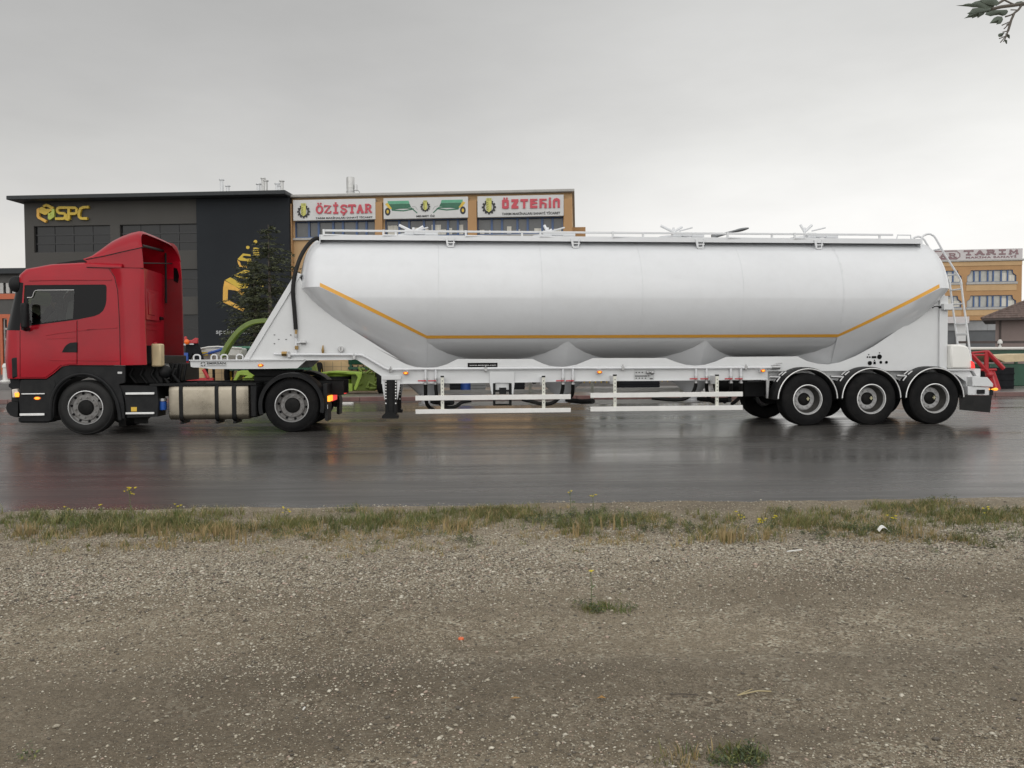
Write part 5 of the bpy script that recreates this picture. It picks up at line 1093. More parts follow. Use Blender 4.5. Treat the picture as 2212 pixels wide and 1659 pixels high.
# ---------------- skirt plate, neck and chassis beam
wp = .38
up_ = [Q(VV, 672, 636, wp), Q(VV, 700, 652, wp), Q(J_, 1240, 318, wp), Q(J_, 1800, 670, wp), Q(J_, 2212, 932, wp), Q(D, 130, 190, wp), Q(D, 380, 325, wp), Q(D, 480, 376, wp), Q(D, 570, 402, wp), Q(D, 690, 412, wp), Q(D, 800, 405, wp), Q(D, 900, 376, wp), Q(D, 1012, 321, wp),
       Q(D, 1790, 321, wp), Q(D, 1880, 362, wp), Q(D, 1965, 392, wp), Q(D, 2060, 402, wp), Q(E_, 60, 400, wp), Q(E_, 170, 380, wp), Q(E_, 340, 312, wp), Q(E_, 1095, 311, wp), Q(E_, 1190, 347, wp), Q(E_, 1300, 381, wp), Q(E_, 1400, 390, wp), Q(E_, 1500, 381, wp), Q(E_, 1610, 349, wp), Q(E_, 1720, 300, wp),
       Q(G_, 490, 277, wp), Q(G_, 560, 312, wp), Q(G_, 640, 333, wp), Q(G_, 720, 338, wp), Q(G_, 810, 322, wp), Q(G_, 930, 275, wp), Q(H_, 120, 1655, wp), Q(H_, 500, 1400, wp), Q(H_, 835, 1155, wp), Q(H_, 940, 1030, wp), Q(H_, 1010, 1010, wp)]
low = [Q(G_, 1572, 385, wp), Q(G_, 262, 390, wp), Q(G_, 262, 455, wp), Q(E_, 1890, 540, wp), Q(E_, 180, 553, wp), Q(D, 1910, 562, wp), Q(D, 430, 580, wp), Q(D, 222, 578, wp), Q(D, 222, 497, wp), Q(J_, 1500, 925, wp), Q(J_, 650, 935, wp), Q(J_, 300, 940, wp), Q(Cc, 865, 547, wp)]
rearx = Q(H_, 1010, 1010, wp)[0]; low = [(rearx, low[0][1])] + low[1:]
tipf = Q(VV, 640, 588, wp)
c = MB(); c.prism([tipf, Q(VV, 657, 615, wp)] + up_ + low, wp, wp + .012); c.build('side_plate', 'plate_paint', tl, smooth=0)
c = MB(); c.prism([tipf, Q(VV, 657, 615, wp)] + up_ + low, 2 * WC - wp - .012, 2 * WC - wp); c.build('side_plate', 'plate_paint', tl, smooth=0)
# folded front edge, lower flange, rear post
c = MB(); e0, e1 = low[-1], tipf; c.prism([e0, (e0[0] + .12, e0[1]), (e1[0] + .1, e1[1] - .04), e1], wp - .03, 2 * WC - wp + .03); c.build('front_plate', 'plate_paint', tl, bev=.008)
c = MB()
flp = [low[i] for i in range(2, 11)]
for a, d in zip(flp[:-1], flp[1:]):
    dx, dz = d[0] - a[0], d[1] - a[1]; ln = math.hypot(dx, dz); nx_, nz_ = -dz / ln * .014, dx / ln * .014
    if abs(dx) < .01: continue
    c.prism([a, d, (d[0] - nx_ * (1 if dx < 0 else 1), d[1] - nz_), (a[0] - nx_, a[1] - nz_)], wp - .035, wp + .09); c.prism([a, d, (d[0] - nx_, d[1] - nz_), (a[0] - nx_, a[1] - nz_)], 2 * WC - wp - .09, 2 * WC - wp + .035)
c.build('lower_flange', 'plate_paint', tl)
c = MB(); x0 = Q(H_, 926, 1300, wp)[0]; c.box((x0, wp - .05, low[0][1]), (rearx + .035, wp - .003, Q(H_, 1010, 1030, wp)[1])); c.box((rearx + .002, wp - .003, low[0][1]), (rearx + .035, 2 * WC - wp + .05, Q(H_, 1010, 1030, wp)[1])); c.build('rear_post', 'plate_paint', tl, bev=.008)
c = MB(); q0, q1 = Q(H_, 940, 1205, wp), Q(H_, 1056, 1130, wp); c.box((q0[0], wp - .15, q0[1]), (q1[0], wp - .051, q1[1])); lb = c.build('lamp_bracket', 'plate_paint', tl, bev=.006)
c = MB(); c.tube(smoothline([TF.at(*H_(*p), wp - .17) for p in [(850, 1178), (880, 1160), (920, 1158), (945, 1170)]], 4), .012, 6); c.ball(TF.at(*H_(945, 1168), wp - .17), .03); c.build('cable', 'black_plastic', lb)
# neck beam in front
wb_ = .34
nb = [Q(Cc, 312, 562, wb_), Q(Cc, 318, 622, wb_), Q(Cc, 345, 630, wb_), Q(Cc, 430, 632, wb_), Q(Cc, 530, 646, wb_), Q(Cc, 1100, 645, wb_), Q(Cc, 1425, 638, wb_), Q(Cc, 1515, 556, wb_), Q(Cc, 1300, 552, wb_)]
c = MB(); c.prism(nb, wb_, wb_ + .06); c.prism(nb, 2 * WC - wb_ - .06, 2 * WC - wb_); c.box((nb[0][0], wb_ + .06, nb[0][1] - .06), (nb[0][0] + .06, 2 * WC - wb_ - .06, nb[0][1])); c.box((nb[0][0] + .4, wb_ + .06, nb[5][1] + .002), (nb[5][0] + .2, 2 * WC - wb_ - .06, nb[5][1] + .02))
neck = c.build('neck_beam', 'plate_paint', tl, bev=.008)
c = MB(); c.box((nb[0][0] - .01, wb_ - .04, nb[0][1] + .001), (Q(Cc, 1500, 553, wb_)[0], wb_ + .12, nb[0][1] + .022)); c.build('neck_flange', 'plate_paint', neck); c = MB(); c.box((nb[0][0] - .01, 2 * WC - wb_ - .12, nb[0][1] + .001), (Q(Cc, 1500, 553, wb_)[0], 2 * WC - wb_ + .04, nb[0][1] + .022)); c.build('neck_flange', 'plate_paint', neck)
for x0, x1 in ((342, 408), (525, 582), (628, 692), (788, 852)):
    a, d = Q(Cc, x0, 548, wb_), Q(Cc, x1, 520, wb_); zt_n = nb[0][1] + .022; c = MB(); c.tube(smoothline([(a[0], wb_ + .05, zt_n), (a[0], wb_ + .05, zt_n + .06), (a[0] + .03, wb_ + .05, zt_n + .09), (d[0] - .03, wb_ + .05, zt_n + .09), (d[0], wb_ + .05, zt_n + .06), (d[0], wb_ + .05, zt_n)], 3), .015, 6); c.build('coupling_hook', 'plate_paint', neck)
c = MB(); a, d = Q(Cc, 415, 620, wb_), Q(Cc, 690, 570, wb_); c.box((a[0], wb_ - .008, a[1]), (d[0], wb_ - .001, d[1])); pl_ = c.build('maker_plate', 'panel_alu', neck)
c = MB(); hgt = d[1] - a[1]; wd = d[0] - a[0]
text(c, 'EMIRSAN', (a[0] + wd * .27, a[1] + hgt * .42, a[0] + wd * .97, a[1] + hgt * .92), wb_ - .0085, .003, off=.03, spacing=1.05); c.box((a[0] + wd * .27, wb_ - .0105, a[1] + hgt * .18), (a[0] + wd * .97, wb_ - .0085, a[1] + hgt * .24))
cx, cz, r = a[0] + wd * .125, a[1] + hgt * .5, hgt * .42
for k in range(4):
    a_ = math.pi / 2 * k + .4; c.strokes([[(cx + r * math.cos(a_ + t), cz + r * math.sin(a_ + t)) for t in (0, .35, .7, 1.0)]], wb_ - .0085, .003, r * .42)
c.build('maker_letters', 'ink', pl_)
# second black plate with the web address, control panel
wl = wp - .003
c = MB(); a, d = Q(D, 1117, 408, wl), Q(D, 1425, 360, wl); c.box((a[0], wl - .008, a[1]), (d[0], wl, d[1])); pl_ = c.build('web_plate', 'black_gloss', tl)
c = MB(); text(c, 'www.emirsan.com', (a[0] + .03, a[1] + .03, d[0] - .03, d[1] - .035), wl - .0085, .003, off=.02); c.build('web_letters', 'sign_white', pl_)
c = MB(); a, d = Q(E_, 766, 542, wl), Q(E_, 975, 432, wl); c.box((a[0], wl - .008, a[1]), (d[0], wl, d[1])); pl_ = c.build('control_panel', 'panel_alu', tl)
c = MB()
for y, xs, wd in ((461, (790, 820, 852), .014), (498, (792, 822, 853, 886), .03), (520, (790, 822, 852, 885), .014)):
    for x in xs: q = Q(E_, x, y, wl); c.box((q[0] - wd, wl - .012, q[1] - .010), (q[0] + wd, wl - .0085, q[1] + .010))
q = Q(E_, 945, 526, wl); c.box((q[0] - .03, wl - .012, q[1] - .01), (q[0] + .03, wl - .0085, q[1] + .01)); c.build('panel_text', 'ink', pl_)
c = MB()
for x, y, r in ((905, 460, .035), (930, 455, .03), (955, 462, .04), (918, 490, .02)): q = Q(E_, x, y, wl); c.ball((q[0], wl - .04, q[1]), (r, .03, r), 8, 6)
c.build('pressure_gauges', 'steel', pl_)
c = MB()
for x, y, rx, ry in ((1038, 328, .045, .05), (1122, 322, .03, .03), (1165, 322, .03, .03), (1112, 280, .05, .05), (1020, 282, .017, .017), (1038, 282, .017, .017), (1030, 263, .012, .012), (1112, 250, .012, .012), (1074, 307, .012, .012)):
    q = Q(G_, x, y, wl); c.lathe((q[0], wl, q[1]), [(rx, 0), (rx, -.006), (0, -.006)], 16)
for x0, x1, y0, y1 in ((1053, 1087, 274, 291), (1066, 1083, 316, 337)): a, d = Q(G_, x0, y1, wl), Q(G_, x1, y0, wl); c.box((a[0], wl - .007, a[1]), (d[0], wl, d[1]))
c.build('port_openings', 'black_gloss', tl)
c = MB()
for x, y in ((1232, 339), (1308, 339), (1187, 292), (1356, 294), (1187, 384)): q = Q(Cc, x, y, wl); c.box((q[0] - .014, wl - .006, q[1] - .006), (q[0] + .014, wl, q[1] + .006))
c.build('plate_bolts', 'black_steel', tl)
# ---------------- air pipe with valves, hoses
w1 = wp - .05
pp = [Q(Cc, 1262, 492, w1), Q(J_, 400, 838, w1), Q(J_, 1480, 840, w1), Q(J_, 1570, 846, w1), Q(J_, 1640, 875, w1), Q(J_, 1940, 1052, w1), Q(J_, 2010, 1082, w1), Q(J_, 2080, 1085, w1), Q(D, 700, 424, w1), Q(D, 2100, 415, w1), Q(E_, 1000, 414, w1), Q(G_, 310, 361, w1)]
c = MB(); c.tube([(p[0], w1, p[1]) for p in pp], .027, 12); pipe = c.build('air_pipe', 'white_paint', tl, smooth=60)
c = MB(); a = Q(Cc, 1182, 491, w1); c.tube([(a[0], w1, a[1]), (pp[0][0], w1, pp[0][1])], .02, 10); c.build('pipe_end', 'white_paint', pipe)
c = MB(); q = Q(Cc, 1288, 488, w1); c.tube([(q[0] - .045, w1, q[1]), (q[0] + .05, w1, q[1])], .05, 6); c.build('pipe_union', 'brass', pipe)
for x, y, r in ((375, 845, J_), (1452, 882, J_), (2058, 1090, J_), (318, 432, D), (1303, 424, D), (650, 412, E_), (1925, 408, E_)):
    q = Q(r, x, y, w1); c = MB(); c.box((q[0] - .03, w1 - .035, q[1] - .05), (q[0] + .03, w1 + .045, q[1] + .03)); c.tube([(q[0], w1 - .02, q[1] + .03), (q[0], w1 - .02, q[1] + .07)], .012, 6); c.build('pipe_clamp', 'steel', pipe, bev=.006)
q = Q(G_, 320, 360, w1); c = MB(); c.tube([(q[0] - .08, w1, q[1]), (q[0] + .09, w1, q[1])], .042, 10); c.tube([(q[0], w1, q[1] + .03), (q[0] + .02, w1, q[1] + .08), (q[0] + .13, w1 - .03, q[1] + .085)], .011, 6); c.build('end_valve', 'steel', pipe)
valves = [(D, 680, 'a'), (D, 785, 'b'), (D, 2105, 'c'), (D, 2207, 'd'), (E_, 1410, 'e'), (E_, 1520, 'f'), (E_, 1772, 'g'), (E_, 1876, 'h')]
hoses = {'a': [(680, 590), (682, 700), (700, 800), (760, 850)], 'b': [(785, 580), (790, 660), (805, 740), (850, 800), (920, 825), (990, 815), (1060, 770), (1150, 752)], 'c': [(2105, 580), (2100, 640), (2075, 710), (2000, 775), (1900, 790), (1790, 765), (1680, 740)], 'd': [(2207, 580), (2206, 650), (2195, 700), (2150, 740)],
         'e': [(1410, 570), (1400, 620), (1370, 680), (1300, 730), (1200, 745), (1080, 738), (950, 725)], 'f': [(1520, 570), (1522, 640), (1540, 720), (1600, 770)], 'g': [(1772, 570), (1772, 650), (1760, 720), (1700, 770)], 'h': [(1876, 570), (1872, 650), (1850, 730), (1780, 790)]}
for r, x, kx in valves:
    yb = 424 if r is D else 414
    q, v, e = Q(r, x, yb, w1), Q(r, x, 520 if r is D else 500, w1), Q(r, x, 585 if r is D else 572, w1); c = MB()
    c.tube([(q[0], w1, q[1]), (v[0], w1, v[1])], .022, 10); dr = c.build('drop_pipe', 'white_paint', pipe)
    c = MB(); c.tube([(v[0], w1, v[1] + .01), (v[0], w1, v[1] - .02), (v[0], w1, (v[1] + e[1]) / 2), (e[0], w1, e[1])], [.03, .036, .030, .027], 10); c.tube([(v[0], w1 - .05, v[1] - .05), (v[0], w1 + .05, v[1] - .05)], .022, 8); c.build('ball_valve', 'steel', dr)
    c = MB(); c.box((v[0] - .15, w1 - .075, v[1] - .062), (v[0] + .01, w1 - .055, v[1] - .038)); c.build('valve_lever', 'lever_red', dr, bev=.005)
    pts = hoses[kx]; c = MB(); P = []
    for i, p in enumerate(pts): w = w1 + (.05 * i if len(pts) > 4 else .12 * i); q2 = Q(r, p[0], p[1], w); P.append((q2[0], w, q2[1]))
    c.tube(smoothline(P, 5), .037, 10); c.build('hose', 'rubber_wet', dr)
    c = MB(); c.tube([(e[0], w1, e[1] + .03), (e[0], w1, e[1] + .0)], .042, 10); c.build('hose_clip', 'steel', dr)
# riser with brass fittings, gauge, cock, long black hose over the dome
q0, q1 = Q(J_, 490, 838, w1), Q(J_, 487, 560, w1); c = MB(); c.tube([(q0[0], w1, q0[1]), (q1[0], w1, q1[1])], .019, 8); a, d = Q(J_, 500, 640, w1), Q(J_, 575, 638, w1); c.tube([(a[0], w1, a[1]), (d[0], w1, d[1])], .018, 8); rs_ = c.build('riser_pipe', 'white_paint', tl)
c = MB(); a, d = Q(J_, 487, 430, w1), Q(J_, 487, 500, w1); c.tube([(a[0], w1, a[1]), (d[0], w1, d[1])], .024, 8); a = Q(J_, 497, 725, w1); c.tube([(a[0], w1, a[1] + .035), (a[0], w1, a[1] - .035)], .036, 6); c.build('brass_union', 'brass', rs_)
c = MB(); a, d = Q(J_, 487, 500, w1), Q(J_, 487, 565, w1); c.tube([(a[0], w1, a[1]), (d[0], w1, d[1])], .03, 8); a, d = Q(J_, 570, 640, w1), Q(J_, 650, 640, w1); c.tube([(a[0], w1, a[1]), (d[0], w1, d[1])], .034, 8); c.build('riser_valve', 'steel', rs_)
c = MB(); q = Q(J_, 1230, 748, w1); c.lathe((q[0], w1 + .03, q[1]), [(0, -.005), (.058, -.005), (.06, -.03), (.052, -.034), (.052, -.028), (0, -.028)], 24); c.tube([(q[0], w1 + .01, q[1] - .055), (q[0], w1 + .01, q[1] - .13)], .012, 6); ga = c.build('pressure_gauge', 'steel', tl)
c = MB(); c.lathe((q[0], w1 + .001, q[1]), [(.05, 0), (.05, -.002), (0, -.002)], 20); c.build('gauge_dial', 'sign_white', ga); c = MB(); c.box((q[0] - .004, w1 - .006, q[1] - .03), (q[0] + .004, w1 - .0015, q[1] + .035)); c.build('gauge_needle', 'ink', ga)
c = MB(); a = Q(J_, 930, 770, w1); c.tube([(a[0], w1 + .01, a[1] - .06), (a[0], w1 + .01, a[1] - .005), (a[0] + .005, w1 + .01, a[1] + .1)], [.016, .028, .008], 8); c.build('drain_cock', 'brass', tl)
hp = [(VV, 694, 519, .62), (K_, 345, 468, .60), (K_, 300, 497, .55), (K_, 245, 575, .45), (K_, 205, 680, .36), (K_, 185, 780, .33), (K_, 183, 860, .33), (K_, 191, 960, .33), (K_, 198, 1050, .33), (K_, 201, 1098, .33)]
c = MB(); P = []
for r, x, y, w in hp: q = Q(r, x, y, w); P.append((q[0], w, q[1]))
c.tube(smoothline(P, 5), .04, 12); c.build('long_hose', 'rubber_wet', tl)
# marker lamps on stalks
for r, x, y in ((Cc, 1043, 608), (D, 474, 468), (E_, 410, 457), (E_, 2105, 443)):
    wlm = .33 if r is Cc else .24
    q = Q(r, x, y, wlm); c = MB(); c.ball((q[0], wlm, q[1]), (.055, .022, .03), 14, 8); ml = c.build('marker_lamp', 'amber_dim', tl); c = MB(); c.ball((q[0], wlm - .018, q[1]), (.03, .01, .018), 10, 6); c.build('bulb', 'amber_lit', ml)
    if r is not Cc: c = MB(); c.box((q[0] - .04, wlm + .015, q[1] - .03), (q[0] + .045, wp - .001, q[1] + .03)); c.build('lamp_stalk', 'plate_paint', ml)
# ---------------- landing legs, frame box, side guards
for far in (0, 1):
    wa = wp - .06 if not far else 2 * WC - wp - .12
    f = (lambda w: w) ; x = lambda X, Y: Q(D, X, Y, wp - .06)
    c = MB(); a, d = x(262, 890), x(380, 540); c.box((a[0], wa, a[1]), (d[0], wa + .18, d[1])); lg = c.build('landing_leg', 'black_steel', tl, bev=.006)
    c = MB(); c.box((a[0] + .07, wa - .02, a[1] - .02), (d[0] - .07, wa - .001, d[1] - .03)); c.prism([x(228, 938), x(398, 938), x(402, 915), x(365, 880), x(350, 870), x(280, 870), x(260, 880), x(228, 915)], wa - .06, wa + .24); c.build('leg_foot', 'black_steel', lg, bev=.008)
    c = MB()
    for y in (551, 580, 610, 639, 670, 700, 731, 781):
        for xx in (268, 371): q = x(xx, y); c.lathe((q[0], wa - .001, q[1]), [(.014, .001), (.014, -.008), (0, -.01)], 8)
    c.build('leg_bolts', 'alu_bright', lg)
    c = MB(); c.prism([x(222, 540), x(258, 540), x(258, 745), x(252, 745)], wa + .02, wa + .16); c.prism([x(382, 540), x(422, 540), x(388, 745), x(384, 745)], wa + .02, wa + .16); c.box((x(222, 540)[0], wa + .0, x(222, 538)[1]), (x(424, 540)[0], wa + .2, x(222, 497)[1])); c.build('leg_bracket', 'plate_paint', tl, bev=.005)
c = MB(); q = Q(D, 320, 700, wp); c.tube([(q[0], wp + .1, q[1]), (q[0], 2 * WC - wp - .1, q[1])], .03, 8); c.build('leg_shaft', 'black_steel', tl)
wq = wp - .04
c = MB(); c.prism([Q(D, 1342, 452, wq), Q(D, 1600, 455, wq), Q(D, 1602, 575, wq), Q(D, 1590, 690, wq), Q(D, 1574, 690, wq), Q(D, 1560, 570, wq), Q(D, 1400, 570, wq), Q(D, 1380, 690, wq), Q(D, 1366, 690, wq), Q(D, 1345, 575, wq)], wq, wq + .035); c.box((Q(D, 1400, 650, wq)[0], wq + .04, Q(D, 1400, 645, wq)[1]), (Q(D, 1560, 650, wq)[0], wq + .06, Q(D, 1400, 560, wq)[1])); bp_ = c.build('bracket_plate', 'plate_paint', tl, bev=.005)
c = MB()
for xa, xb in ((1380, 1404), (1546, 1572)): a, d = Q(D, xa, 805, wq), Q(D, xb, 572, wq); c.box((a[0], wq - .01, a[1]), (d[0], wq + .05, d[1]))
a, d = Q(D, 1404, 805, wq), Q(D, 1546, 786, wq); c.box((a[0] + .001, wq - .005, a[1]), (d[0] - .001, wq + .05, d[1])); a, d = Q(D, 1404, 660, wq), Q(D, 1546, 642, wq); c.tube([(a[0], wq + .02, (a[1] + d[1]) / 2), (d[0], wq + .02, (a[1] + d[1]) / 2)], .018, 8); q = Q(D, 1480, 652, wq); c.cbox((q[0], wq + .02, q[1]), (.14, .05, .13)); c.build('spare_wheel_carrier', 'black_steel', bp_, bev=.005)
gw = .0
for far in (0, 1):
    wg = gw if not far else 2.5
    for r, xa, xb, pxs, rows in ((D, 574, 2185, (853, 1905), ((707, 757, 689, 740), (851, 897, 829, 874))), (E_, 315, 1894, (572, 1633), ((672, 722, 662, 714), (813, 863, 804, 856)))):
        xa_, xb_ = Q(r, xa, 750, gw)[0], Q(r, xb, 750, gw)[0]
        zz = []
        for y0, y1, y2, y3 in rows:
            zt2 = (Q(r, xa, y0 if r is E_ else y0 - 8, gw)[1] + Q(r, xb, y2, gw)[1]) / 2; zb2 = (Q(r, xa, y1 if r is E_ else y1 - 4, gw)[1] + Q(r, xb, y3 - 2, gw)[1]) / 2; zz.append((zb2, zt2))
        c = MB(); c.box((xa_, wg - .012, zz[0][0]), (xb_, wg + .012, zz[0][1])); sg_ = c.build('side_guard_rail', 'guard_alu', tl, bev=.005)
        c = MB(); c.box((xa_, wg - .012, zz[1][0]), (xb_, wg + .012, zz[1][1])); c.build('side_guard_rail', 'guard_alu', tl, bev=.005)
        for px in pxs:
            sw_ = wg + .014 if not far else wg - .054
            q = Q(r, px, 500, gw); qt = Q(r, px, 512 if r is D else 498, gw)[1]; c = MB(); c.box((q[0] - .032, sw_, zz[1][0] + .02), (q[0] + .032, sw_ + .04, qt)); po = c.build('guard_post', mat('post_cream', (.70, .70, .62), .45, var=.05), tl, bev=.005)
            if not far:
                c = MB(); n = int((qt - zz[1][1]) / .07)
                for k in range(1, n): z = qt - .07 * k; c.box((q[0] - .009, sw_ - .0012, z - .012), (q[0] + .009, sw_ + .0, z + .012))
                c.build('post_slots', 'ink_grey', po)
                c = MB(); c.box((q[0] - .034, sw_ - .002, qt + .001), (q[0] + .034, sw_ + .042, qt + .03)); c.build('post_cap', 'black_plastic', po)
                c = MB(); c.prism([(q[0] - .03, qt - .02), (q[0] + .03, qt - .02), (q[0] + .03, qt + .0), (q[0] - .03, qt + .0)], sw_ + .041, wp + .05); c.prism([(q[0] - .03, qt - .16), (q[0] + .0, qt - .16), (q[0] + .0, qt - .021), (q[0] - .03, qt - .021)], sw_ + .041, wp + .02); c.build('guard_bracket', 'plate_paint', po)
# ---------------- axle group
for i, (x, y) in enumerate(((1745.3, 866), (1883, 864.5), (2020, 862.5))):
    q = TF.at(x, y, .02); TRr = .527
    wheel(tl, (q[0], TRr), .02, TRr, .385, 'trailer'); wheel(tl, (q[0], TRr), 2 * WC - .04, TRr, .385, 'trailer', True)
    for w0, w1_ in ((.03, .47), (2 * WC - .49, 2 * WC - .05)):
        fd = fender(tl, (q[0], TRr), TRr + .105, w0, w1_, 0, 180, 'mudguard', 'black_plastic', drop=.03)
        if w0 < 1:
            c = MB(); c.tube([(q[0] + (TRr + .085) * math.cos(a), w0 - .004, TRr + (TRr + .085) * math.sin(a)) for a in [rad(2 + 176 * k / 40) for k in range(41)]], .013, 8); c.build('chrome_trim', 'alu_bright', fd)
            c = MB()
            for a in (128, 142, 40): a = rad(a); r = TRr + .125; c.tube([(q[0] + r * math.cos(a + t), .25, TRr + r * math.sin(a + t)) for t in (-.09, -.03, .03, .09)], .018, 6); c.tube([(q[0] + r * math.cos(a + t), .4, TRr + r * math.sin(a + t)) for t in (-.09, .09)], .018, 6)
            c.build('mudguard_strap', 'steel', fd)
    c = MB(); c.tube([(q[0], .3, TRr), (q[0], 2 * WC - .3, TRr)], .075, 12); c.lathe((q[0], .42, TRr), [(.0, 0), (.2, 0), (.2, .2), (0, .2)], 20); c.lathe((q[0], 1.9, TRr), [(.0, 0), (.2, 0), (.2, .2), (0, .2)], 20)
    for w in (.72, 1.72): c.prism([(q[0] - .62, TRr + .02), (q[0] + .1, TRr - .02), (q[0] + .32, TRr + .05), (q[0] + .32, TRr + .14), (q[0] - .55, TRr + .18)], w, w + .1); c.lathe((q[0] + .25, w + .05, TRr + .15), [(.0, 0), (.13, 0), (.14, .1), (.12, .2), (0, .2)], 14, 'z')
    c.build('axle', 'black_steel', tl, bev=.006)
a, d = Q(G_, 262, 455, .55), Q(G_, 1830, 390, .55)
c = MB()
for w in (.55, 1.9):
    c.box((a[0] - .1, w, a[1] - .02), (d[0] + .15, w + .09, d[1] + .05))
for x in (1745, 1815, 1883, 1952, 2020):
    q = Q(VV, x, 820, .5); c.prism([(q[0] - .42, a[1] - .001), (q[0] - .3, a[1] - .001), (q[0] - .32, a[1] - .3), (q[0] - .4, a[1] - .3)], .53, .66)
c.build('chassis', 'plate_paint', tl, bev=.006)
c = MB(); q = Q(G_, 265, 520, .3); c.prism([Q(G_, 248, 455, .3), Q(G_, 272, 455, .3), Q(G_, 262, 595, .3), Q(G_, 250, 595, .3)], .28, .32); c.build('mudguard_stay', 'steel', tl)
for xa, ya, xb, yb in ((275, 435, 390, 437), (740, 432, 860, 436), (1240, 425, 1360, 430)): c = MB(); c.tube([TF.at(*G_(xa, ya), .3), TF.at(*G_(xb, yb), .3)], .03, 8); c.build('mudguard_stay', 'steel', tl)
# tyre stack / tanks in the dark gap behind the side guard
c = MB()
for x in (1575,): q = Q(VV, x, 830, 1.0); c.tube([(q[0] - .3, 1.0, .82), (q[0] + .35, 1.0, .82)], .17, 16)
q0, q1 = Q(G_, 80, 640, .8), Q(G_, 250, 470, .8); c.box((q0[0], .8, .55), (q1[0], 1.8, q1[1])); c.build('air_tank', 'black_steel', tl, bev=.02)
# ---------------- rear box, lamps, bumper, ladder
wr = .22
a, d = Q(G_, 1622, 372, wr), Q(G_, 1812, 185, wr)
pr = [(rearx + .037, a[1]), (Q(G_, 1830, 372, wr)[0], a[1]), (Q(G_, 1815, 300, wr)[0], Q(G_, 1815, 300, wr)[1]), (Q(G_, 1800, 225, wr)[0], Q(G_, 1800, 225, wr)[1]), Q(G_, 1788, 203, wr), Q(G_, 1765, 192, wr), Q(G_, 1735, 187, wr), Q(G_, 1625, 185, wr)]
pr = pr[:-1] + [(rearx + .037, pr[-1][1])]
c = MB(); c.prism(pr, wr, 2 * WC - wr); rb = c.build('rear_cabinet', 'cream_paint', tl, bev=.04)
c = MB(); c.prism([Q(G_, 1815, 368, wr - .02), Q(G_, 1840, 368, wr - .02), Q(G_, 1832, 325, wr - .02), Q(G_, 1812, 310, wr - .02)], wr - .03, wr + .22); c.build('tail_light', 'red_lit', rb, bev=.01)
c = MB(); wf = .30; c.prism([Q(G_, 1590, 386, wf), Q(G_, 1590, 374, wf), Q(G_, 1812, 372, wf), Q(G_, 1862, 370, wf), Q(G_, 1862, 426, wf), Q(G_, 1838, 426, wf), Q(G_, 1812, 385, wf)], wf - .06, 2 * WC - wf); c.prism([Q(G_, 1590, 386, wf), Q(G_, 1800, 386, wf), Q(G_, 1820, 420, wf), Q(G_, 1820, 572, wf), Q(G_, 1780, 572, wf), Q(G_, 1770, 470, wf), Q(G_, 1700, 420, wf)], wf, 2 * WC - wf); tf = c.build('tail_frame', 'plate_paint', tl, bev=.006)
wbm = .12
c = MB(); c.prism([Q(G_, 1820, 432, wbm), Q(G_, 1935, 436, wbm), Q(G_, 1978, 485, wbm), Q(G_, 1978, 510, wbm), Q(G_, 1820, 503, wbm)], wbm, 2 * WC - wbm); bu = c.build('bumper', 'plate_paint', tl, bev=.01)
c = MB(); c.prism([Q(G_, 1785, 503, wbm + .03), Q(G_, 1952, 512, wbm + .03), Q(G_, 1952, 572, wbm + .03), Q(G_, 1785, 570, wbm + .03)], wbm + .03, 2 * WC - wbm - .03); c.build('bumper_beam', 'plate_paint', bu, bev=.006)
c = MB(); a, d = Q(G_, 1858, 562, wbm), Q(G_, 1915, 530, wbm); c.box((a[0], wbm - .0, a[1]), (d[0], wbm + .029, d[1])); c.build('reflector', 'black_plastic', bu)
c = MB(); a, d = Q(G_, 1953, 575, wbm), Q(G_, 1980, 515, wbm); c.box((a[0] + .003, wbm, a[1]), (d[0], wbm + .3, d[1])); c.build('lamp_cluster', 'black_plastic', bu, bev=.006)
c = MB(); q = Q(G_, 1995, 527, wbm); c.ball((q[0], wbm, q[1]), (.055, .03, .03)); c.tube([(q[0] - .12, wbm + .02, q[1]), (q[0] - .03, wbm, q[1])], .016, 6); c.build('rear_marker', 'amber_lit', bu)
for w0 in (.03, 2 * WC - .5):
    c = MB(); c.prism([Q(G_, 1728, 572, .05), Q(G_, 1975, 576, .05), Q(G_, 1962, 706, .05), Q(G_, 1732, 684, .05)], w0 + .05, w0 + .07); c.build('mud_flap', 'rubber_wet', tl)
wl0, wl1 = .88, 1.27
near = [(720, 410), (715, 350), (722, 300), (760, 268), (815, 256), (870, 285), (905, 335), (1000, 500), (1100, 660), (1195, 815), (1210, 880), (1240, 1130), (1270, 1340), (1310, 1659)]
far_ = [(640, 300), (660, 288), (700, 286), (750, 310), (790, 365), (850, 470)]
P = [TF.at(*H_(*p), wl0) for p in near]; P.append(TF.at(*G_(1815, 360), wl0))
c = MB(); c.tube(smoothline(P, 3), .021, 8)
off = TF.at(*H_(1090, 930), wl1)[0] - TF.at(*H_(1215, 930), wl0)[0]
P2 = [(p[0] + (off if False else 0), wl1, p[2]) for p in P]
c.tube(smoothline(P2, 3), .021, 8); ld = c.build('ladder', 'white_paint', tl, smooth=60)
for i, y in enumerate((440, 755, 940, 1122, 1372, 1495)):
    x = np.interp(y, [n_[1] for n_ in near[6:]], [n_[0] for n_ in near[6:]]); q = TF.at(*H_(x, y), wl0); c = MB(); c.tube([(q[0], wl0, q[2]), (q[0], wl1, q[2])], .017, 8); c.build('rung', 'white_paint', ld)
for y in (110, 215, 320):
    x = np.interp(y, [-10, 370], [1775, 1815]); q = TF.at(*G_(x, y), wl0); c = MB(); c.tube([(q[0], wl0, q[2]), (q[0], wl1, q[2])], .017, 8); c.build('rung', 'white_paint', ld)
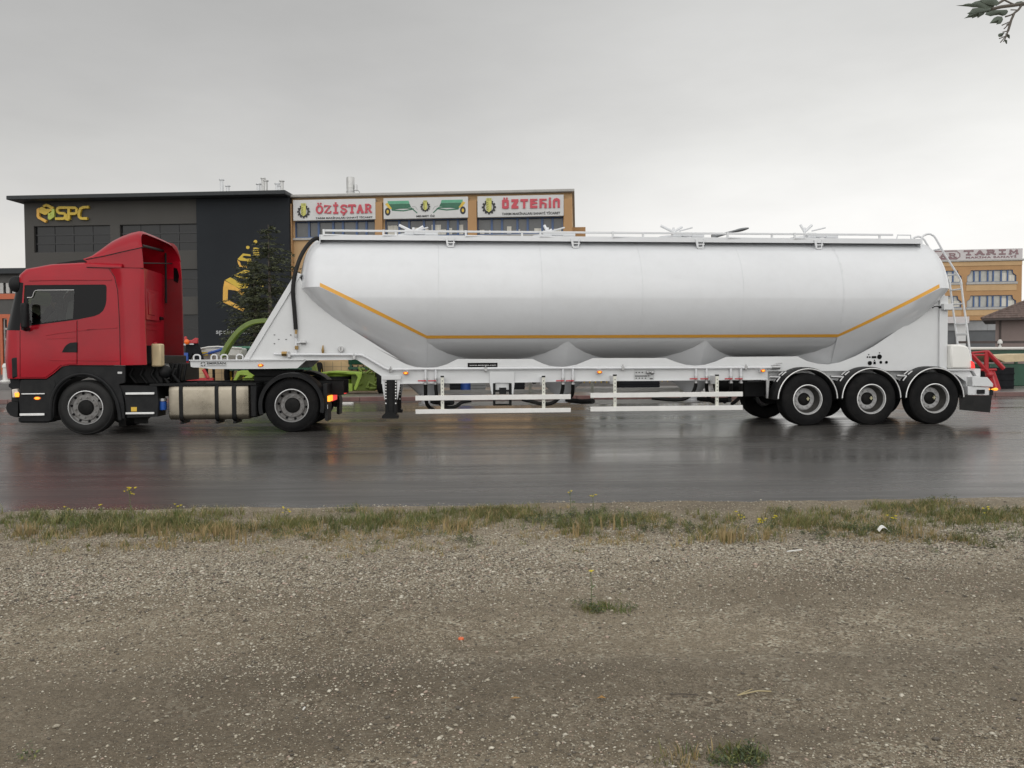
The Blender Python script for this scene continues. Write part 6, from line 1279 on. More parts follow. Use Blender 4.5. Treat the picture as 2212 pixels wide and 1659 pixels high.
q = TF.at(*H_(440, 285), ww); c = MB(); c.tube([(q[0], ww + .1, wz1), (q[0] + .02, ww + .1, wz1 + .09), (q[0] + .3, ww + .1, wz1 + .09), (q[0] + .31, ww + .1, wz1)], .014, 6); c.build('grab_handle', 'white_paint', tl)
# ================================================================ street lamp, trees, fence, machines in the yard
mat('lamp_steel', (.22, .23, .24), .5, metal=.3)
def street_lamp():
    y = 36.0; P = lambda u, v: WF.at(u, v, y)
    b = P(1541, 512); t = thing('street_lamp', WF, (b[0], y, YZ), 'grey street lamp with one curved arm, rising behind the tank roof', 'street lamp')
    g = MB(); g.tube([(b[0], y, YZ), (b[0], y, 3.5), (b[0], y, b[2] - .25)], [.11, .09, .07], 12); g.build('pole', 'lamp_steel', t)
    g = MB(); g.box((b[0] - .08, y - .08, b[2] - .25), (b[0] + .08, y + .08, b[2] + .1)); e = P(1588, 499); m_ = P(1562, 506); g.tube([b, m_, e], [.07, .06, .05], 8); g.build('arm', 'lamp_steel', t)
    h0, h1 = P(1584, 500), P(1617, 493); g = MB(); n = 10; rs = []
    for k in range(n + 1):
        q = k / n; c = mid(h0, h1, q); r = .02 + .16 * math.sin(math.pi * (.12 + .82 * q)) ** .7
        rs.append([(c[0], y + r * math.cos(a), c[2] + r * .42 * math.sin(a)) for a in [2 * math.pi * i / 12 for i in range(12)]])
    g.loft(rs, True, True); g.build('lamp_head', 'lamp_steel', t)
street_lamp()
mat('needle_dark', (.055, .064, .032), .8, var=.4, vs=1.5); mat('needle_mid', (.095, .104, .05), .8, var=.35, vs=1.5); mat('bark', (.085, .07, .058), .85, var=.3, vs=6, bump=.5, bs=20)
def conifer(name, label, u, vt, y, wid, seed):
    rng = random.Random(seed); p = WF.at(u, vt, y); H = p[2] - YZ; x = p[0]
    t = thing(name, WF, (x, y, YZ), label, 'tree', 'conifers in front of the grey office')
    g = MB(); g.tube([(x, y, YZ), (x + .03, y, YZ + H * .5), (x, y, YZ + H * .98)], [.13, .08, .012], 8); g.build('trunk', 'bark', t)
    g = MB(); z = .35
    while z < H * .985:
        f = z / H; L = wid * (1 - f) ** .72 * (.75 + .25 * min(1, f * 4)) + .08
        for k in range(rng.randint(4, 7)):
            a = rng.uniform(0, 6.283); Lk = L * rng.choice((.35, .6, .85, 1.0, 1.25)) * rng.uniform(.85, 1.15); dr = rng.uniform(-.02, .25)
            ns = max(3, int(Lk / .10))
            for i in range(1, ns + 1):
                q = i / ns; r = Lk * q; c = (x + math.cos(a) * r, y + math.sin(a) * r, YZ + z + r * (.22 - dr * q) - .18 * Lk * q * q)
                for j in range(5):
                    aa = a + rng.uniform(-1.0, 1.0); ll = rng.uniform(.09, .22) * (1.1 - .3 * q); ww_ = rng.uniform(.018, .04)
                    o = (c[0] + rng.uniform(-.06, .06), c[1] + rng.uniform(-.06, .06), c[2] + rng.uniform(-.05, .05)); dx, dy, dz = math.cos(aa) * ll, math.sin(aa) * ll, rng.uniform(-.10, .05)
                    px, py, pz = -math.sin(aa) * ww_ * rng.uniform(.2, 1), math.cos(aa) * ww_, ww_ * rng.uniform(-1, 1)
                    g.slot(0 if rng.random() < .62 else 1).add([(o[0] - px, o[1] - py, o[2] - pz), (o[0] + px, o[1] + py, o[2] + pz), (o[0] + dx, o[1] + dy, o[2] + dz)], [(0, 1, 2)])
        z += rng.choice((.06, .1, .12, .26))
    g.build('crown', ['needle_dark', 'needle_mid'], t, smooth=0)
conifer('conifer_tree', 'tallest dark conifer before the blue-black tower, half hidden by the trailer front', 579, 478, 37.5, 2.45, 4)
conifer('conifer_tree', 'shorter slim conifer just left of the tallest one, before the gold hexagons', 548, 548, 38.5, 1.5, 9)
# low tiled wall with wire mesh
MF = Frame(0, 29.0, 2.7)
mat('tile_beige', (.56, .40, .21), .6, var=.14, vs=1.6, bump=.1, bs=8, dirt=((.35, .27, .18), .5, 1.2))
a, d = MF.sz(392, 780, 3), MF.sz(838, 780, 3)
g = MB(); g.box((a[0], 3, MZ), (d[0], 3.2, 1.27)); g.slot(1)
x = a[0] + .2
while x < d[0]: g.box((x, 2.996, MZ + .02), (x + .012, 2.9995, 1.26)); x += .32
for z in (.62, .84, 1.06): g.box((a[0] + .01, 2.9965, z), (d[0] - .01, 2.9995, z + .01))
top(g, 'low_wall', ['tile_beige', mat('joint_grey', (.16, .14, .11), .8)], MF, 'low beige tiled wall behind the farm machines in the yard', 'wall')
mat('lime_spout', (.13, .19, .03), .45, var=.12, vs=3, coat=.2); mat('lime', (.25, .37, .045), .42, var=.12, vs=3, coat=.2); mat('lime_dark', (.12, .17, .02), .5, var=.15); mat('farm_red', (.42, .015, .022), .4, var=.12, coat=.2); mat('farm_green', (.012, .065, .036), .42, var=.2, vs=3, coat=.2); mat('farm_blue', (.025, .08, .33), .45); mat('farm_black', (.011, .012, .014), .7, var=.25, spec=.15); mat('hopper_white', (.68, .67, .64), .45, var=.06); mat('farm_yellow', (.60, .42, .03), .5, var=.1); mat('straw_lid', (.58, .47, .30), .6, var=.12)
def MC(x, y, w=0.0): return MF.at(*Cc(x, y), w)
def MJ(x, y, w=0.0): return MF.at(*J_(x, y), w)
# -- lime forage harvester: long arched spout, drum, arms, tyre
t = thing('forage_harvester', MF, (MC(1850, 800)[0], .4, MZ), 'lime green forage harvester with arched spout and drum, behind the trailer neck', 'farm machine')
sp = [MC(*p, .2) for p in [(655, 512), (690, 440), (760, 330), (850, 230), (950, 170), (1040, 150), (1150, 150), (1300, 190), (1450, 300), (1560, 460), (1600, 620), (1620, 720)]]
sp = smoothline(sp, 4); rs = []
for i, p in enumerate(sp):
    q0, q1 = Vector(sp[max(i - 1, 0)]), Vector(sp[min(i + 1, len(sp) - 1)]); dd = (q1 - q0).normalized(); nn_ = Vector((-dd.z, 0, dd.x)); h = .075 + .03 * (1 - min(1, i / 20))
    c = Vector(p); rs.append([tuple(c + nn_ * h + Vector((0, -.14, 0))), tuple(c + nn_ * h + Vector((0, .14, 0))), tuple(c - nn_ * h + Vector((0, .14, 0))), tuple(c - nn_ * h + Vector((0, -.14, 0)))])
g = MB(); g.loft(rs, True, True); so_ = g.build('spout', 'lime_spout', t, bev=.02)
g = MB(); g.tube([tuple(Vector(p) + Vector((.02, -.16, -.06))) for p in sp], .03, 6); g.build('spout_rib', 'lime_dark', so_)
c = MC(1840, 780, .5); r = MC(1985, 700)[0] - MC(1840, 700)[0]; z0, z1 = MZ + .12, MC(1840, 690)[2]
g = MB(); g.lathe((c[0], .5 + r, z0), [(r * .8, 0), (r * .95, .1), (r, .3), (r * 1.02, .31), (r * 1.02, .36), (r, .37), (r, (z1 - z0) * .8), (r * 1.03, (z1 - z0) * .81), (r * .9, z1 - z0), (0, z1 - z0 + .05)], 28, 'z'); dr_ = g.build('drum', 'lime', t)
g = MB(); zb = MC(1840, 745)[2]; rs = [[(c[0] + r * 1.012 * math.cos(a), .5 + r + r * 1.012 * math.sin(a), z) for a in [math.pi * (1.12 + .76 * k / 20) for k in range(21)]] for z in (zb - .05, zb + .06)]; g.loft(rs, False); g.build('drum_band', 'farm_black', dr_)
g = MB(); g.prism([MC(*p, .3)[::2] for p in [(1660, 680), (1800, 665), (2090, 680), (2095, 700), (1990, 705), (1800, 690), (1680, 700)]], .3, 1.4); g.build('top_cover', 'lime', t, bev=.02)
g = MB(); g.prism([MC(*p, .2)[::2] for p in [(2020, 690), (2092, 690), (2090, 720), (2040, 850), (2025, 870), (2008, 850), (2050, 730)]], .2, .3); g.prism([MC(*p, .2)[::2] for p in [(1720, 790), (1990, 800), (1990, 880), (1720, 890)]], .35, .45); g.build('support_arm', 'lime', t, bev=.01)
g = MB(); g.box(MC(1985, 880, .6)[:1] + (.6, MZ + .1), (MC(2210, 700)[0], 1.5, MC(2100, 690)[2])); rr_ = random.Random(5)
for k in range(16): q = MC(rr_.uniform(2090, 2300), rr_.uniform(640, 860), .4); g.tube([(q[0], .5, q[2]), (q[0] + rr_.uniform(-.3, .3), .55, q[2] + rr_.uniform(-.25, .25))], .05, 6)
g.build('cutter_body', 'lime_dark', t, bev=.02)
q = MF.at(820, 820, .3); g = MB(); rw = MF.at(820, 790, .3)[2] - MZ; g.lathe((q[0] - .11, .75, MZ + rw * .5), [(.0, 0), (rw * .3, 0), (rw * .45, .0), (rw * .5, .04), (rw * .5, .2), (rw * .45, .24), (0, .24)], 24, 's'); g.build('tyre', 'rubber', t)
# -- lime disc mower
t = thing('disc_mower', MF, (MC(950, 720)[0], .3, MZ), 'folded lime green mower with angular covers under the trailer neck', 'farm machine')
g = MB(); g.prism([MC(*p, .1)[::2] for p in [(758, 766), (800, 672), (840, 662), (940, 662), (985, 680), (1030, 682), (1034, 700), (1010, 715), (970, 718), (950, 742), (860, 742), (900, 715), (860, 712), (830, 708), (790, 766)]], .1, .7); g.build('cover', 'lime', t, bev=.02)
g = MB(); g.prism([MC(*p, .3)[::2] for p in [(1220, 690), (1300, 672), (1400, 668), (1400, 705), (1240, 712)]], .3, .9); g.build('cover', 'lime', t, bev=.02)
g = MB(); x0 = MC(830, 760)[0]; g.box((x0, .25, MZ), (MC(1380, 760)[0], .6, MC(900, 745)[2])); g.build('mower_bar', 'lime_dark', t, bev=.02)
# -- red cultivator
t = thing('cultivator', MF, (MC(380, 760)[0], .4, MZ), 'red cultivator with black mast and yellow lamp between cab and trailer neck', 'farm machine')
def seg(mb, pts, r, w, n=6): mb.tube([MC(*p, w) for p in pts], r, n)
g = MB(); q0, q1 = MC(210, 768, .4), MC(548, 738, .4); g.box((q0[0], .4, q0[2]), (q1[0], .55, q1[2])); seg(g, [(215, 760), (240, 600), (300, 570)], .06, .4); seg(g, [(215, 735), (330, 600)], .05, .42); seg(g, [(330, 600), (290, 700), (215, 650)], .05, .44); seg(g, [(450, 650), (500, 740)], .06, .4); fr_ = g.build('frame', 'farm_red', t)
g = MB()
for x in (240, 320, 400, 480, 530): a = MC(x, 768, .5); g.tube([a, (a[0] - .05, .5, (a[2] + MZ) / 2), (a[0] + .08, .5, MZ + .01)], .035, 6)
g.build('tines', 'farm_black', t)
g = MB(); g.prism([MC(*p, .3)[::2] for p in [(250, 310), (268, 306), (280, 350), (330, 345), (365, 322), (390, 325), (388, 382), (262, 380), (246, 340)]], .3, .4); g.build('headstock', 'farm_red', t, bev=.02)
g = MB(); g.prism([MC(*p, .35)[::2] for p in [(270, 382), (390, 382), (410, 440), (445, 545), (370, 560), (340, 480), (300, 560), (255, 560)]], .35, .5); seg(g, [(300, 560), (330, 740)], .05, .42); g.build('mast', 'farm_black', t, bev=.01)
g = MB(); g.ball(MC(278, 365, .28), .09); g.build('lamp', 'amber_dim', t)
g = MB()
for p in ((190, 388), (250, 395), (330, 388)): a = MC(*p, .3); g.cbox((a[0], .3, a[2]), (.14, .05, .04))
seg(g, [(185, 388), (330, 390)], .018, .32); g.build('linkage', 'steel', t)
g = MB(); a = MC(262, 520, .32); g.cbox((a[0], .34, a[2]), (.2, .1, .28)); g.build('hydraulic_block', 'farm_blue', t, bev=.01)
# -- white spreader
t = thing('fertiliser_spreader', MF, ((MC(620, 600)[0]), 1.2, MZ), 'white fertiliser spreader hopper with blue bar, standing behind the neck beam', 'farm machine')
a, d = MC(405, 430, 1.0), MC(850, 430, 1.0); xm = (a[0] + d[0]) / 2
g = MB(); zt_ = MC(600, 432, 1.0)[2]; rw = (d[0] - a[0]) / 2
def rect(k, z, dy): return [(xm - rw * k, 1.0 + dy, z), (xm + rw * k, 1.0 + dy, z), (xm + rw * k, 2.4 - dy, z), (xm - rw * k, 2.4 - dy, z)]
g.loft([rect(1.0, zt_, 0), rect(.97, zt_ - .25, .02), rect(.8, zt_ - .42, .2), rect(.6, zt_ - .5, .3)], True, True); g.build('hopper', 'hopper_white', t, bev=.04)
g = MB(); rs = [MC(*p, .98) for p in [(400, 440), (500, 420), (600, 415), (760, 425), (850, 432)]]; g.tube(rs, .035, 6); g.build('hopper_rim', 'hopper_white', t)
g = MB(); g.tube([MC(420, 505, .9), MC(560, 468, .9), MC(690, 430, .9)], .055, 6); g.build('blue_bar', 'farm_blue', t)
g = MB(); g.cbox(MC(465, 488, .88), (.22, .05, .12)); g.cbox(MC(540, 500, .96), (.14, .04, .06)); g.build('yellow_label', 'farm_yellow', t)
g = MB()
for x in (-.6, .6):
    for y in (1.3, 2.1): g.box((xm + x - .04, y, MZ), (xm + x + .04, y + .08, zt_ - .5))
g.build('stand', 'farm_black', t)
# -- dark green seed drills in a row
def seed_drill(label):
    t = thing('seed_drill', MF, (0, 0, MZ), label, 'farm machine', 'dark green seed drills parked in the yard')
    L = 3.0
    g = MB(); g.sprism([(.25, 1.15), (1.0, 1.15), (1.15, 1.75), (.1, 1.75)], -L / 2, L / 2); hp_ = g.build('hopper', 'farm_green', t, bev=.02)
    g = MB(); g.sprism([(.05, 1.76), (1.2, 1.76), (1.05, 1.84), (.2, 1.84)], -L / 2 - .04, L / 2 + .04); g.build('lid', 'drill_green', hp_, bev=.01)
    g = MB()
    for y in (.2, 1.0): g.box((-L / 2, y, .95), (L / 2, y + .08, 1.05))
    for x in (-1.4, -.5, .5, 1.4): g.box((x - .04, .2, 1.05), (x + .04, 1.08, 1.149))
    g.build('frame', 'farm_green', t)
    g = MB()
    for k in range(14): x = -1.35 + k * .207; g.tube([(x, .3, 1.1), (x, .1, .8), (x, -.12, .58)], .022, 6)
    g.build('seed_tubes', 'farm_black', t)
    for k in range(14): g = MB(); x = -1.35 + k * .207; g.lathe((x - .01, -.12, .58), [(0, 0), (.15, 0), (.15, .015), (0, .015)], 14, 's'); g.build('disc', 'farm_yellow', t)
    for s_ in (-1, 1):
        g = MB(); g.lathe((s_ * (L / 2 + .14), .7, .4 + .42), [(0, -.05), (.22, -.05), (.24, -.09), (.38, -.09), (.42, -.05), (.42, .05), (.38, .09), (.24, .09), (.22, .05), (0, .05)], 28, 's'); w_ = g.build('wheel', 'rubber', t)
        g = MB(); g.lathe((s_ * (L / 2 + .14), .7, .82), [(0, -.06), (.21, -.06), (.21, .06), (0, .06)], 20, 's'); g.build('rim', 'farm_yellow', w_)
    g = MB(); g.tube([(-.9, 1.05, 1.0), (0, 2.4, .85), (.9, 1.05, 1.0)], .05, 6); g.build('drawbar', 'farm_green', t)
    return t
def dup(root, loc, rz, label):
    r = root.copy(); COL.objects.link(r); r.location = loc; r.rotation_euler = (0, 0, rz); r['label'] = label
    for ch in root.children:
        c = ch.copy(); COL.objects.link(c); c.parent = r
        for gc in ch.children: d = gc.copy(); COL.objects.link(d); d.parent = c
    return r
sdr = seed_drill('dark green seed drill with yellow discs under the trailer neck, beside the red cultivator')
spots = [(585, 1.6, 3, None), (835, 2.6, -4, 'dark green seed drill behind the lime drum, right of the beige wall tiles'),
         (1255, 1.2, 2, 'dark green seed drill seen under the trailer near its second hopper outlet'), (1400, 2.2, -3, 'dark green seed drill seen under the trailer behind the perforated control panel'), (1585, 1.4, 4, 'dark green seed drill in the gap just before the trailer wheels')]
for i, (u_, w_, rz, lb_) in enumerate(spots):
    p = MF.world((MF.at(u_, 800, w_)[0], w_, MZ))
    if i == 0: sdr.location = p; sdr.rotation_euler = (0, 0, MF.yaw + rad(rz))
    else: dup(sdr, p, MF.yaw + rad(rz), lb_)
# -- crates and barrel under the trailer
def MD(x, y, w=0.0): return MF.at(*D(x, y), w)
def ME(x, y, w=0.0): return MF.at(*E_(x, y), w)
def crate(name, a, d, w0, w1, m, label, cat):
    g = MB(); g.box((a[0], w0, MZ), (d[0], w1, max(a[2], d[2])))
    n = 3
    for k in range(n): z = MZ + .08 + k * (max(a[2], d[2]) - MZ - .1) / n; g.box((a[0] - .012, w0 - .015, z), (d[0] + .012, w0 - .001, z + .06))
    top(g, name, m, MF, label, cat, bev=.012)
crate('storage_box', MD(930, 640), MD(1038, 560), .2, .9, 'farm_black', 'black box beside the blue drum, seen under the front side guard', 'box')
crate('storage_box', ME(640, 660), ME(1058, 555), .4, 1.4, 'farm_black', 'wide black box seen under the trailer above the rear side guard', 'box')
crate('storage_box', MD(1604, 640), MD(1712, 555), .3, 1.0, 'farm_black', 'small black box seen right of the spare wheel carrier', 'box')
crate('electrical_cabinet', MD(1150, 700), MD(1300, 560), .0, .7, mat('cabinet_grey', (.15, .155, .155), .6, var=.1), 'grey cabinet seen under the trailer left of the spare wheel carrier', 'cabinet')
q = MD(1095, 600, .4); g = MB(); g.lathe((q[0], .65, MZ), [(0, 0), (.27, 0), (.29, .02), (.29, .3), (.3, .31), (.3, .33), (.29, .34), (.29, .6), (.3, .61), (.3, .63), (.29, .64), (.29, .93), (.27, .95), (0, .95)], 24, 'z'); top(g, 'barrel', 'farm_blue', MF, 'blue drum standing beside the black box under the trailer', 'barrel')
# -- red lattice frame and black box at the right
def MG(x, y, w=0.0): return MF.at(*G_(x, y), w)
t = thing('lattice_harrow', MF, (MG(1930, 520)[0], .5, MZ), 'red lattice harrow frame standing behind the trailer bumper', 'farm machine')
g = MB()
for a, d, r in (((1815, 250), (1930, 238), .045), ((1815, 268), (1920, 265), .04), ((1810, 262), (1955, 420), .075), ((1925, 240), (1925, 380), .075), ((1930, 240), (2055, 370), .08), ((1860, 380), (2000, 378), .05), ((1955, 420), (1985, 520), .1)): g.tube([MG(*a, .3), MG(*d, .3)], r, 6)
g.ball(MG(1950, 415, .28), .13); g.build('frame', 'farm_red', t)
g = MB(); g.prism([MG(*p, .3)[::2] for p in [(1950, 400), (1990, 380), (2040, 525), (1985, 560), (1965, 520)]], .3, .6); g.prism([(MG(1960, 520)[0], MZ), (MG(2040, 520)[0], MZ), (MG(2040, 520)[0], MZ + .3), (MG(1960, 520)[0], MZ + .3)], .3, .6); g.build('foot', 'farm_red', t, bev=.02)
a, d = MG(1995, 525, .5), MG(2165, 362, .5); crate('storage_box', a, d, .7, 1.6, 'farm_black', 'large black box behind the red lattice harrow at the right edge', 'box')
q0, q1 = MG(1955, 300, 3.2), MG(2230, 245, 3.2); g = MB(); g.box((q0[0], 3.2, MZ), (q1[0], 4.4, q0[2] - .18)); g.slot(1); g.prism([(q0[0] - .1, q1[2] - .12), (q1[0] + .1, q1[2] - .05), (q1[0] + .1, q1[2] - .35), (q0[0] + .5, q1[2] - .4)], 3.1, 4.5); top(g, 'covered_trailer', ['farm_green', 'straw_lid'], MF, 'green farm wagon with a pale straw-coloured cover at the right edge', 'farm wagon', bev=.03)
q0, q1 = MG(1800, 216, 4.8), MG(2212, 218, 4.8); g = MB(); g.tube([(q0[0] - 1.5, 4.8, q0[2]), (q1[0] + 3, 4.8, q1[2])], .06, 8); pr_ = top(g, 'pipe_rail', 'hopper_white', MF, 'long pale pipe rail carried on a green frame behind the red harrow', 'rail', base=(q0[0], 4.8, MZ))
g = MB(); g.box((q0[0] - 1.5, 4.85, q0[2] - .5), (q1[0] + 3, 4.95, q0[2] - .07))
for x in (q0[0] - 1, q0[0] + 2, q1[0] + 2): g.box((x, 4.85, MZ), (x + .1, 4.95, q0[2] - .501))
g.build('green_beam', 'farm_green', pr_)
# -- iron fence and white vent post at the right, kerb post at the left
FF = Frame(0, 41, 0)
def FZ(x, y): return FF.at(*z_(x, y))
q0, q1 = FZ(230, 762), FZ(1244, 738); t = thing('metal_fence', FF, ((q0[0] + q1[0]) / 2, 0, YZ), 'dark brown metal fence with a top rail in front of the tiled house', 'fence')
g = MB(); g.box((q0[0], -.04, q0[2] - .06), (q1[0] + 4, .04, q0[2] + .06)); g.box((q0[0], -.03, YZ + .4), (q1[0] + 4, .03, YZ + .46)); g.build('rail', 'timber_dark', t)
x = FZ(850, 700)[0] - 4.6
while x < q1[0] + 4: g = MB(); g.box((x, -.05, YZ), (x + .1, .05, q0[2] - .061)); g.build('post', 'timber_dark', t); x += 2.3
q0, q1 = FZ(692, 840), FZ(752, 722); g = MB(); xm = (q0[0] + q1[0]) / 2; g.lathe((xm, -.8, YZ), [(0, 0), (.07, 0), (.07, q1[2] - YZ - .3), (.0, q1[2] - YZ - .3)], 16, 'z'); g.lathe((xm, -.8, YZ), [(0, q1[2] - YZ - .2), (.11, q1[2] - YZ - .2), (.11, q1[2] - YZ - .1), (.05, q1[2] - YZ), (0, q1[2] - YZ)], 16, 'z'); g.tube([(xm, -.8, q1[2] - .32), (xm, -.8, q1[2] - .18)], .04, 8); top(g, 'vent_post', 'hopper_white', FF, 'white capped vent post standing before the dark fence at the right', 'post')
q = RF.ground(12, 812, YZ + .0); p = WF.at(11.5, 812, 37); h = WF.at(11.5, 785, 37)[2]; g = MB(); g.lathe((p[0], 37, YZ), [(0, 0), (.22, 0), (.22, .05), (.11, .1), (.09, h - YZ - .2), (.12, h - YZ - .18), (.12, h - YZ - .1), (.05, h - YZ), (0, h - YZ)], 16, 'z'); top(g, 'bollard', 'hopper_white', WF, 'white bollard on the pavement at the far left edge', 'bollard')
# ================================================================ tree branch hanging into the top right corner
mat('leaf_grey', (.085, .105, .080), .7, var=.2, vs=20); mat('twig', (.12, .105, .09), .8)
mm = crop(3500, 0, 3840, 2169); BY = 3.1
t = thing('roadside_tree', WF, (3.9, 3.0, 0), 'tree beside the camera whose leafy twig hangs into the top right corner', 'tree')
def BM(x, y, w=BY): return WF.at(*mm(x, y), w)
g = MB(); e = BM(2230, 75); g.tube(smoothline([(3.9, 3.0, 0), (3.95, 3.0, 1.2), (3.85, 3.05, 2.3), (3.78, 3.08, 3.6), (3.7, 3.12, 5.2)], 4), [.15 - .0083 * k for k in range(17)], 10); g.build('trunk', 'bark', t)
g = MB(); g.tube(smoothline([(3.82, 3.06, 2.5), (3.2, 3.1, 2.95), (2.5, 3.1, 2.95), e], 5), [.05 - .0026 * k for k in range(16)], 8); br_ = g.build('branch', 'bark', t)
g = MB()
for pts, r in (([(2230, 75), (2000, 115), (1850, 135), (1620, 165), (1400, 220)], .006), ([(2120, 110), (2030, 240), (1940, 310), (1900, 400), (1860, 490), (1830, 600), (1785, 745)], .0042), ([(1940, 310), (1850, 360), (1720, 400)], .003), ([(2020, 240), (1850, 235)], .002), ([(1860, 505), (1640, 605)], .0022), ([(1835, 550), (1690, 690)], .0022), ([(1800, 560), (1750, 600)], .002), ([(1780, 740), (1660, 770)], .002), ([(1740, 860), (1575, 925)], .002), ([(1740, 860), (1605, 1015)], .002), ([(1750, 870), (1680, 1000)], .0018), ([(1785, 745), (1740, 860)], .003), ([(1700, 0), (1900, 95), (2010, 110)], .003), ([(1720, -20), (1540, 90)], .005)):
    g.tube(smoothline([BM(*p) for p in pts], 3), r, 6)
g.build('twigs', 'twig', br_)
leaves = [[(540, 125), (700, 115), (790, 70), (880, 50), (960, 50), (1050, -5), (1250, -60), (1480, -10), (1560, 60), (1500, 130), (1300, 180), (1100, 150), (980, 155), (870, 140), (760, 135)],
          [(730, 440), (820, 385), (880, 320), (830, 298), (905, 262), (950, 210), (990, 160), (1200, 120), (1500, 120), (1640, 110), (1560, 170), (1400, 230), (1290, 265), (1250, 315), (1170, 360), (1085, 418), (1080, 372), (940, 432), (945, 402), (860, 412)],
          [(1250, 340), (1300, 270), (1450, 205), (1680, 190), (1830, 178), (1862, 215), (1830, 280), (1770, 330), (1700, 355), (1600, 330), (1480, 350), (1390, 378)],
          [(1365, 545), (1440, 460), (1500, 390), (1600, 340), (1720, 345), (1732, 420), (1700, 480), (1650, 540), (1535, 568), (1552, 528), (1470, 535)],
          [(1990, 50), (2050, 10), (2169, -20), (2250, 20), (2210, 115), (2100, 130), (2020, 100)], [(1150, -20), (1320, -90), (1560, -80), (1640, 20), (1560, 110), (1380, 100), (1240, 60)],
          [(1585, 830), (1600, 785), (1650, 760), (1770, 740), (1720, 800), (1690, 850), (1600, 865)], [(1760, 770), (1830, 775), (1880, 840), (1865, 905), (1820, 880), (1790, 820)], [(1745, 900), (1765, 900), (1805, 1020), (1780, 1032), (1752, 960)]]
for i, lf in enumerate(leaves):
    dw = .03 * ((i * 37) % 5 - 2); pts = [BM(p[0], p[1], BY + dw) for p in lf]; cx = sum(p[0] for p in pts) / len(pts); cz = sum(p[2] for p in pts) / len(pts)
    g = MB(); n = len(pts); rim = [(p[0], p[1] + .10 * (p[0] - cx) + .25 * (p[2] - cz) + .012, p[2]) for p in pts]; cen = (cx, BY + dw, cz)
    g.add(rim + [cen], [(k, (k + 1) % n, n) for k in range(n)]); g.build('leaf', 'leaf_grey', br_, smooth=60)
rr_ = random.Random(8); fo = MB()
ok_ = lambda p: p[0] > .70 * p[1] + .42
for k in range(13):
    z0 = rr_.uniform(2.3, 4.7); a = rr_.uniform(-1.9, 2.2); L = rr_.uniform(.9, 1.7); base_ = (3.9 - .06 * (z0 - 1.5), 3.03 + .03 * (z0 - 2), z0); pts = [base_]
    for i in range(1, 6):
        q = (base_[0] + math.cos(a) * L * i / 5, base_[1] + math.sin(a) * L * i / 5, z0 + .5 * L * (i / 5) ** .8 + rr_.uniform(-.06, .06))
        if not ok_(q): break
        pts.append(q)
    if len(pts) < 4: continue
    g = MB(); g.tube(pts, [.03 - .0045 * i for i in range(len(pts))], 6); g.build('branch', 'bark', t)
    for p in pts[1:]:
        for j in range(24):
            c = (p[0] + rr_.gauss(0, .14), p[1] + rr_.gauss(0, .14), p[2] + rr_.gauss(0, .10))
            if not ok_(c): continue
            b_ = rr_.uniform(0, 6.28); l_ = rr_.uniform(.05, .1); dz = rr_.uniform(-.07, 0); dx, dy = math.cos(b_) * l_, math.sin(b_) * l_
            fo.add([c, (c[0] + dx * .35 - dy * .38, c[1] + dy * .35 + dx * .38, c[2] + dz * .4 + .008), (c[0] + dx, c[1] + dy, c[2] + dz), (c[0] + dx * .35 + dy * .38, c[1] + dy * .35 - dx * .38, c[2] + dz * .4 + .008)], [(0, 1, 2, 3)])
o = fo.build('foliage', 'leaf_grey', t, smooth=0)
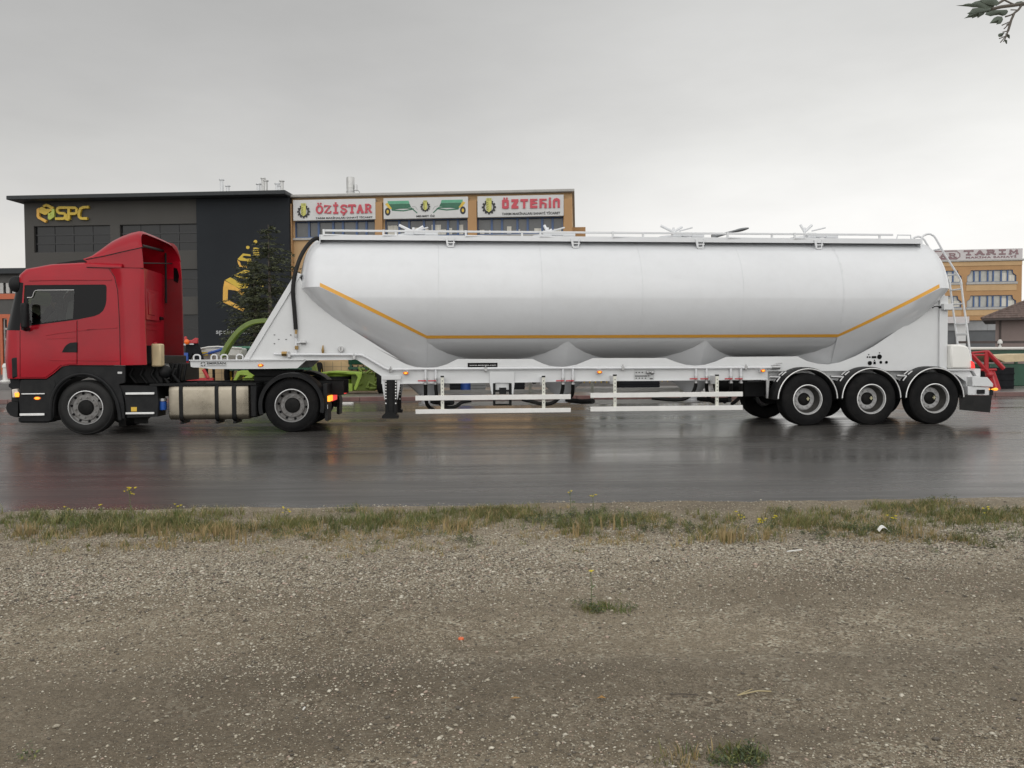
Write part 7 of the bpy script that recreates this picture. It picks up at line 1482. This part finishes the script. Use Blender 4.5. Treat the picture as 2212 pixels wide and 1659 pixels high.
# ================================================================ verge plants
mat('grass_green', (.105, .135, .036), .6, var=.35, vs=3); mat('grass_olive', (.165, .165, .052), .65, var=.3, vs=3); mat('grass_straw', (.36, .27, .13), .7, var=.25, vs=3); mat('weed_green', (.065, .092, .035), .6, var=.35, vs=6); mat('petal', (.70, .58, .04), .5, var=.1); mat('stem_green', (.10, .13, .05), .6)
def grass():
    rng = np.random.default_rng(11); V, F, MI = [], [], []; n = 0
    def blade(s, w, h, mi, wd=.0028, lean=.35):
        nonlocal n
        a = rng.random() * 6.283; z = vz(s, w) - .004; ln = h * lean * (.3 + rng.random()); dx, dy = math.cos(a) * ln, math.sin(a) * ln; b = rng.random() * 6.283; px, py = math.cos(b) * wd, math.sin(b) * wd
        V.extend([(s - px, w - py, z), (s + px, w + py, z), (s + dx * .3 + px * .8, w + dy * .3 + py * .8, z + h * .55), (s + dx * .3 - px * .8, w + dy * .3 - py * .8, z + h * .55), (s + dx, w + dy, z + h * (.9 + .1 * rng.random()))])
        F.append((n, n + 1, n + 2, n + 3)); F.append((n + 3, n + 2, n + 4)); MI.extend([mi, mi]); n += 5
    def head(s, w, h, mi):
        for _ in range(5): blade(s + rng.normal(0, .004), w + rng.normal(0, .004), h * rng.uniform(.85, 1.05), mi, .003, .12)
    def weed(s, w, r, k, mi=3):
        nonlocal n
        subs = [(rng.normal(0, r * .5), rng.normal(0, r * .42), rng.uniform(.02, .055), rng.uniform(.03, .10)) for _ in range(max(2, int(k / 45)))]
        for _ in range(k):
            sx, sw, sr, sh = subs[int(rng.integers(0, len(subs)))]; q = sr * math.sqrt(rng.random()); a = rng.random() * 6.283; c = (s + sx + q * math.cos(a), w + sw + q * math.sin(a)); z = vz(*c) + sh * (1 - .6 * q / sr) * rng.random() + .004; b = rng.random() * 6.283; l = rng.uniform(.006, .019); mi = 3 if rng.random() < .7 else 1; d = l * .3; dz = rng.uniform(-.008, .012)
            V.extend([(c[0], c[1], z), (c[0] + math.cos(b) * l * .5 - math.sin(b) * d, c[1] + math.sin(b) * l * .5 + math.cos(b) * d, z + dz), (c[0] + math.cos(b) * l, c[1] + math.sin(b) * l, z + dz * 1.2), (c[0] + math.cos(b) * l * .5 + math.sin(b) * d, c[1] + math.sin(b) * l * .5 - math.cos(b) * d, z + dz)])
            F.append((n, n + 1, n + 2, n + 3)); MI.append(mi); n += 4
    def tuft(s, w, h, mi, k):
        hh = h * rng.uniform(.55, 1.35); rr = rng.uniform(.008, .03)
        for _ in range(k):
            m = mi if rng.random() < .7 else int(rng.integers(0, 3)); blade(s + rng.normal(0, rr), w + rng.normal(0, rr), hh * rng.uniform(.35, 1.0), m, rng.uniform(.0014, .0028), .7)
    cnt = 0
    while cnt < 3000:                          # thin patchy tufts in the strip by the road
        s = rng.uniform(-6.2, 6.2); w = -.30 - 1.95 * rng.random() ** 1.15
        d = noise.noise(Vector((s * .9, w * 1.2, 2))) + .6 * noise.noise(Vector((s * 3.1, w * 3.1, 7))) + .22 - .5 * max(0, -w - 1.05) - .5 * max(0, .5 + w)
        if rng.random() > d * 1.5: continue
        m = noise.noise(Vector((s * .7, w * .9, 20))) + .35 * noise.noise(Vector((s * 4, w * 4, 3))); u = rng.random()
        mi = 0 if m > .06 else 1 if m > -.16 else 2
        if u < .42: mi = 1
        elif u > .84: mi = 2
        if w < -1.1 and u < .6: mi = 2
        tuft(s, w, .075 if w > -1.2 else .045, mi, int(rng.integers(5, 17))); cnt += 1
    C = [(90, 1130, .55, .25, 900, 0, .10), (85, 1165, .35, .12, 420, 2, .09), (200, 1128, .35, .2, 500, 1, .10), (265, 1140, .55, .22, 1100, 0, .11), (320, 1150, .35, .2, 500, 1, .11), (235, 1190, .4, .15, 240, 2, .07), (470, 1158, .2, .2, 360, 2, .13), (430, 1143, .16, .1, 300, 0, .06), (450, 1120, .3, .2, 420, 1, .09), (620, 1135, .3, .2, 360, 1, .09), (775, 1140, .28, .25, 900, 0, .11), (860, 1130, .35, .2, 520, 0, .09), (985, 1150, .12, .15, 200, 2, .13), (1060, 1120, .35, .2, 480, 1, .08), (900, 1185, .6, .2, 260, 2, .05), (760, 1195, .5, .15, 220, 2, .05),
         (1250, 1140, .5, .2, 700, 0, .10), (1330, 1140, .12, .12, 160, 1, .12), (1245, 1160, .1, .1, 120, 1, .10), (1570, 1172, .36, .12, 620, 2, .10), (1530, 1150, .2, .15, 260, 1, .10), (1720, 1135, .25, .2, 520, 1, .11), (1870, 1150, .3, .2, 380, 0, .08), (2040, 1130, .5, .25, 560, 1, .08), (2160, 1130, .5, .3, 600, 0, .09), (1990, 1160, .2, .15, 180, 2, .09), (2085, 1175, .12, .12, 130, 1, .09), (1300, 1322, .10, .05, 200, 0, .045), (1600, 1653, .10, .05, 200, 0, .05), (1475, 1655, .06, .04, 80, 2, .06)]
    for u, v, ds, dw, k, mi, h in C:
        p = RF.ground(u, v)
        for _ in range(max(3, k // 9)):
            tuft(p[0] + rng.normal(0, ds * .62), min(p[1] + rng.normal(0, dw * .75), -.12), h * 1.05, mi if rng.random() < .75 else 1, int(rng.integers(7, 18)))
    for u, v, k in ((470, 1165, 8), (985, 1155, 6), (1330, 1150, 6), (320, 1165, 6), (1960, 1165, 5), (1575, 1180, 10), (60, 1160, 8), (520, 1180, 6), (1245, 1165, 5)):
        p = RF.ground(u, v)
        for _ in range(k): head(p[0] + rng.normal(0, .06), p[1] + rng.normal(0, .05), rng.uniform(.09, .17), 2)
    W_ = [(432, 1143, .13, 500), (755, 1108, .12, 420), (1170, 1130, .2, 500), (1225, 1125, .3, 1100), (1285, 1118, .3, 1000), (1350, 1128, .3, 1000), (1400, 1150, .25, 600), (1480, 1145, .25, 600), (1690, 1112, .2, 420), (1660, 1150, .2, 400), (1830, 1150, .25, 600), (1890, 1158, .25, 600), (1960, 1110, .2, 400), (2040, 1090, .15, 260), (2200, 1115, .3, 600), (650, 1165, .3, 420), (560, 1150, .25, 300), (900, 1160, .3, 400), (990, 1175, .3, 300), (120, 1135, .25, 420), (300, 1130, .3, 420), (1300, 1325, .045, 150), (1265, 1320, .05, 80), (1340, 1320, .05, 80), (1600, 1658, .07, 200), (1560, 1662, .04, 90), (1645, 1658, .04, 90), (60, 1652, .02, 40), (2000, 1175, .4, 500), (1760, 1165, .3, 420), (2130, 1165, .4, 500)]
    for u, v, r, k in W_: p = RF.ground(u, v); weed(p[0], min(p[1], -.12 - r * .6), r, k)
    me = bpy.data.meshes.new('verge_grass'); me.from_pydata(V, [], F); 
    for m in ('grass_green', 'grass_olive', 'grass_straw', 'weed_green'): me.materials.append(M(m))
    me.polygons.foreach_set('material_index', MI); o = bpy.data.objects.new('verge_grass', me); COL.objects.link(o); o.location = RF.o; o.rotation_euler = (0, 0, RF.yaw); o['kind'] = 'stuff'
grass()
def flower(i, u, v, vb, size, label, n=5):
    rng = random.Random(i); b = RF.ground(u, vb); w = b[1]; tp = RF.at(u, v, w); H = tp[2]
    t = thing('wildflower', RF, (b[0], w, vz(b[0], w)), label, 'flower', 'yellow wildflowers on the verge')
    g = MB(); g.tube(smoothline([(b[0] + rng.uniform(-.03, .03), w, b[2]), (b[0] + rng.uniform(-.015, .015), w, H * .5), (tp[0], w, H)], 4), .0022, 5)
    for k in range(3): z = H * rng.uniform(.2, .7); a = rng.uniform(0, 6.28); g.add([(tp[0], w, z), (tp[0] + .03 * math.cos(a) - .006 * math.sin(a), w + .03 * math.sin(a), z + .015), (tp[0] + .055 * math.cos(a), w + .055 * math.sin(a), z + .012), (tp[0] + .03 * math.cos(a) + .006 * math.sin(a), w + .03 * math.sin(a), z + .008)], [(0, 1, 2, 3)])
    hs = [(tp[0] + rng.uniform(-1, 1) * size, w + rng.uniform(-.5, .5) * size, H + rng.uniform(-1, .6) * size * .8) for _ in range(n)]
    for h in hs: g.tube([(tp[0], w, H * .86), h], .0014, 4)
    g.build('stem', 'stem_green', t)
    g = MB()
    for h in hs:
        for k in range(5):
            a = 6.283 * k / 5 + rng.random(); r = rng.uniform(.008, .014); g.add([h, (h[0] + r * math.cos(a - .4), h[1] + r * math.sin(a - .4) * .8, h[2] + .004), (h[0] + r * 1.3 * math.cos(a), h[1] + r * 1.3 * math.sin(a) * .8, h[2] + .001), (h[0] + r * math.cos(a + .4), h[1] + r * math.sin(a + .4) * .8, h[2] + .004)], [(0, 1, 2, 3)])
        g.ball(h, .006, 6, 4)
    g.build('petals', 'petal', t, smooth=0)
for i, (u, v, vb, sz, n, lb) in enumerate([(280, 1058, 1125, .05, 12, 'tallest yellow wildflower, with a dense head against the road below the front wheel'), (147, 1096, 1125, .03, 4, 'small yellow wildflower left of the tallest one, by the road edge'), (217, 1090, 1120, .015, 2, 'single pale yellow bloom close left of the tallest wildflower'), (383, 1093, 1122, .04, 4, 'sparse yellow wildflower below the fuel tank, by the road edge'), (617, 1099, 1125, .045, 6, 'yellow wildflower cluster at road edge below the tractor rear wheel'),
        (1231, 1062, 1120, .015, 2, 'thin single yellow bloom left of its taller three-headed neighbour, below the front guard'), (1280, 1066, 1125, .05, 4, 'tall loose yellow wildflower over the dark weeds below the trailer'), (1645, 1122, 1140, .03, 12, 'dense low bright yellow bloom beside the straw patch'), (1675, 1115, 1138, .015, 4, 'small bright yellow bloom just right of the dense low one'), (1600, 1110, 1135, .05, 5, 'scattered pale yellow blooms above the straw patch'), (1925, 1110, 1145, .06, 5, 'pale yellow blooms among dark weeds, below the trailer rear wheels'), (2125, 1100, 1135, .05, 4, 'pale yellow blooms near the right edge by the road'), (1276, 1233, 1318, .008, 2, 'lone yellow bloom on a long thin stalk rising from the weed on the gravel')]):
    flower(i, u, v, vb, sz, lb, n)
# ================================================================ small litter
def litter(name, u, v, m, label, cat, shape):
    b = RF.ground(u, v, .01); z = vz(b[0], b[1]) + .004 if b[1] < 0 else .005
    g = MB(); shape(g, b[0], b[1], z); top(g, name, m, RF, label, cat)
litter('bottle_cap', 996, 1382, mat('cap_orange', (.75, .16, .05), .4), 'small orange bottle cap lying on the gravel', 'cap', lambda g, s, w, z: g.lathe((s, w, z), [(0, 0), (.014, 0), (.015, .003), (.013, .009), (0, .011)], 14, 'z'))
litter('paper_scrap', 1911, 1157, mat('paper', (.75, .74, .7), .7), 'curled white paper scrap in the grass below the trailer wheels', 'litter', lambda g, s, w, z: g.loft([[(s - .05 + .1 * k / 8, w - .015 + .02 * math.sin(k / 3), z + .02 + .03 * math.sin(k / 2.2)), (s - .05 + .1 * k / 8, w + .02 + .02 * math.sin(k / 3), z + .035 + .03 * math.sin(k / 2.2))] for k in range(9)], False))
litter('paper_scrap', 744, 872, 'paper', 'flat white paper lying at the far kerb behind the tractor', 'litter', lambda g, s, w, z: g.box((s - .28, w - .3, z), (s + .28, w, z + .05)))
litter('stick', 1718, 1199, 'paper', 'pale straight stick on gravel at grass edge', 'stick', lambda g, s, w, z: g.tube([(s - .06, w, z + .004), (s + .06, w + .03, z + .008)], .005, 6))
litter('dry_stalk', 1630, 1510, mat('stalk_straw', (.42, .35, .2), .7), 'forked dry straw stalk lying on the gravel', 'stick', lambda g, s, w, z: (g.tube([(s - .075, w - .012, z + .003), (s + .02, w + .02, z + .006), (s + .075, w + .016, z + .004)], .003, 5), g.tube([(s - .075, w - .014, z + .004), (s, w + .03, z + .01)], .0022, 5)))
litter('twig', 1478, 1512, 'bark', 'thin dark twig on the gravel left of the straw stalk', 'stick', lambda g, s, w, z: g.tube([(s - .055, w + .006, z + .004), (s, w, z + .007), (s + .055, w - .006, z + .004)], .0025, 5))
litter('dead_leaf', 1299, 1524, mat('leaf_ochre', (.36, .20, .06), .6), 'curled ochre leaf on the gravel right of centre', 'leaf', lambda g, s, w, z: g.add([(s - .02, w, z + .004), (s - .005, w - .009, z + .010), (s + .02, w, z + .004), (s + .003, w + .011, z + .012)], [(0, 1, 2, 3)]))
litter('dead_leaf', 1114, 1525, 'leaf_ochre', 'flat ochre leaf on the gravel near the bottom centre', 'leaf', lambda g, s, w, z: g.add([(s - .025, w, z + .004), (s - .005, w - .008, z + .007), (s + .022, w, z + .005), (s + .0, w + .009, z + .008)], [(0, 1, 2, 3)]))
litter('cigarette_end', 656, 1549, 'paper', 'tiny white cigarette end on the gravel at lower left', 'litter', lambda g, s, w, z: g.tube([(s, w - .009, z + .003), (s + .003, w + .009, z + .004)], .0035, 6))
